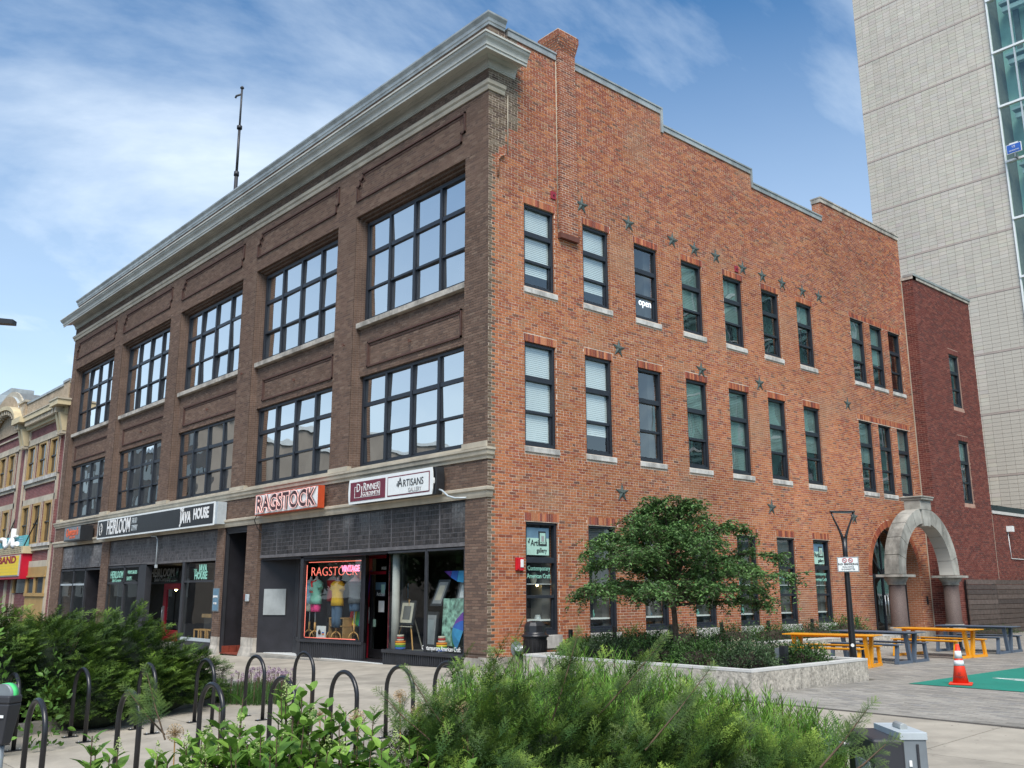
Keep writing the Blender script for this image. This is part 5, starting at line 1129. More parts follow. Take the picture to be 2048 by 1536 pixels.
d_ = np.hypot(np.hypot(16.3-um, TY+13.7), vm-1.65); vis = (vm > 5.2) & (um > -2.0); d_[~vis] = 1e9; near = np.argsort(d_)[:300]; mask = np.ones(n, bool); mask[near] = False
V, Fq, Cc = brick_arrays(T[mask], (0, TY, 0), (1,0,0), (0,0,1), (0,-1,0), .004, .03, c_[mask], .0012); o = np_mesh('tile_cladding', V, Fq, 'tower_tile', tow, Cc); tag(o, kind='stuff')
tv = []
for k in range(10):
    V, Fq, Cc = brick_arrays([(0, cw-.012, 0, rh-.012)], (0,0,0), (1,0,0), (0,0,1), (0,-1,0), .004, .03, np.array([[.53,.485,.41]])*random.gauss(1,.03), .0012); tv.append(np_mesh('tile', V, Fq, 'tower_tile', None, Cc, link=False))
for i in near:
    o = bpy.data.objects.new('tile', random.choice(tv)); col.objects.link(o); o.parent = tow; o.location = (float(T[i,0]), TY, float(T[i,2]))
bm_ = material('tower_band', (.43,.355,.31), .8, nscale=3, namt=.1)
mb = MB()
for f_ in range(-9, 8): z0 = 25.32+(f_-1)*FL; mb.box(TX0, TX1, TY-.016, TY+.02, z0-.03, z0+.06, 'tower_band')
mb.box(TX0-.0, TX0+.02, TY-.0, TY+14, 0, ZT, 'tower_joint'); mb.build('stone_band', tow)
mb = MB()
for f_ in range(-8, 8):
    z0 = 25.78+(f_-1)*FL; mb.box(TX1, TX2, TY-.14, TY+.02, z0-.05, z0+.06, 'sign_white')
    mb.box(TX1+.5, TX2, TY+.6, TY+.9, z0+FL-.55, z0+FL-.3, 'light_grey'); mb.box(TX1+.4, TX2, TY+.5, TY+1.4, z0-.12, z0+.0, 'light_grey')
    for c in range(0, 9): mb.box(TX1+.9+c*2.6, TX1+1.15+c*2.6, TY+.9, TY+1.1, z0, z0+FL-.4, 'room_wall')
for xx in [TX1-.0]+[TX1+1.05+i*1.5 for i in range(15)]: mb.box(xx-.03, xx+.04, TY-.10, TY+.02, 2, ZT, 'sign_white' if xx == TX1 else 'light_grey')
mb.build('mullion', tow)
for f_ in range(-7, 7):
    z0 = 25.78+(f_-1)*FL+.06; xs_ = [TX1+.04]+[TX1+1.01+i*1.5+.03 for i in range(15)]
    for i in range(15):
        p = MB(); t1 = random.gauss(0, .006); p.poly([(xs_[i], TY-.02, z0), (xs_[i+1]-.06, TY-.02+t1, z0), (xs_[i+1]-.06, TY-.02+t1, z0+FL-.12), (xs_[i], TY-.02, z0+FL-.12)], 'green_glass'); p.build('pane', tow)
b = MB(); b.box(.50, 1.15, TY-.5, TY-.44, 22.95, 23.38, 'rain_blue'); b.box(.47, 1.18, TY-.49, TY-.45, 22.92, 23.41, 'white_paint'); b.box(.62, 1.03, TY-.49, TY-.45, 23.41, 23.47, 'white_paint'); b.box(.8, .86, TY-.48, TY-.1, 22.7, 22.95, 'galv')
bs = b.build('hanging_sign'); tag(bs, 'small blue banner sign with white border on the tower glass', 'sign'); text('UI', .2, (.82, TY-.51, 23.24), FRONT, 'white_letter', bs, xs=.8, res=1); text('HAWKEYE', .1, (.82, TY-.51, 23.05), FRONT, 'white_letter', bs, res=1)

# ================================================================== THEATRE NEXT DOOR
th = empty('theatre_building', (0,0,0), 'old theatre next door in purple brick with cream cornice and arched gable', 'building')
X0 = -32.10
mb = MB(); mb.box(-48, X0-.02, .10, 8, -1, 11.9, 'purple_courses'); mb.build('wall', th)
mb = MB()
mb.box(-39.6, X0-.02, .0, .5, 10.7, 11.85, 'buff_courses'); mb.box(-40.9, -39.6, -.12, .5, 10.7, 12.0, 'buff_courses'); mb.box(-33.0, X0-.02, -.06, .5, 10.7, 11.95, 'buff_courses')
cxg, rg = -44.3, 3.3
pts_ = [(cxg-rg*1.0, 10.5)]+[(cxg+rg*math.cos(math.pi-math.pi*i/20), 10.9+2.1*math.sin(math.pi*i/20)) for i in range(21)]+[(cxg+rg, 10.5)]
for (a, b), (c, d) in zip(pts_[:-1], pts_[1:]):
    mb.poly([(a, .0, 10.5), (c, .0, 10.5), (c, .0, d), (a, .0, b)], 'buff_courses'); mb.poly([(a, .0, b), (c, .0, d), (c, .5, d), (a, .5, b)], 'light_grey')
    mb.bar((a, .2, b+.05), (c, .2, d+.05), .5, .1, 'cream_stone', up=(0,1,0)) if abs(a-c) > .01 else None
mb.box(-39.6, X0, -.05, .55, 11.85, 11.97, 'grey_flashing'); mb.box(-41.0, -39.5, -.18, .55, 12.0, 12.12, 'cream_stone'); mb.box(-33.05, X0, -.1, .55, 11.95, 12.07, 'grey_flashing')
mb.box(-40.6, -39.9, -.14, -.12, 10.95, 11.8, 'cream_stone')
mb.build('parapet', th)
mb = MB(); cm = 'theatre_cream'
mb.box(-38.5, -33.0, -.42, .1, 10.66, 10.95, cm); mb.box(-38.5, -33, -.46, .1, 10.92, 10.98, 'cream_stone'); mb.box(-33.1, -31.75, -.62, .05, 10.66, 10.95, cm); mb.box(-33.15, -31.70, -.66, .05, 10.92, 11.0, 'cream_stone'); mb.box(-40.0, -38.4, -.62, .05, 10.66, 10.97, cm)
mb.box(-39.9, X0, -.10, .1, 10.25, 10.66, cm)
for i in range(22):
    x_ = -38.3+i*.245
    mb.box(x_, x_+.11, -.36, -.08, 10.42, 10.66, 'cream_stone')
for x_ in (-33.0, -32.6, -39.7, -39.3): mb.box(x_, x_+.16, -.5, -.1, 10.35, 10.66, 'cream_stone')
for x_ in (-32.95, -32.45, -39.6, -39.1):
    mb.hexa([(x_, -.16, 9.45), (x_+.30, -.16, 9.45), (x_+.30, .1, 9.45), (x_, .1, 9.45), (x_, -.36, 10.35), (x_+.30, -.36, 10.35), (x_+.30, .1, 10.35), (x_, .1, 10.35)], cm); mb.box(x_+.03, x_+.27, -.22, .1, 9.3, 9.45, 'cream_stone')
ra_ = 2.9; cxa = -42.9     # arched hood
for i in range(16):
    a0, a1 = math.pi*i/16, math.pi*(i+1)/16
    for r_, z_, y_, m in ((3.1, .22, -.55, cm), (2.75, .35, -.3, 'theatre_tan')):
        mb.bar((cxa+r_*math.cos(a0), y_/2, 10.75+.42*r_*math.sin(a0)), (cxa+r_*math.cos(a1), y_/2, 10.75+.42*r_*math.sin(a1)), abs(y_)+.3, z_, m, up=(0,1,0.01)) if 0 else mb.hexa([(cxa+r_*math.cos(a0), y_, 10.65+.40*r_*math.sin(a0)), (cxa+r_*math.cos(a1), y_, 10.65+.40*r_*math.sin(a1)), (cxa+r_*math.cos(a1), .05, 10.65+.40*r_*math.sin(a1)), (cxa+r_*math.cos(a0), .05, 10.65+.40*r_*math.sin(a0)), (cxa+r_*math.cos(a0), y_, 10.65+z_+.40*r_*math.sin(a0)), (cxa+r_*math.cos(a1), y_, 10.65+z_+.40*r_*math.sin(a1)), (cxa+r_*math.cos(a1), .05, 10.65+z_+.40*r_*math.sin(a1)), (cxa+r_*math.cos(a0), .05, 10.65+z_+.40*r_*math.sin(a0))], m)
    if 2 < i < 14: mb.box(cxa+2.7*math.cos(a0)-.06, cxa+2.7*math.cos(a0)+.06, -.5, -.1, 10.65+.4*2.7*math.sin(a0)-.1, 10.65+.4*2.7*math.sin(a0)+.1, 'cream_stone')
mb.build('cornice', th)
mb = MB(); st = 'cream_stone'
def band(x0, x1, z0, z1, m=st, y=.02): mb.box(x0, x1, y, .12, z0, z1, m)
for a, b in ((-38.6, -33.0), (-46.5, -40.3)):
    band(a, b, 9.35, 9.68); band(a, b, 9.32, 9.35, st, -.06); band(a, b, 7.28, 7.47, 'white_sill', -.06); band(a, b, 7.10, 7.28); band(a, b, 6.16, 6.46); band(a, b, 3.93, 4.08, 'white_sill', -.06); band(a, b, 3.72, 3.93)
    band(a, a+.12, -1, 10.3); band(b-.12, b, -1, 10.3); band(a, b, 10.18, 10.26)
band(-32.98, -32.86, -1, 9.45); band(-32.22, -32.08, -1, 9.45); band(-39.1, -39.0, -1, 9.45); band(-40.2, -40.1, -1, 9.45)
band(-38.6, -33.0, 3.74, 3.80, st, -.02); band(-38.6, -33.0, 2.92, 3.22, 'cream_stone', -.02); band(-40, -33.0, 2.50, 2.92, 'theatre_tan', -.02); band(-40, -33, 2.42, 2.5, 'theatre_tan', -.08)
band(-36.3, -33.0, 1.5, 1.66, 'theatre_tan', -.04); band(-36.3, -33.0, -1, 1.5, 'theatre_tan', .03)
mb.build('stone_trim', th)
tw_ = material('theatre_glass', (.02,.022,.025), .05, spec=.8, nscale=1)
wl = []
for z0, z1 in ((7.47, 9.32), (4.08, 6.14)):
    for a in (-38.35, -36.35, -34.38): wl.append((a, a+1.25 if a > -34.5 else a+1.35, z0, z1))
    for a in (-46.0, -44.1, -42.2): wl.append((a, a+1.3, z0, z1))
for a, b, z0, z1 in wl:
    f = MB(); m = 'theatre_tan'
    f.box(a, a+.16, -.03, .14, z0, z1, m); f.box(b-.10, b, -.03, .14, z0, z1, m); f.box(a+.16, b-.10, -.03, .14, z1-.12, z1, m); f.box(a+.16, b-.10, -.03, .14, z0, z0+.06, m); f.box(a+.16, b-.1, .02, .12, (z0+z1)/2-.03, (z0+z1)/2+.03, 'sign_black'); f.box(b, b+.32, -.0, .13, z0, z1, 'purple_courses'); f.box(b+.02, b+.08, -.02, .0, z0, z1, 'cream_stone'); f.box(b+.26, b+.32, -.02, .0, z0, z1, 'cream_stone')
    fo = f.build('window', th)
    for za, zb in ((z0+.06, (z0+z1)/2-.03), ((z0+z1)/2+.03, z1-.12)): p = MB(); p.box(a+.16, b-.10, .085, .095, za, zb, 'theatre_glass'); p.build('pane', fo)
f = MB()
for x_ in (-38.5, -36.2, -34.75, -33.15): f.box(x_-.09, x_+.09, -.03, .1, 1.66, 2.42, 'theatre_tan')
fo = f.build('shop_window', th)
for a, b in ((-38.4, -36.3), (-36.1, -34.85), (-34.65, -33.25)): p = MB(); p.box(a, b, .05, .06, 1.66, 2.42, 'theatre_glass'); p.build('pane', fo)
mq = empty('theatre_marquee', (0,0,0), 'red and yellow theatre marquee with white script on teal at the left edge', 'marquee')
b = MB(); b.box(-47, -34.9, -.75, -.02, 2.36, 3.62, 'marquee_red'); b.box(-47, -34.8, -.78, -.02, 3.62, 3.98, 'theatre_cream'); b.box(-47, -35.1, -.80, -.751, 2.5, 3.56, 'light_grey')
for i in range(44):
    for j in range(3): b.box(-47+i*.275, -46.93+i*.275, -.80, -.78, 3.68+j*.1, 3.73+j*.1, 'sign_black')
b.build('marquee_box', mq)
for k in range(6): p = MB(); z0 = 2.55+k*.163; p.box(-47, -35.2, -.815, -.802, z0, z0+.155, 'marquee_yellow'); p.build('panel', mq)
text('BAND', .50, (-35.65, -.82, 3.32), FRONT, 'maroon_cloth', mq, align='RIGHT', bold=.02, xs=2.5)
p = MB(); p.box(-47, -35.1, -.6, -.45, 3.98, 4.55, 'teal')
for k in range(4): p.box(-38.6, -35.7, -.62, -.6, 4.05+k*.11, 4.08+k*.11, 'pale_blue')
p.build('sign_back', mq)
p = MB(); p.tube([(-37.0, -.72, 4.95), (-37.0, -.72, 4.25), (-36.9, -.72, 4.08), (-36.6, -.72, 4.02), (-36.2, -.72, 4.15)], .13, 'white_letter', 8); p.tube([(-37.5, -.72, 4.5), (-36.3, -.72, 4.55)], .06, 'white_letter', 8)
p.tube([(-39.8, -.72, 4.4), (-39.2, -.72, 4.48), (-38.6, -.72, 4.42), (-38.55, -.72, 4.15), (-38.2, -.72, 4.02), (-37.7, -.72, 4.1), (-37.3, -.72, 4.4)], .12, 'white_letter', 8); p.build('lettering', mq)
p = MB(); p.tube([(-35.0, -.7, 3.95), (-33.3, .1, 7.3)], .03, 'sign_black', 6); p.tube([(-39, -.7, 3.95), (-38.8, .1, 7.0)], .03, 'sign_black', 6); p.build('stay_rod', mq)

mq.location = (-1.1, .38, 0)
# ---- buildings farther off
def block(name, x0, x1, y0, y1, z1, wall, label, rows, cols, face='S', trim='light_grey'):
    e = empty(name, (0,0,0), label, 'building'); b = MB(); b.box(x0, x1, y0, y1, -2, z1, wall); b.box(x0-.2, x1+.2, y0-.2, y1+.2, z1, z1+.4, trim); b.build('wall', e)
    for r in range(rows):
        for c in range(cols):
            zz = z1*(r+.35)/rows; h = z1/rows*.5
            p = MB()
            if face == 'S': w_ = (x1-x0)/cols; xa = x0+w_*(c+.2); p.box(xa, xa+w_*.6, y0-.05, y0+.1, zz, zz+h, 'theatre_glass')
            elif face == 'N': w_ = (x1-x0)/cols; xa = x0+w_*(c+.2); p.box(xa, xa+w_*.6, y1-.1, y1+.05, zz, zz+h, 'theatre_glass')
            else: w_ = (y1-y0)/cols; ya = y0+w_*(c+.2); xx = x1 if face == 'E' else x0; p.box(xx-.08, xx+.08, ya, ya+w_*.6, zz, zz+h, 'theatre_glass')
            p.build('window', e)
    return e
block('rear_building', -75, -50.9, 2.2, 4.8, 14.2, 'orange_courses', 'plain brown brick building behind the theatre gable', 0, 0, 'E', 'grey_flashing')
b = MB(); b.box(-90, -80.6, 7.6, 10.6, 17, 20.0, 'light_grey'); b.box(-90, -80.2, 8.4, 10.4, 19.4, 20.7, 'grey_flashing'); b.box(-90, -80.8, 7.8, 10.4, -1, 17, 'art_grey')
tag(b.build('rooftop_penthouse'), 'distant grey metal clad rooftop box above the theatre gable', 'building')
# across the street, seen only in the shop glass
block('hotel_building', -135, -72, -60, -24, 17.5, 'taupe_wall', 'tan building across the street mirrored in the far windows', 5, 14, 'N')
block('street_building', -40, 8, -72, -52, 7.5, 'art_grey', 'low grey building across the street mirrored in the shop windows', 2, 12, 'N')
block('library_building', 52, 70, -30, 60, 9, 'art_grey', 'low grey library across the plaza to the right of the view', 3, 16, 'W')
for k, (x_, y_, h_) in enumerate(((-58,-30,7.5),(-47,-28,7.0),(-36,-27,7.8),(-26,-29,7.0),(-16,-27,7.4),(-5,-30,7.0))):
    e = empty('street_tree', (x_, y_, -.6), 'dark green street tree across the road, mirrored in the shop glass, %s' % ('farthest left','second from far left','third from far left','fourth from far left','fifth from far left','nearest the corner')[k], 'tree', 'street trees across the road')
    b = MB(); b.tube([(0,0,0), (.1,0,2), (0,.1,h_*.6)], [.22,.17,.09], 'bark', 8)
    for a in range(5): b.tube([(0,0,2.2), (1.5*math.cos(a*1.3), 1.5*math.sin(a*1.3), h_*.6)], [.1,.03], 'bark', 6)
    b.build('trunk', e)
    n = 2600; v = rng.normal(size=(n,3)); v /= np.linalg.norm(v, axis=1, keepdims=True); r_ = rng.uniform(.5,1,n)*(1+.2*np.sin(v[:,0]*7+k)); P = np.stack([v[:,0]*3.6*r_, v[:,1]*3.2*r_, h_*.62+v[:,2]*h_*.36*r_], 1); V = []
    t = rng.normal(size=(n,2,3))*.22; V = np.stack([P, P+t[:,0], P+t[:,0]+t[:,1], P+t[:,1]], 1).reshape(-1,3); np_mesh('crown', V, np.arange(n*4).reshape(n,4), 'leaf', e, np.repeat(np.array([[.03,.065,.02]])*rng.uniform(.6,1.6,(n,1)), 4, 0))
# street lamp whose arm enters at the left edge
b = MB(); b.tube([(-12.4, -9.9, -.6), (-12.4, -9.9, 8.9)], [.11, .07], 'black_metal', 10); b.tube([(-12.4, -9.9, 8.8), (-11.2, -8.5, 8.85)], .04, 'black_metal', 8); b.hexa([(-11.3, -8.75, 8.68), (-11.1, -8.95, 8.68), (-10.45, -7.75, 8.66), (-10.65, -7.6, 8.66), (-11.3, -8.75, 8.84), (-11.1, -8.95, 8.84), (-10.45, -7.75, 8.78), (-10.65, -7.6, 8.78)], 'black_metal')
tag(b.build('street_lamp'), 'flat black street lamp arm poking in at the left edge', 'street lamp')

# ================================================================== GROUND
mb = MB(); n_ = 24
xs_ = [-300, -60, -35, -32, -16, -8, 0, 20, 60, 300]; ys_ = [-300, -60, -16, -8, 0, 8, 40, 80, 300]
def gg(x, y): return g(max(x, -35), y)
for i in range(len(xs_)-1):
    for j in range(len(ys_)-1):
        P = [(xs_[i], ys_[j]), (xs_[i+1], ys_[j]), (xs_[i+1], ys_[j+1]), (xs_[i], ys_[j+1])]; mb.poly([(x, y, gg(x, y)-.07) for x, y in P], 'paver_joint' if j >= 2 and i >= 2 and i < 9 else 'asphalt')
tag(mb.build('ground'), kind='structure')
pav = empty('pavement', (0,0,0), kind='structure')
rr = random.Random(3)
PB = -.90        # pavers start here
def slab_grid(x0, x1, y0, y1, sx, sy):
    nx = max(1, round((x1-x0)/sx)); ny = max(1, round((y1-y0)/sy)); k = 0
    for i in range(nx):
        for j in range(ny):
            a, b = x0+(x1-x0)*i/nx+.006, x0+(x1-x0)*(i+1)/nx-.006; c, d = y0+(y1-y0)*j/ny+.006, y0+(y1-y0)*(j+1)/ny-.006
            m_ = MB(); P = [(a, c), (b, c), (b, d), (a, d)]; e_ = rr.uniform(0, .003)
            m_.hexa([(x, y, g(x, y)-.10) for x, y in P]+[(x, y, g(x, y)+e_) for x, y in P], 'concrete'); m_.build('slab', pav)
slab_grid(-4.0, 11.1, -16, -7.8, 2.55, 2.75); slab_grid(-4.0, 11.1, -7.8, PB, 2.55, 2.3); slab_grid(11.1, 24, -7.8, PB, 2.6, 2.3); slab_grid(11.1, 24, -16, -7.8, 2.6, 2.75)
slab_grid(-34, -4.0, -3.6, -.14, 2.5, 1.75); slab_grid(-34, -4.0, -6.0, -3.6, 2.5, 2.4); slab_grid(-4.0, 1.2, PB, -.14, 2.6, .8)
# paver field
pf = empty('paver_field', (0,0,0), kind='structure')
T = []; pl, pw_ = .24, .12
for j in range(int((30.-PB)/pw_)):
    y0 = PB+.006+j*pw_; o_ = (j % 2)*pl/2
    xL, xR = (1.25 if y0 < -.1 else (6.95 if y0 < 3.8 else (2.0 if y0 < 14.4 else .1))), (19 if y0 < 8 else 14)
    i0 = int(xL/pl)-1
    for i in range(i0, int(xR/pl)):
        a, b = max(xL, i*pl+o_), i*pl+pl+o_
        if b-a > .05: T.append((a+.004, b-.004, y0+.003, y0+pw_-.004))
T = np.array(T); n = len(T)
pc = np.array([(.255,.235,.205),(.27,.25,.218),(.24,.222,.198),(.29,.265,.23),(.215,.203,.188)])[rng.choice(5, n, p=[.3,.27,.2,.13,.10])]*rng.normal(1,.06,(n,1)); um = (T[:,0]+T[:,1])/2; vm = (T[:,2]+T[:,3])/2
pc *= (.82+.36*smooth_noise(um, vm, .35, 77))[:,None]
d_ = np.hypot(um-16.285, vm+13.716); d_[(um < 8.2) | (vm > 4)] = 1e9; near = np.argsort(d_)[:300]; mask = np.ones(n, bool); mask[near] = False
V, Fq, Cc = brick_arrays(T[mask], (0,0,0), (1,0,0), (0,1,0), (0,0,1), .0, .04, pc[mask], .0015); o = np_mesh('paver_course', V, Fq, 'paver', pf, Cc); tag(o, kind='stuff')
tv = []
for k in range(12):
    V, Fq, Cc = brick_arrays([(0, .232, 0, .113)], (0,0,0), (1,0,0), (0,1,0), (0,0,1), .0, .04, np.array([[.255,.235,.205]])*random.uniform(.85,1.12), .0015); tv.append(np_mesh('paver', V, Fq, 'paver', None, Cc, link=False))
for i in near: o = bpy.data.objects.new('paver', tv[int(min(11, max(0, (pc[i,0]/.19-.7)/.55*12)))] if 0 else random.choice(tv)); col.objects.link(o); o.parent = pf; o.location = (float(T[i,0]), float(T[i,2]), 0)
mb = MB(); mb.box(1.2, 24, PB-.004, PB+.004, -.05, .002, 'paver_joint'); mb.build('joint', pf)
# green painted court
tg = MB(); tg.poly([(7.78, 3.45, .009), (20, 3.40, .009), (20, 14, .009), (7.74, 14, .009)], 'turf_green'); tgo = tg.build('painted_court'); tag(tgo, kind='structure')
ln = MB()
for a, b in (((8.37, 5.7), (9.6, 5.9)), ((8.37, 5.7), (9.3, 5.35)), ((9.3, 5.35), (11, 5.4)), ((8.95, 5.72), (10.5, 5.72)), ((8.8, 5.62), (10.5, 5.5)), ((9.2, 5.85), (9.15, 5.5))): ln.bar((a[0], a[1], .0115), (b[0], b[1], .0115), .05, .003, 'white_letter')
ln.build('painted_line', tgo)
# planter bed with concrete walls
pl_ = empty('planter_wall', (0,0,0), 'low rough concrete planter wall with white top along the orange brick side', 'planter')
def wall_seg(p, q, h=.38, t=.16, name='wall_section'):
    p = Vector((*p, 0)); q = Vector((*q, 0)); d = (q-p).normalized(); n = Vector((d.y, -d.x, 0)); m_ = MB(); nseg = max(2, int((q-p).length/.25)); 
    P = [p, q, q-n*t, p-n*t]
    m_.hexa([(v.x, v.y, -.05) for v in P]+[(v.x, v.y, h-.03) for v in P], 'planter_concrete'); P = [p-d*.0+n*.006, q+n*.006, q-n*(t+.006), p-n*(t+.006)]
    m_.hexa([(v.x, v.y, h-.03) for v in P]+[(v.x, v.y, h+.01) for v in P], 'planter_cap'); return m_.build(name, pl_)
wall_seg((1.3, -.1), (3.2, -.1)); wall_seg((3.204, -.1), (5.1, -.1)); wall_seg((5.104, -.1), (6.93, -.16)); wall_seg((6.934, 0), (6.84, 3.80)); wall_seg((6.67, 3.80), (2.05, 3.80)); wall_seg((2.2, 3.97), (2.0, 9.0)); wall_seg((2.0, 9.004), (2.25, 14.4)); wall_seg((1.95, 14.4), (.1, 14.4)); wall_seg((1.3, 3.7), (1.3, .07))
s_ = MB(); s_.poly([(1.4, 0, .30), (6.8, 0, .30), (6.7, 3.7, .30), (1.4, 3.7, .30)], 'soil'); s_.poly([(.02, .9, .298), (2.0, .9, .298), (2.05, 14.3, .298), (.02, 14.3, .298)], 'soil'); s_.build('soil', pl_)
# planting beds by the bicycle hoops and in front of the viewer
bedL = [(2.45, -10.9), (.12, -5.35), (-2.5, -5.2), (-7.5, -11.5)]; bedF = [(15.9, -8.3), (9.3, -6.6), (8.2, -9.6), (10.4, -13.8), (15.2, -12.4)]
for nm, bd, lab in (('left', bedL, 'low concrete kerb round the dark yew bed behind the hoops'), ('front', bedF, 'kerb of the nearest planting bed under the yew branches')):
    b = MB(); b.poly([(x, y, g(x, y)+.03) for x, y in bd], 'soil'); tag(b.build('bed_soil'), kind='structure')
    k = MB()
    for p, q in zip(bd, bd[1:]+bd[:1]): k.bar((p[0], p[1], g(*p)+.05), (q[0], q[1], g(*q)+.05), .13, .22, 'kerb_concrete')
    tag(k.build('bed_kerb'), lab, 'kerb')

# ================================================================== STREET FURNITURE
def hoop():
    e = empty('bike_hoop'); r = .29; b = MB(); P = [(-r, 0, 0), (-r, 0, .59)]+[(-r*math.cos(a), 0, .59+r*math.sin(a)) for a in [math.pi*i/14 for i in range(1, 14)]]+[(r, 0, .59), (r, 0, 0)]
    b.tube(P, .027, 'black_metal', 12); b.build('hoop_tube', e)
    for s_ in (-1, 1): f = MB(); f.box(s_*r-.04, s_*r+.04, -.10, .10, 0, .012, 'black_metal'); f.tube([(s_*r, -.07, .012), (s_*r, -.07, .025)], .012, 'silver', 6); f.tube([(s_*r, .07, .012), (s_*r, .07, .025)], .012, 'silver', 6); f.build('foot_plate', e, bevel=.004)
    return e
h0 = hoop(); HO = []
for k, y_ in enumerate((-10.24, -9.41, -8.55, -7.72, -6.95, -6.14)): HO.append((2.92, y_, ['hoop in the rear row half hidden by the parking meter', 'hoop in the rear row standing before the dark yew, second from left', 'third rear hoop before the dark yew, above the yew sprig', 'fourth rear hoop before the right end of the dark yew', 'fifth rear hoop behind the lilac flowers', 'sixth and tallest looking rear hoop below the vintage shop'][k]))
for k, y_ in enumerate((-10.84, -9.96, -9.08, -8.23, -7.42, -6.61, -5.84)): HO.append((6.15, y_, ['nearest left hoop behind the feathery grass', 'front row hoop left of the yew sprig', 'front row hoop mostly hidden by hydrangea leaves, left one', 'low looking front row hoop just above the hydrangea tips', 'front row hoop standing free before the pale pavement', 'front row hoop rising behind the dried allium heads', 'last front row hoop half hidden by the feathery shrub'][k]))
for k, (x_, y_, lab) in enumerate(HO):
    o_ = h0 if k == 0 else dup(h0); o_.location = (x_, y_, g(x_, y_)); tag(o_, 'black steel bike '+lab, 'bike rack', 'bicycle hoops on the pavement')
pm = empty('parking_meter', (8.05, -11.62, -.25), 'grey parking meter with green topped dome cut by the left edge', 'parking meter', rz=R(35))
b = MB(); b.tube([(0,0,0), (0,0,.8)], .03, 'galv', 10); b.build('post', pm)
b = MB(); b.hexa([(-.05,-.05,.78), (.05,-.05,.78), (.05,.05,.78), (-.05,.05,.78), (-.095,-.07,1.08), (.095,-.07,1.08), (.095,.07,1.08), (-.095,.07,1.08)], 'charcoal_paint'); b.box(-.095, .095, -.07, .07, 1.08, 1.14, 'charcoal_paint'); b.build('meter_body', pm, bevel=.012)
b = MB(); b.tube([(0, y_, 1.14+0) for y_ in (-.05, .05)], .085, 'galv', 20); b.build('dome', pm)
b = MB(); b.tube([(0, y_, 1.14) for y_ in (-.02, .03)], .088, 'green_sticker' if 'green_sticker' in MATS else 'mint', 20)
material('bright_green', (.10,.75,.22), .5); b.mats = ['bright_green']; b.build('sticker', pm)
b = MB(); b.box(-.06, .06, -.075, -.071, .98, 1.0, 'sign_white'); b.box(-.075, -.02, -.076, -.072, 1.03, 1.12, 'rain_blue'); b.build('plate', pm)
ub = empty('utility_box', (14.17, -9.62, 0), 'small weathered grey utility box on a dark post at the lower right', 'utility box', rz=R(-43))
b = MB(); b.box(-.17, .17, -.15, -.02, -.3, 1.05, 'slate_dark' if 0 else 'charcoal_paint'); b.build('post', ub, bevel=.012)
b = MB(); b.box(-.10, .12, -.155, -.148, -.3, .95, 'light_grey'); b.box(-.10, -.06, -.157, -.150, -.3, .95, 'sign_black'); b.tube([(-.13, -.15, .985), (-.13, -.20, .985)], .012, 'silver', 8); b.build('recess', ub)
b = MB(); b.box(-.14, .16, -.02, .075, .3, 1.045, 'galv'); b.box(-.145, .165, -.035, .08, 1.045, 1.075, 'light_grey'); b.tube([(-.02, .02, 1.082), (.07, .02, 1.082)], .018, 'grey_flashing', 8); b.box(.163, .168, .0, .03, .72, .80, 'galv'); b.box(.163, .168, .03, .04, .3, 1.03, 'charcoal_paint'); b.box(.162, .166, -.005, .008, .94, .965, 'white_paint'); b.build('cabinet', ub, bevel=.006)
tc_ = empty('litter_bin', (.80, .70, 0), 'black round litter bin with domed lid against the corner wall', 'litter bin')
b = MB(); b.lathe(0, 0, [(.22, 0), (.235, .05), (.26, .66), (.27, .70)], 'black_metal', 28); 
for k in range(20): a = 2*math.pi*k/20; b.bar((.235*math.cos(a), .235*math.sin(a), .06), (.262*math.cos(a), .262*math.sin(a), .62), .03, .02, 'black_metal', up=(math.cos(a), math.sin(a), .01))
b.build('bin_body', tc_)
b = MB(); b.lathe(0, 0, [(.30, .69), (.305, .72), (.27, .75), (.245, .76), (.25, .80)], 'black_metal', 28); b.lathe(0, 0, [(.25, .80), (.24, .93), (.20, 1.0), (.10, 1.03), (.02, 1.035)], 'black_metal', 10, smooth=False); b.build('bin_lid', tc_)
# lamp post with forked head
lp = empty('lamp_post', (5.87, 5.03, 0), 'black lamp post with forked triangular head in front of the orange wall', 'lamp post', rz=R(48))
b = MB(); b.tube([(0,0,0), (0,0,.5), (0,0,2.45), (0,0,2.75)], [.072, .070, .050, .058], 'black_metal', 16); b.box(-.1, .1, -.1, .1, 0, .02, 'black_metal'); b.build('pole', lp)
b = MB(); 
for s_ in (-1, 1): b.tube([(s_*.015, 0, 2.68), (s_*.05, 0, 2.82), (s_*.11, 0, 2.98), (s_*.19, 0, 3.16), (s_*.235, 0, 3.30)], [.045, .030, .022, .020, .020], 'black_metal', 8)
b.build('arm', lp)
b = MB(); b.box(-.265, .265, -.045, .045, 3.30, 3.335, 'black_metal'); b.box(-.20, .20, -.03, .03, 3.285, 3.30, 'light_grey'); b.build('lamp_head', lp, bevel=.008)
ns = empty('no_smoking_sign', (5.955, 4.955, 2.20), 'white no smoking sign strapped to the lamp post', 'sign', rz=R(28))
b = MB(); b.box(-.215, .215, -.012, 0, -.155, .155, 'light_grey'); b.box(-.205, .205, -.015, -.012, -.145, .145, 'sign_black'); b.box(-.198, .198, -.018, -.015, -.138, .138, 'sign_white'); b.build('sign_plate', ns)
text('NO SMOKING', .062, (0, -.020, .005), FRONT, 'sign_black', ns, bold=.0015, res=1); text('INCLUDING', .042, (0, -.020, -.052), FRONT, 'sign_black', ns, res=1); text('E-CIGARETTES', .042, (0, -.020, -.10), FRONT, 'sign_black', ns, res=1)
b = MB()
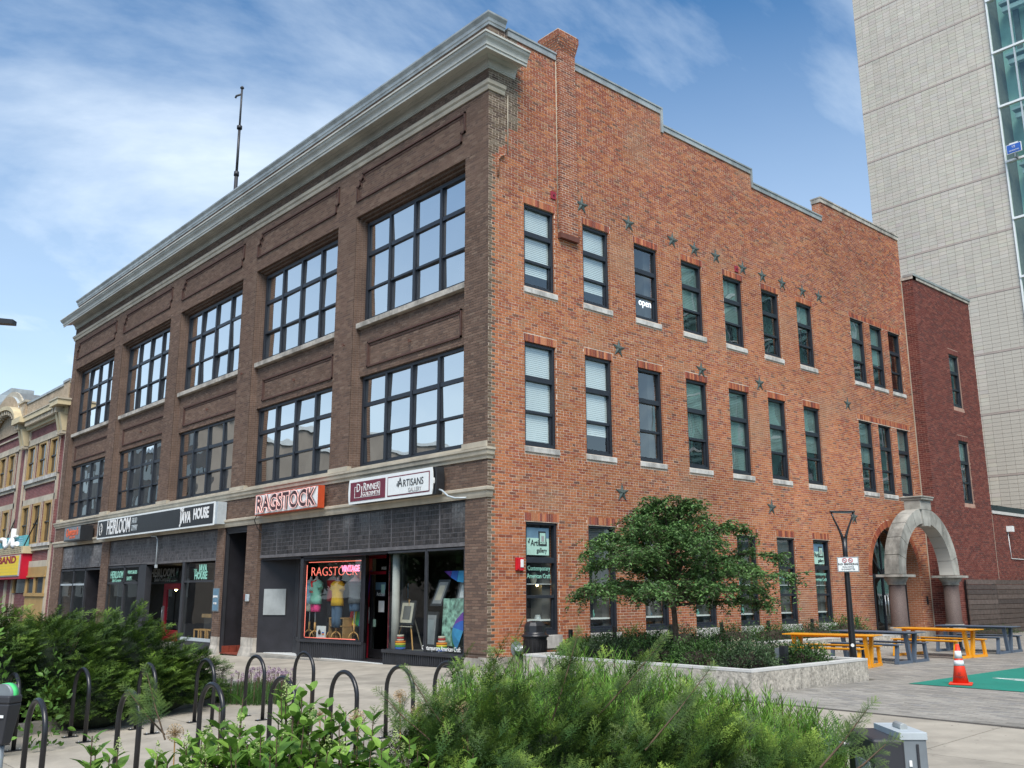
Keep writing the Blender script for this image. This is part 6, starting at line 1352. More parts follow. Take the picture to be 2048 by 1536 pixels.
for x_ in (-.065, .055):
    b.tube([(x_+.043*math.cos(t), -.021, .085+.043*math.sin(t)) for t in [i*math.pi/8 for i in range(17)]], .006, 'alarm_red', 5); b.bar((x_-.03, -.022, .115), (x_+.03, -.022, .055), .010, .004, 'alarm_red'); b.bar((x_-.025, -.0205, .08), (x_+.025, -.0205, .09), .012, .003, 'sign_black')
b.build('prohibition_symbol', ns)
b = MB(); b.tube([(5.87+.075*math.cos(R(-60)), 5.03+.075*math.sin(R(-60)), .55), (5.87+.079*math.cos(R(-60)), 5.03+.079*math.sin(R(-60)), .55)], .035, 'white_paint', 12); tag(b.build('sticker'), 'round white sticker low on the lamp post', 'sticker')
# traffic cone
cn = empty('traffic_cone', (8.52, 3.93, .009), 'orange traffic cone with two white bands at the corner of the green court', 'traffic cone')
b = MB(); b.box(-.19, .19, -.19, .19, 0, .035, 'cone_orange', R(20)); b.build('base', cn, bevel=.012)
b = MB(); pr_ = lambda z: .135-.105*(z-.035)/.665; zz = [.035, .33, .331, .43, .431, .47, .471, .60, .601, .70]; b.lathe(0, 0, [(pr_(z), z) for z in (.035, .30, .70)], 'cone_orange', 24); b.build('cone_body', cn)
for a, c in ((.33, .42), (.455, .585)): b = MB(); b.lathe(0, 0, [(pr_(a)+.003, a), (pr_(c)+.003, c)], 'reflective', 24); b.build('reflective_band', cn)
t_ = text('IC', .055, (.05, -.128, .20), (R(81), 0, R(20)), 'sign_black', cn, res=1); t_ = text('STREETS', .045, (.05, -.138, .14), (R(81), 0, R(20)), 'sign_black', cn, res=1)
# picnic tables
def picnic(mat, nm):
    e = empty('picnic_table'); L_, W_ = 2.05, .72
    b = MB(); b.box(-L_/2, L_/2, -W_/2, W_/2, .68, .70, mat); b.box(-.85, .85, -.27, -.23, .64, .68, mat); b.box(-.85, .85, .23, .27, .64, .68, mat); b.build('table_top', e, bevel=.004)
    for s_ in (-1, 1): b = MB(); b.box(-.87, .87, s_*.66-.15, s_*.66+.15, .42, .44, mat); b.box(-.8, .8, s_*.66-.02, s_*.66+.02, .395, .42, mat); b.build('bench', e, bevel=.004)
    for sx in (-1, 1):
        for sy in (-1, 1):
            b = MB(); x_ = sx*.80
            b.hexa([(x_-.05, sy*.16-.045, .64), (x_+.05, sy*.16-.045, .64), (x_+.05, sy*.16+.045, .64), (x_-.05, sy*.16+.045, .64)][::1] + [(x_-.05, sy*.05-.045, .0), (x_+.05, sy*.05-.045, .0), (x_+.05, sy*.05+.045, .0), (x_-.05, sy*.05+.045, .0)], mat) if 0 else None
            b.bar((x_, sy*.24, .68), (x_, sy*.085, .0), .10, .075, mat, up=(1,0,0)); b.bar((x_, sy*.06, .03), (x_, sy*.80, .03), .10, .06, mat, up=(0,0,1)); b.bar((x_, sy*.78, .0), (x_, sy*.70, .42), .10, .06, mat, up=(1,0,0))
            b.build('leg_frame', e)
    return e
t1 = picnic('yellow_paint', 'a'); t2 = picnic('slate_paint', 'b')
for o_, x_, y_, rz, lab in ((t1, 4.70, 6.25, 12, 'yellow picnic table nearest the planter, crossed by the lamp post'), (t2, 4.62, 8.5, 1, 'slate grey picnic table between the two yellow ones'), (None, 4.86, 11.2, -3, 'yellow picnic table in the middle, behind the traffic cone'), (0, 4.75, 13.85, 1, 'slate grey picnic table farthest right by the wooden fence')):
    if o_ is None: o_ = dup(t1)
    elif o_ == 0: o_ = dup(t2)
    o_.location = (x_, y_, 0); o_.rotation_euler = (0, 0, R(rz)); tag(o_, lab, 'picnic table', 'metal picnic tables on the plaza')
# stone arch on two granite columns
sa = empty('stone_arch', (0,0,0), 'salvaged stone arch on two pink granite columns before the arched doorway', 'arch')
ACY, AX0, AX1, ZS, RI, RO = 19.0, .74, 1.24, 2.19, 1.77, 2.28
for k in range(11):
    a0, a1 = math.pi*k/11+.004, math.pi*(k+1)/11-.004; b = MB(); ns_ = 4
    for i in range(ns_):
        p, q = a0+(a1-a0)*i/ns_, a0+(a1-a0)*(i+1)/ns_
        ks = k == 5; ri, ro = (RI-.10, RO+.02) if ks else (RI, RO); e_ = .05 if ks else 0
        F_ = lambda x, a, r: (x, ACY-r*math.cos(a), ZS+r*math.sin(a))
        b.poly([F_(AX1+e_, p, ri), F_(AX1+e_, q, ri), F_(AX1+e_, q, ro), F_(AX1+e_, p, ro)], 'arch_stone'); b.poly([F_(AX0-e_, p, ri), F_(AX0-e_, q, ri), F_(AX0-e_, q, ro), F_(AX0-e_, p, ro)], 'arch_stone')
        b.poly([F_(AX0-e_, p, ro), F_(AX0-e_, q, ro), F_(AX1+e_, q, ro), F_(AX1+e_, p, ro)], 'arch_stone'); b.poly([F_(AX0-e_, p, ri), F_(AX0-e_, q, ri), F_(AX1+e_, q, ri), F_(AX1+e_, p, ri)], 'arch_soffit')
    for a in (a0, a1): b.poly([F_(AX0-e_, a, ri), F_(AX1+e_, a, ri), F_(AX1+e_, a, ro), F_(AX0-e_, a, ro)], 'arch_stone')
    b.build('keystone' if k == 5 else 'arch_block', sa)
b = MB(); b.box(AX0-.04, AX1+.06, ACY-.40, ACY+.40, ZS+RO-.06, ZS+RO+.28, 'arch_stone'); b.box(AX0-.12, AX1+.14, ACY-.44, ACY+.44, ZS+RO+.28, ZS+RO+.36, 'arch_stone'); b.box(AX0-.15, AX1+.16, ACY-.49, ACY+.49, ZS+RO+.36, ZS+RO+.42, 'arch_stone'); b.build('cap_block', sa, bevel=.02)
for s_ in (-1, 1):
    cy = ACY+s_*2.03; b = MB(); xm = .99
    b.lathe(xm, cy, [(.285, .48), (.28, .52), (.265, .6), (.255, 1.86)], 'pink_granite', 32); co_ = b.build('column', sa)
    b = MB(); b.box(xm-.46, xm+.46, cy-.46, cy+.46, 2.10, 2.18, 'arch_stone'); b.lathe(xm, cy, [(.27, 1.84), (.30, 1.87), (.28, 1.91), (.36, 2.02), (.38, 2.06), (.40, 2.10)], 'arch_stone', 32); b.build('capital', sa)
    b = MB(); b.box(xm-.40, xm+.40, cy-.40, cy+.40, 0, .22, 'pink_granite'); b.lathe(xm, cy, [(.40, .22), (.42, .27), (.40, .33), (.33, .36), (.36, .40), (.34, .46), (.29, .49)], 'arch_stone', 32); b.build('column_base', sa)
# planter spotlights and outlet
for k, (px_, py_) in enumerate(((1.55, 1.05), (1.0, 3.05), (1.0, 5.1), (1.0, 7.2), (1.0, 9.35), (1.0, 11.6), (1.1, 14.0))):
    b = MB(); b.tube([(px_, py_, .28), (px_, py_, .62)], .018, 'black_metal', 8); b.box(px_-.035, px_+.035, py_-.035, py_+.035, .55, .86, 'black_metal'); o_ = b.build('garden_light')
    tag(o_, ['black stake light in the planter nearest the litter bin', 'black stake light under the second sill of the wall', 'black stake light left of the tree trunk', 'black stake light right of the tree trunk', 'black stake light below the sixth ground floor window', 'black stake light below the seventh ground floor window', 'black stake light nearest the stone arch'][k], 'garden light', 'stake lights in the planter')
b = MB(); b.box(6.12, 6.24, 1.92, 2.04, .3, .66, 'sign_black'); b.box(6.02, 6.115, 1.93, 2.03, .42, .62, 'galv'); tag(b.build('outlet_post'), 'short black power outlet post in the planter corner near the yellow table', 'outlet')

# ================================================================== PLANTS
def scatter(tv, tf, P, D, Nn, S, cols, name, mat, parent=None, wide=None):
    """copies of a small template (along, across, up) merged into one mesh"""
    P = np.asarray(P, float); D = np.asarray(D, float); Nn = np.asarray(Nn, float); n = len(P)
    D = D/np.linalg.norm(D, axis=1, keepdims=True); W_ = np.cross(Nn, D); W_ /= (np.linalg.norm(W_, axis=1, keepdims=True)+1e-9); U_ = np.cross(D, W_)
    S = np.broadcast_to(np.asarray(S, float), (n,)); wd = S if wide is None else wide
    tv = np.asarray(tv, float); tf = np.asarray(tf)
    V = P[:,None]+S[:,None,None]*(tv[None,:,0:1]*D[:,None])+wd[:,None,None]*(tv[None,:,1:2]*W_[:,None]+tv[None,:,2:3]*U_[:,None])
    Fq = (np.arange(n)[:,None,None]*len(tv)+tf[None]).reshape(-1, tf.shape[1])
    return np_mesh(name, V.reshape(-1,3), Fq, mat, parent, np.repeat(cols, len(tv), axis=0))
LEAF = ([(0,0,0),(.45,.26,.05),(1,0,-.06),(.45,-.26,.05),(.45,0,-.01)], [(0,1,4),(1,2,4),(2,3,4),(3,0,4)])
BIGLEAF = ([(0,0,0),(.3,.24,.06),(.65,.21,.03),(1,0,-.14),(.65,-.21,.03),(.3,-.24,.06),(.3,0,0),(.65,0,-.01)], [(0,1,6),(1,2,7),(1,7,6),(2,3,7),(0,6,5),(6,7,4),(6,4,5),(7,3,4)])
BLADE = ([(0,-.5,0),(0,.5,0),(.6,.35,.0),(.6,-.35,.0),(1,0,-0.0)], [(0,1,2),(0,2,3),(3,2,4)])
def spray_t(k, nl, nw, droop=.0):
    tv, tf = [], []
    tv += [(0,-.008,0),(0,.008,0),(1,.004,0),(1,-.004,0)]; tf += [(0,1,2),(0,2,3)]
    for i in range(k):
        t = .04+.94*i/k; l = nl*(1-.45*t)
        for s_ in (-1, 1):
            b = len(tv); a = 1.0-.35*t; up = .10*(1 if i % 2 else -.2)
            tv += [(t-nw, 0, 0), (t+nw, 0, 0), (t+l*math.cos(a), s_*l*math.sin(a), up*l*3)]; tf.append((b, b+1, b+2))
    return tv, tf
SPRAY = spray_t(13, .19, .010); SPRAYC = spray_t(9, .20, .024)
def rot_rand(n, seed=None):
    v = rng.normal(size=(n,3)); return v/np.linalg.norm(v, axis=1, keepdims=True)
RIGHT = np.array([.664,.747,0.])
def fan_t(ns_, nn, nl, nw, sub_):
    """flat yew twig: a stem with alternating side shoots, all set with needles"""
    tv, tf, tt = [], [], []
    def shoot(o, a, L_, n_):
        ca, sa_ = math.cos(a), math.sin(a); b = len(tv); w_ = .010
        q = lambda x, y, z=0: (o[0]+x*ca-y*sa_, o[1]+x*sa_+y*ca, z)
        tv.extend([q(0,-w_), q(0,w_), q(L_,0)]); tf.append((b, b+1, b+2)); tt.extend([o[0], o[0], min(1, o[0]+L_*ca)])
        for i in range(n_):
            x = L_*(.08+.92*i/n_); l = nl*(1-.35*i/n_)
            for s_ in (-1, 1):
                b = len(tv); aa = 1.0-.35*i/n_; tv.extend([q(x-nw, 0), q(x+nw, 0), q(x+l*math.cos(aa), s_*l*math.sin(aa), .25*l*(1 if i % 2 else -.4))]); tf.append((b, b+1, b+2)); t_ = min(1, o[0]+x*.8); tt.extend([t_, t_, min(1, t_+.12)])
    shoot((0,0), 0, 1.0, nn+3)
    for i in range(ns_):
        x = .12+.68*i/ns_; shoot((x, 0), (1 if i % 2 else -1)*(.78-.2*i/ns_), sub_*(1-.45*i/ns_), nn)
    return np.array(tv), np.array(tf), np.array(tt)
FAN = fan_t(6, 7, .125, .017, .52); FANC = fan_t(5, 5, .14, .024, .5)
def fans(P, D, Nn, S, f_, dark, lite, tmpl, parent):
    tv, tf, tt = tmpl; n = len(P); P = np.asarray(P); D = np.asarray(D, float); D /= np.linalg.norm(D, axis=1, keepdims=True); W_ = np.cross(Nn, D); W_ /= np.linalg.norm(W_, axis=1, keepdims=True)+1e-9; U_ = np.cross(D, W_); S = np.asarray(S)
    droop = -.10*tv[:,0]**2
    V = P[:,None]+S[:,None,None]*(tv[None,:,0:1]*D[:,None]+tv[None,:,1:2]*W_[:,None]+tv[None,:,2:3]*U_[:,None]); V[:,:,2] += S[:,None]*droop[None]
    k = np.clip((tt[None]-.35)/.65, 0, 1)*np.asarray(f_)[:,None]; C = np.array(dark)*(1-k)[...,None]+np.array(lite)*k[...,None]; C = C*rng.uniform(.75,1.3,(n,1,1))
    Fq = (np.arange(n)[:,None,None]*len(tv)+tf[None]).reshape(-1,3); return np_mesh('foliage', V.reshape(-1,3), Fq, 'needle', parent, C.reshape(-1,3))
def yew(cx, cy, rx, ry, h, n, name, label, group, tmpl, sl, dark, lite, lean=.35, tipf=.6, z0=None):
    zb = g(cx, cy) if z0 is None else z0; e = empty(name, (0,0,0), label, 'shrub', group)
    v = rot_rand(n); v[:,2] = np.where(v[:,2] < -.35, -v[:,2], v[:,2]); ph = rng.random(8)*6.3; az = np.arctan2(v[:,1], v[:,0])
    r = 1+.16*np.sin(az*4+ph[0])*np.cos(v[:,2]*6+ph[1])+.10*np.sin(az*9+ph[2]+v[:,2]*11); q = rng.random(n); r = r*np.where(q < .72, rng.uniform(.80,1.0,n), rng.uniform(.45,.8,n))
    zc = .32*h; P = np.stack([cx+v[:,0]*rx*r, cy+v[:,1]*ry*r, zb+zc+np.where(v[:,2] > 0, v[:,2]*(h-zc), v[:,2]*zc*.8)*r], 1); P[:,2] = np.maximum(P[:,2], zb+.06)
    D = v*np.array([.9,.9,.55])+rng.normal(0,.28,(n,3))+RIGHT*lean; D[:,2] += .28; Nn = np.array([0,0,1.])+v*.6+rng.normal(0,.22,(n,3))
    S = sl*rng.uniform(.65,1.3,n); P = P-D/np.linalg.norm(D, axis=1, keepdims=True)*S[:,None]*.6
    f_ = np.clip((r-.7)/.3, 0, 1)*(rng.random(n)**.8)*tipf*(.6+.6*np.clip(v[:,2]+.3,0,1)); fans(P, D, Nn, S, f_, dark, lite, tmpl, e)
    tw = MB(); rr = random.Random(int(n+cx*100))
    for k in range(16):
        a = rr.uniform(0, 6.3); t = rr.uniform(.55, .92); el = rr.uniform(.2, 1.3); p = (cx+rx*t*math.cos(a)*math.cos(el), cy+ry*t*math.sin(a)*math.cos(el), zb+h*t*(.15+.8*math.sin(el)))
        tw.tube([(cx+rr.uniform(-.1,.1), cy+rr.uniform(-.1,.1), zb), ((cx+p[0])/2, (cy+p[1])/2, zb+(p[2]-zb)*.62), p], [.020,.012,.005], 'twig', 5, False)
    tw.build('branch', e)
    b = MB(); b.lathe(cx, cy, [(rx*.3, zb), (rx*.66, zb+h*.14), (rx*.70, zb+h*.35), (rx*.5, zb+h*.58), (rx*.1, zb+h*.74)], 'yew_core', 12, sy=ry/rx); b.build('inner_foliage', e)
    return e
def mound(cx, cy, rx, ry, h, n, leaf, wd, dark, lite, name, label, cat, group=None, z0=None, tmpl=LEAF, up=.5, core=True, stems=False, lump=.25):
    zb = g(cx, cy) if z0 is None else z0
    e = empty(name, (0,0,0), label, cat, group)
    v = rot_rand(n); v[:,2] = np.abs(v[:,2]); ph = rng.random(6)*6.3
    az = np.arctan2(v[:,1], v[:,0]); r = 1+lump*(np.sin(az*3+ph[0])*np.cos(v[:,2]*5+ph[1])+.6*np.sin(az*7+ph[2]+v[:,2]*9)); r *= rng.uniform(.62, 1.05, n)
    P = np.stack([cx+v[:,0]*rx*r, cy+v[:,1]*ry*r, zb+.02+v[:,2]*h*r], 1)
    D = v*.7+rng.normal(0,.55,(n,3)); D[:,2] += up*.3; Nn = np.array([0,0,1.])*up+v*.5+rng.normal(0,.45,(n,3))
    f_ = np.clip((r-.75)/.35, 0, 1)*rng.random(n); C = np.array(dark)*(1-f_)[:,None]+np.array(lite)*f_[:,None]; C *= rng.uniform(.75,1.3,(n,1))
    sz = leaf*rng.uniform(.65,1.25,n); scatter(*tmpl, P, D, Nn, sz, C, 'foliage', 'leaf', e, sz*wd)
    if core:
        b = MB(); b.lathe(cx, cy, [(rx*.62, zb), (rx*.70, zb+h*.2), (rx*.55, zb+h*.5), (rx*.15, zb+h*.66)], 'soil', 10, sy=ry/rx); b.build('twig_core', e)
    return e
# dark yews in the left bed
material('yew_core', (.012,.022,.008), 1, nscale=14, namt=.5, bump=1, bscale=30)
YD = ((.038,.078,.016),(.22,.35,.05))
for k, (x_, y_, rx, ry, h, lab) in enumerate(((1.55,-10.4,.85,.95,2.10,'tall dark yew at the left edge of the hoop bed'),(1.15,-9.3,.95,1.0,1.85,'dark yew behind the second rear hoop, left of the salad shop glass'),(.60,-8.1,1.0,1.0,1.80,'broad dark yew in the middle of the bed before the salad shop'),(.55,-7.1,.85,.85,1.10,'low right hand yew spreading toward the lilac flowers'),(-1.2,-8.6,1.3,1.2,1.7,'dark yew at the back of the bed nearest the shops'),(1.9,-8.9,.75,.75,1.0,'low front yew drooping over the kerb'),(1.15,-7.75,.7,.7,.95,'low yew beside the fourth rear hoop'),(-.3,-10.6,1.2,1.2,1.9,'tallest yew behind the parking meter'))):
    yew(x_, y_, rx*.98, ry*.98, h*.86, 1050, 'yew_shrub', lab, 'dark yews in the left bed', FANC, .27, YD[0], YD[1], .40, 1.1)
mound(3.3,-10.75,.42,.42,1.42, 700, .10, 1.0, (.06,.13,.02), (.16,.32,.05), 'leafy_shrub', 'bright leafy shrub in front of the yews behind the parking meter', 'shrub', tmpl=BIGLEAF, core=False)
mound(3.35,-9.95,.25,.25,1.12, 160, .09, 1.0, (.06,.13,.02), (.16,.32,.05), 'leafy_shrub', 'small bright leafy sprig left of the second rear hoop', 'shrub', tmpl=BIGLEAF, core=False)
# lilac flowers at the right end of the bed
def pom_clump(cx, cy, n, h, spread, label, cols_, rh, name='flower_clump'):
    e = empty(name, (0,0,0), label, 'flowers'); P, D, Nn, S, Cc, Wd = [], [], [], [], [], []; st = MB(); hp = []
    for i in range(n):
        a = random.uniform(0, 6.3); r = spread*math.sqrt(random.random()); x, y = cx+r*math.cos(a)*1.3, cy+r*math.sin(a); z = g(x, y); hh = h*random.uniform(.75,1.1)
        st.tube([(x, y, z), (x+random.gauss(0,.03), y+random.gauss(0,.03), z+hh)], .005, 'mint' if 0 else 'twig', 3, False); hp.append((x, y, z+hh))
    for x, y, z in hp:
        for k in range(26): d = rot_rand(1)[0]; P.append(np.array([x,y,z])+d*rh*.3); D.append(d); Nn.append(rot_rand(1)[0]); S.append(rh*.75); Cc.append(np.array(cols_)*random.uniform(.75,1.25))
    scatter(*LEAF, P, D, Nn, S, np.array(Cc), 'flower_head', 'petal', e)
    m_ = n*22; az = rng.random(m_)*6.3; rr_ = spread*1.1*np.sqrt(rng.random(m_)); P = np.stack([cx+rr_*np.cos(az)*1.3, cy+rr_*np.sin(az), np.full(m_, g(cx,cy))], 1); D = rng.normal(0,.35,(m_,3)); D[:,2] = 1
    scatter(*BLADE, P, D, rot_rand(m_), h*.75*rng.uniform(.6,1.1,m_), np.array([[.05,.11,.025]])*rng.uniform(.7,1.6,(m_,1)), 'foliage', 'leaf', e, np.full(m_, .012)); st.build('stem', e); return e
pom_clump(1.0,-5.95, 60, .46, .55, 'clump of lilac pom flowers at the right end of the yew bed', (.42,.30,.38), .034)
pom_clump(.35,-5.45, 30, .40, .4, 'smaller clump of lilac flowers nearest the shops', (.42,.30,.38), .034)

# feathery thread leaf mounds beyond the nearest yew
def feather(cx, cy, rx, h, nst, label, cols_=((.085,.20,.028),(.24,.44,.065)), ll=.095, lw=.0032, per=84, name='feathery_shrub', group='thread leaved plants in the nearest bed'):
    e = empty(name, (0,0,0), label, 'shrub', group); zb = g(cx, cy); P, D, S, Cc = [], [], [], []; st = MB()
    for i in range(nst):
        a = random.uniform(0,6.3); r = math.sqrt(random.random()); hh = h*(1-.28*r*r)*random.uniform(.85,1.08); ln_ = random.uniform(.2,.42)
        b0 = np.array([cx+rx*r*.55*math.cos(a), cy+rx*r*.55*math.sin(a), zb]); tp = np.array([cx+rx*r*math.cos(a)+random.gauss(0,.05), cy+rx*r*math.sin(a)+random.gauss(0,.05), zb+hh]); ax = tp-b0
        if i % 2 == 0: st.tube([tuple(b0), tuple(b0+ax*.5), tuple(tp)], .0025, 'turf_green' if 0 else 'twig', 3, False)
        tone = random.random()
        for k in range(per):
            t = .25+.75*k/per; p = b0+ax*t; az = random.uniform(0,6.3)
            D.append(np.array([math.cos(az), math.sin(az), .55+.6*t])+ax*.3); P.append(p); S.append(ll*random.uniform(.6,1.2)*(1.1-.35*t)); f_ = t*tone
            Cc.append((np.array(cols_[0])*(1-f_)+np.array(cols_[1])*f_)*random.uniform(.8,1.2))
    n = len(P); scatter(*BLADE, P, D, rot_rand(n), S, np.array(Cc), 'foliage', 'leaf', e, np.full(n, lw*2)); st.build('stem', e); return e
for x_, y_, zt, rx, ns_, lab in ((10.453,-8.973,1.049,0.42,200,'feathery mound half covering the last front hoop'),(10.705,-8.708,1.104,0.48,240,'tallest feathery bright green mound beside the corner pier'),(11.153,-8.531,1.162,0.52,260,'feathery mound just left of the planter'),(11.536,-8.403,1.147,0.52,260,'feathery mound before the long planter wall'),(11.883,-8.296,1.071,0.5,240,'feathery mound before the planter corner'),(12.217,-8.203,0.995,0.48,240,'feathery mound below the young planter corner shrubs'),(12.532,-8.144,0.956,0.48,240,'bright feathery mound at the right, beside the pavers'),(12.804,-8.114,0.859,0.4,190,'rightmost low feathery mound before the pavers'),(11.933,-9.185,1.132,0.5,220,'feathery mound between the yews and the planter')):
    feather(x_, y_, rx, zt-g(x_, y_), ns_, lab)
for x_, y_, lab in ((11.35,-12.05,'pale feathery weed at the foot of the nearest left hoop'),(11.75,-11.9,'pale feathery weed between the two nearest left hoops'),(11.1,-12.3,'pale feathery tuft at the lower left corner')):
    feather(x_, y_, .16, 1.02, 14, lab, ((.20,.26,.10),(.38,.46,.20)), .09, .0022, 34, 'feathery_weed', 'pale feathery weeds at the lower left')
# nearest yew, reaching across the bottom of the view
FY = ((.034,.078,.016),(.23,.33,.050))
for x_, y_, zt, r, n_, lab in ((11.778,-10.414,1.057,0.42,330,'near yew among the dried allium heads'),(12.114,-10.253,1.244,0.5,420,'near yew below the corner pier'),(12.515,-10.135,1.319,0.52,500,'tallest near yew under the litter bin'),(12.891,-9.997,1.249,0.52,500,'near yew under the small tree'),(13.227,-9.898,1.162,0.5,480,'near yew before the planter corner'),(13.47,-9.751,1.078,0.48,450,'near yew below the traffic cone line'),(13.763,-9.708,1.013,0.42,380,'near yew left of the utility box'),(13.92,-9.747,0.966,0.24,150,'last low yew beside the utility box'),(12.86,-10.721,1.001,0.45,330,'low yew at the bottom centre'),(13.348,-10.478,0.998,0.45,330,'low yew right of the bottom centre')):
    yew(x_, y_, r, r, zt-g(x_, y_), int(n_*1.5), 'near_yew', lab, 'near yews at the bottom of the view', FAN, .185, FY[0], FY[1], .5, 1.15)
# a few long free sprays that rise above the mass
def free_sprig(p0, p1, n, label, sl=.11):
    e = empty('yew_sprig', (0,0,0), label, 'shrub', 'free yew sprays'); p0 = np.array(p0); p1 = np.array(p1); d = p1-p0; d1 = d/np.linalg.norm(d); side = np.cross(d1, [0,0,1.]); P, D, Nn, S, C = [], [], [], [], []
    view = np.array([.6, -.6, .5])
    for k in range(n):
        t = .30+.66*k/n; s_ = 1 if k % 2 else -1; sd_ = np.cross(view, d1); P.append(p0+d*t+np.array([0,0,.06*t*t])); D.append(d1+sd_*s_*.75*(1-.3*t)+side*random.gauss(0,.3)); Nn.append(view+np.array([0,0,.6])+rng.normal(0,.25,3)); S.append(sl*(1.35-t)*random.uniform(.8,1.15)); C.append(.3+.6*t)
    P.append(p0+d*.94+np.array([0,0,.055])); D.append(d1); Nn.append(view); S.append(sl*.8); C.append(1.)
    fans(P, D, Nn, S, C, (.034,.072,.016), (.17,.25,.045), FAN, e); b = MB(); b.tube([tuple(p0), tuple((p0+p1)/2+np.array([0,0,.015])), tuple(p1+np.array([0,0,.05]))], [.005,.004,.0015], 'twig', 5, False); b.build('branch', e)
for a, b, n_, lab in (((12.562, -10.129, 0.998), (12.64, -10.013, 1.371), 34, 'tall yew spray left of the litter bin foot'), ((12.835, -10.131, 1.0), (13.015, -9.742, 1.365), 36, 'long yew spray curving up to the right before the planter'), ((13.208, -10.15, 0.926), (13.337, -9.798, 1.229), 26, 'yew spray before the planter wall'), ((14.059, -10.046, 0.943), (14.197, -9.874, 1.125), 14, 'single yew spray pointing at the utility box lid'), ((14.247, -10.22, 0.944), (14.382, -10.096, 1.028), 8, 'short yew spray crossing the utility box'), ((11.197, -11.633, 0.901), (11.075, -11.71, 1.184), 20, 'yew sprig rising alone in front of the third rear hoop'), ((11.097, -11.595, 0.912), (10.994, -11.77, 1.09), 22, 'yew sprig spreading left over the front hoop'), ((12.034, -10.531, 0.882), (11.713, -10.641, 1.056), 22, 'yew spray reaching left to the allium heads'), ((12.109, -10.455, 0.908), (11.834, -10.544, 1.172), 24, 'yew spray standing inside the front hoop'), ((12.3, -10.266, 0.986), (12.163, -10.203, 1.258), 26, 'yew spray under the corner pier')):
    free_sprig(a, b, n_, lab)
# hydrangeas
def hydrangea(cx, cy, rx, h, nst, label, leaf=.125, cols_=((.075,.17,.026),(.27,.45,.075)), pan=True):
    e = empty('hydrangea', (0,0,0), label, 'shrub', 'leafy hydrangeas in the nearest bed'); zb = g(cx, cy); P, D, Nn, S, Cc = [], [], [], [], []; st = MB(); P2, D2, N2, S2, C2 = [], [], [], [], []
    for i in range(nst):
        a = random.uniform(0,6.3); r = math.sqrt(random.random()); hh = h*(1-.30*r*r)*random.uniform(.82,1.06)
        b0 = np.array([cx+rx*r*.45*math.cos(a), cy+rx*r*.45*math.sin(a), zb]); tp = np.array([cx+rx*r*math.cos(a), cy+rx*r*math.sin(a), zb+hh]); ax = tp-b0; tone = random.random()
        st.tube([tuple(b0), tuple(b0+ax*.6+np.array([0,0,.03])), tuple(tp)], [.006,.005,.003], 'twig', 4, False)
        npair = 11; ph = random.uniform(0, 3.1)
        for k in range(npair):
            t = .36+.62*k/(npair-1); p = b0+ax*t; az = ph+k*math.pi/2
            for s_ in (0, math.pi):
                d = np.array([math.cos(az+s_), math.sin(az+s_), .35+.9*max(0, t-.75)*3])+rng.normal(0,.15,3); P.append(p); D.append(d); Nn.append(np.array([0,0,1.])+rng.normal(0,.2,3)); S.append(leaf*random.uniform(.75,1.15)*(1-.5*max(0, t-.7)/.3))
                f_ = np.clip((t-.5)*2, 0, 1)*tone; Cc.append((np.array(cols_[0])*(1-f_)+np.array(cols_[1])*f_)*random.uniform(.85,1.15))
        if pan and tone > .35 and random.random() < .4:
            for k in range(60):
                t = random.random(); rr_ = .028*(1-t); az = random.uniform(0,6.3); P2.append(tp+np.array([rr_*math.cos(az), rr_*math.sin(az), .075*t])); D2.append(rot_rand(1)[0]); N2.append(rot_rand(1)[0]); S2.append(.010); C2.append(np.array([.42,.50,.20])*random.uniform(.7,1.2))
    scatter(*BIGLEAF, P, D, Nn, S, np.array(Cc), 'foliage', 'leaf', e)
    if P2: tag(scatter(*LEAF, P2, D2, N2, np.array(S2), np.array(C2), 'flower_buds', 'petal', e, np.array(S2)*1.6), kind='stuff')
    st.build('stem', e); return e
for x_, y_, zt, r, n_, lab in ((11.637,-11.072,1.166,0.26,34,'hydrangea with the tallest leafy tip before the hoops'),(11.466,-11.381,1.054,0.34,50,'hydrangea left of the tallest leafy tip'),(11.498,-11.633,0.993,0.26,34,'hydrangea nearest the front yew sprig'),(11.904,-11.355,1.066,0.36,56,'broad hydrangea filling the bottom left centre'),(11.857,-10.923,1.001,0.34,50,'hydrangea right of the tallest leafy tip'),(12.101,-10.774,0.913,0.3,40,'hydrangea under the dried allium heads'),(11.092,-11.92,0.948,0.15,12,'young hydrangea shoot between two front hoops at the bottom'),(11.554,-11.849,0.904,0.22,20,'low hydrangea shoots at the bottom left'),(10.984,-12.355,0.962,0.16,12,'hydrangea leaves in the lower left corner'),(12.513,-10.769,0.9,0.28,32,'low hydrangea at the edge of the near yews')):
    hydrangea(x_, y_, r, zt-g(x_, y_), n_, lab, leaf=.17)
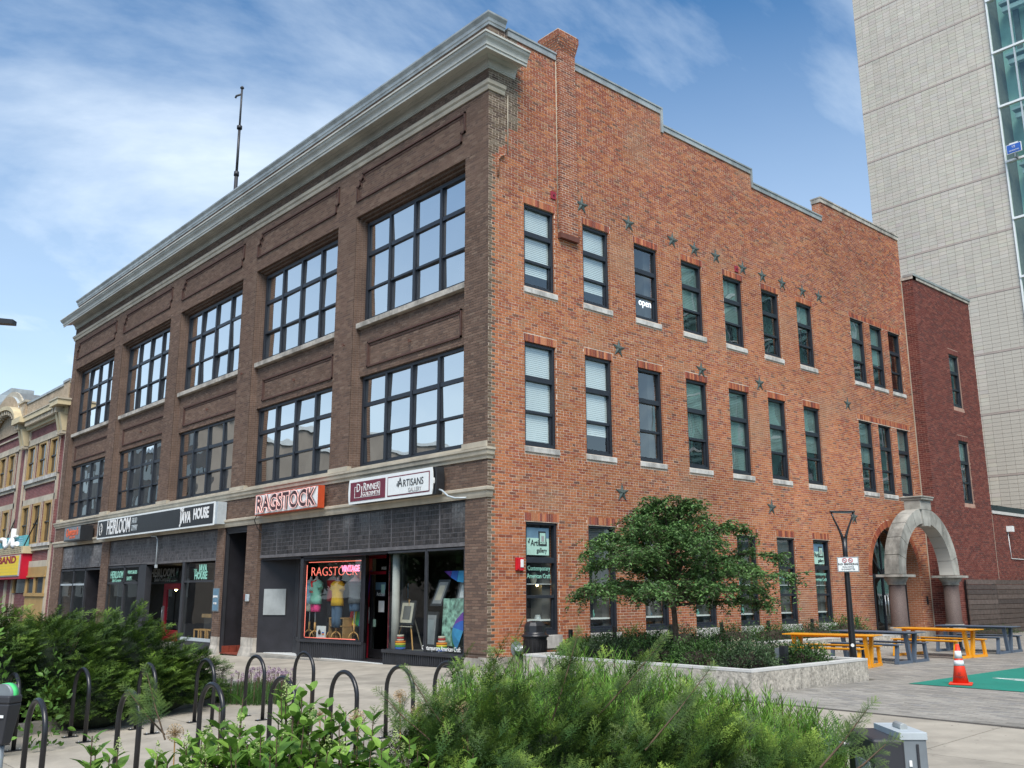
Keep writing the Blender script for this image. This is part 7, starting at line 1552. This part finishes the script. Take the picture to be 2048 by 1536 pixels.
# dried alliums
for k, (x, y, z, r, lab) in enumerate(((11.612,-10.122,1.008,0.05,'largest dried allium head, right of the free standing hoop'),(11.165,-10.437,0.906,0.046,'dried allium head inside the free standing hoop'),(11.188,-10.139,1.015,0.036,'small dried allium head among yew sprays'),(11.253,-10.036,0.928,0.045,'dried allium head beside the seed stalks'),(10.833,-10.499,0.899,0.036,'dried allium head left of the free standing hoop'),(10.929,-11.47,0.896,0.042,'grey seed head among the hydrangea leaves'),(11.354,-9.766,0.921,0.045,'rightmost dried allium head'))):
    e = empty('allium', (0,0,0), lab, 'flower', 'dried allium heads'); n = 190; dd = rot_rand(n); P = np.array([[x,y,z]])+dd*r*.15
    scatter(*BLADE, P, dd, rot_rand(n), r*rng.uniform(.75,1.1,n), np.array([[.52,.38,.22]])*rng.uniform(.7,1.25,(n,1)), 'flower_head', 'petal', e, np.full(n, .0024))
    P = np.array([[x,y,z]])+dd*r*.95; scatter(*LEAF, P, dd, rot_rand(n), np.full(n, .011), np.array([[.60,.46,.30]])*rng.uniform(.7,1.25,(n,1)), 'seed_pod', 'petal', e)
    b = MB(); b.tube([(x+.03, y+.02, g(x,y)), (x, y, z)], .004, 'wood_stand', 5, False); b.build('stem', e)
gr = 500; P = np.stack([rng.normal(11.6,.30,gr), rng.normal(-9.9,.30,gr), np.full(gr, -.2)], 1); D = rng.normal(0,.22,(gr,3)); D[:,2] = 1
o = scatter(*BLADE, P, D, rot_rand(gr), rng.uniform(.6,1.05,gr), np.array([[.20,.24,.08]])*rng.uniform(.6,1.3,(gr,1)), 'grass_tuft', 'leaf', None, np.full(gr, .008)); tag(o, kind='stuff')
# planter planting
GC = [((.030,.068,.018),(.10,.20,.045)), ((.04,.085,.022),(.12,.24,.06)), ((.04,.07,.03),(.11,.18,.075))]
PL = [(2.0,.75,.34,.36,.30,'young shrub beside the litter bin'),(1.9,1.6,.7,.55,.36,'dark low shrub under the second window'),(2.9,.8,.75,.6,.34,'spreading ground cover left of the tree'),(4.1,.7,.7,.55,.40,'ground cover before the tree trunk'),(5.2,.8,.75,.6,.38,'fine leaved mound right of the tree trunk'),(6.1,.9,.55,.6,.36,'mound in the front corner of the planter'),(2.7,2.4,.8,.7,.38,'dark ground cover behind the tree'),(4.0,2.9,.8,.6,.36,'ground cover below the fourth window'),(5.3,2.4,.8,.7,.36,'bushy mound beside the pale plumes'),(6.15,2.6,.5,.7,.30,'sage coloured mound by the outlet post'),(1.1,3.6,.7,.9,.40,'shrub under the wall behind the tree'),(1.1,5.4,.75,1.0,.42,'hedge like shrub below the fifth window'),(1.2,7.4,.75,1.0,.42,'hedge like shrub below the sixth window'),(1.2,9.3,.75,1.0,.40,'hedge like shrub below the seventh window'),(1.2,11.3,.75,1.0,.38,'low shrub left of the arch behind the slate table'),(1.2,13.2,.7,.9,.50,'rounded bright shrub next to the left granite column')]
for k, (x_, y_, rx, ry, h, lab) in enumerate(PL):
    c_ = GC[k % 3]; 
    if 'bright' in lab or 'young' in lab: c_ = ((.04,.10,.02),(.12,.25,.05))
    mound(x_, y_, rx, ry, h*1.25, 3400 if k < 10 else 2400, .055, .9, c_[0], c_[1], 'low_shrub', lab, 'shrub', 'low planting in the concrete planter', z0=.28, lump=.18)
for x_, y_, lab in ((5.75,1.55,'cream astilbe plumes in the front corner of the planter'),(5.45,1.3,'smaller cream plumes beside the pale astilbe')):
    e = empty('astilbe', (0,0,0), lab, 'flowers'); P = []; 
    for k in range(13):
        bx, by = x_+random.gauss(0,.09), y_+random.gauss(0,.09); lx, ly = random.gauss(0,.25), random.gauss(0,.25); hh = random.uniform(.30,.50)
        for j in range(40): t = random.random(); P.append((bx+lx*t*.3+random.gauss(0,.022*(1-t)+.003), by+ly*t*.3+random.gauss(0,.022*(1-t)+.003), .30+hh*(.35+.65*t)))
    n = len(P); scatter(*LEAF, P, rot_rand(n), rot_rand(n), np.full(n, .026), np.array([[.55,.48,.33]])*rng.uniform(.75,1.2,(n,1)), 'plume', 'petal', e)
mound(.95, 24.5, .4, 2.2, .32, 1500, .06, .5, (.03,.07,.015), (.10,.19,.04), 'low_shrub', 'strip of low green plants at the foot of the wooden fence', 'shrub', z0=0.)
# ---- weeping tree in the planter
te = empty('small_tree', (3.82, 1.78, .3), 'small weeping tree with drooping dark green leaves in the planter', 'tree')
tr = MB(); tr.tube([(0,0,-.05), (.01,.0,.3), (-.02,.02,.8), (-.03,.0,1.15), (.0,.02,1.5)], [.078,.062,.056,.054,.05], 'bark', 10)
P, D, Nn, S, Cc = [], [], [], [], []
tips = []
rt = random.Random(23)
layers = [(i, 10, rt.uniform(1.7, 2.45), rt.uniform(-.05, .35), rt.uniform(1.0, 1.35)) for i in range(10)]+[(i, 11, rt.uniform(1.45, 2.35), rt.uniform(.55, 1.05), rt.uniform(1.1, 1.5)) for i in range(11)]+[(i, 9, rt.uniform(.75, 1.55), rt.uniform(1.0, 1.5), rt.uniform(1.3, 1.6)) for i in range(9)]+[(i, 4, rt.uniform(.2, .6), rt.uniform(1.4, 1.7), 1.6) for i in range(4)]
for i, m_, reach, rise, st_z in layers:
    a = 2*math.pi*i/m_+rt.uniform(-.25, .25)
    pk = Vector((reach*.55*math.cos(a), reach*.55*math.sin(a), st_z+rise*1.15+.15)); ed = Vector((reach*math.cos(a+.1), reach*math.sin(a+.1), st_z+rise*.85)); s0 = Vector((-.01, .01, st_z))
    path = [s0*(1-k/8)**2+pk*2*(k/8)*(1-k/8)+ed*(k/8)**2 for k in range(9)]
    tr.tube([tuple(p) for p in path], [.030*(1-.8*k/8) for k in range(9)], 'bark', 6, False)
    for k in range(2, 9):
        for s in range(7 if k < 8 else 11):
            a2 = a+rt.uniform(-2.2, 2.2); r2 = rt.uniform(.18, .55); p0 = path[k]; up_ = rt.uniform(-.02, .22)
            q1 = p0+Vector((r2*.6*math.cos(a2), r2*.6*math.sin(a2), up_)); q2 = p0+Vector((r2*math.cos(a2), r2*math.sin(a2), up_-rt.uniform(.02, .32)-(.35*rt.random() if k > 6 and rt.random() < .4 else 0)))
            if s % 2 == 0: tr.tube([tuple(p0), tuple((p0+q1*2+q2)/4), tuple(q2)], [.007, .005, .002], 'bark', 4, False)
            tone = rt.uniform(.65, 1.5); nl_ = 26
            for j in range(nl_):
                t = .08+.92*j/nl_; p = p0*(1-t)**2+q1*2*t*(1-t)+q2*t*t
                if p.z < .88: continue
                az = rt.uniform(0, 6.28); P.append((p.x+rt.gauss(0,.02), p.y+rt.gauss(0,.02), p.z+rt.gauss(0,.02))); D.append((math.cos(az), math.sin(az), rt.uniform(-.9, .15))); Nn.append((rt.gauss(0,.5), rt.gauss(0,.5), 1.)); S.append(rt.uniform(.060, .100))
                f_ = rt.random(); Cc.append((np.array([.045,.100,.032])*(1-f_)+np.array([.14,.25,.075])*f_)*tone)
tr.build('trunk', te); n = len(P); S = np.array(S); scatter(*LEAF, P, D, Nn, S, np.array(Cc), 'crown', 'leaf', te, S*.95)
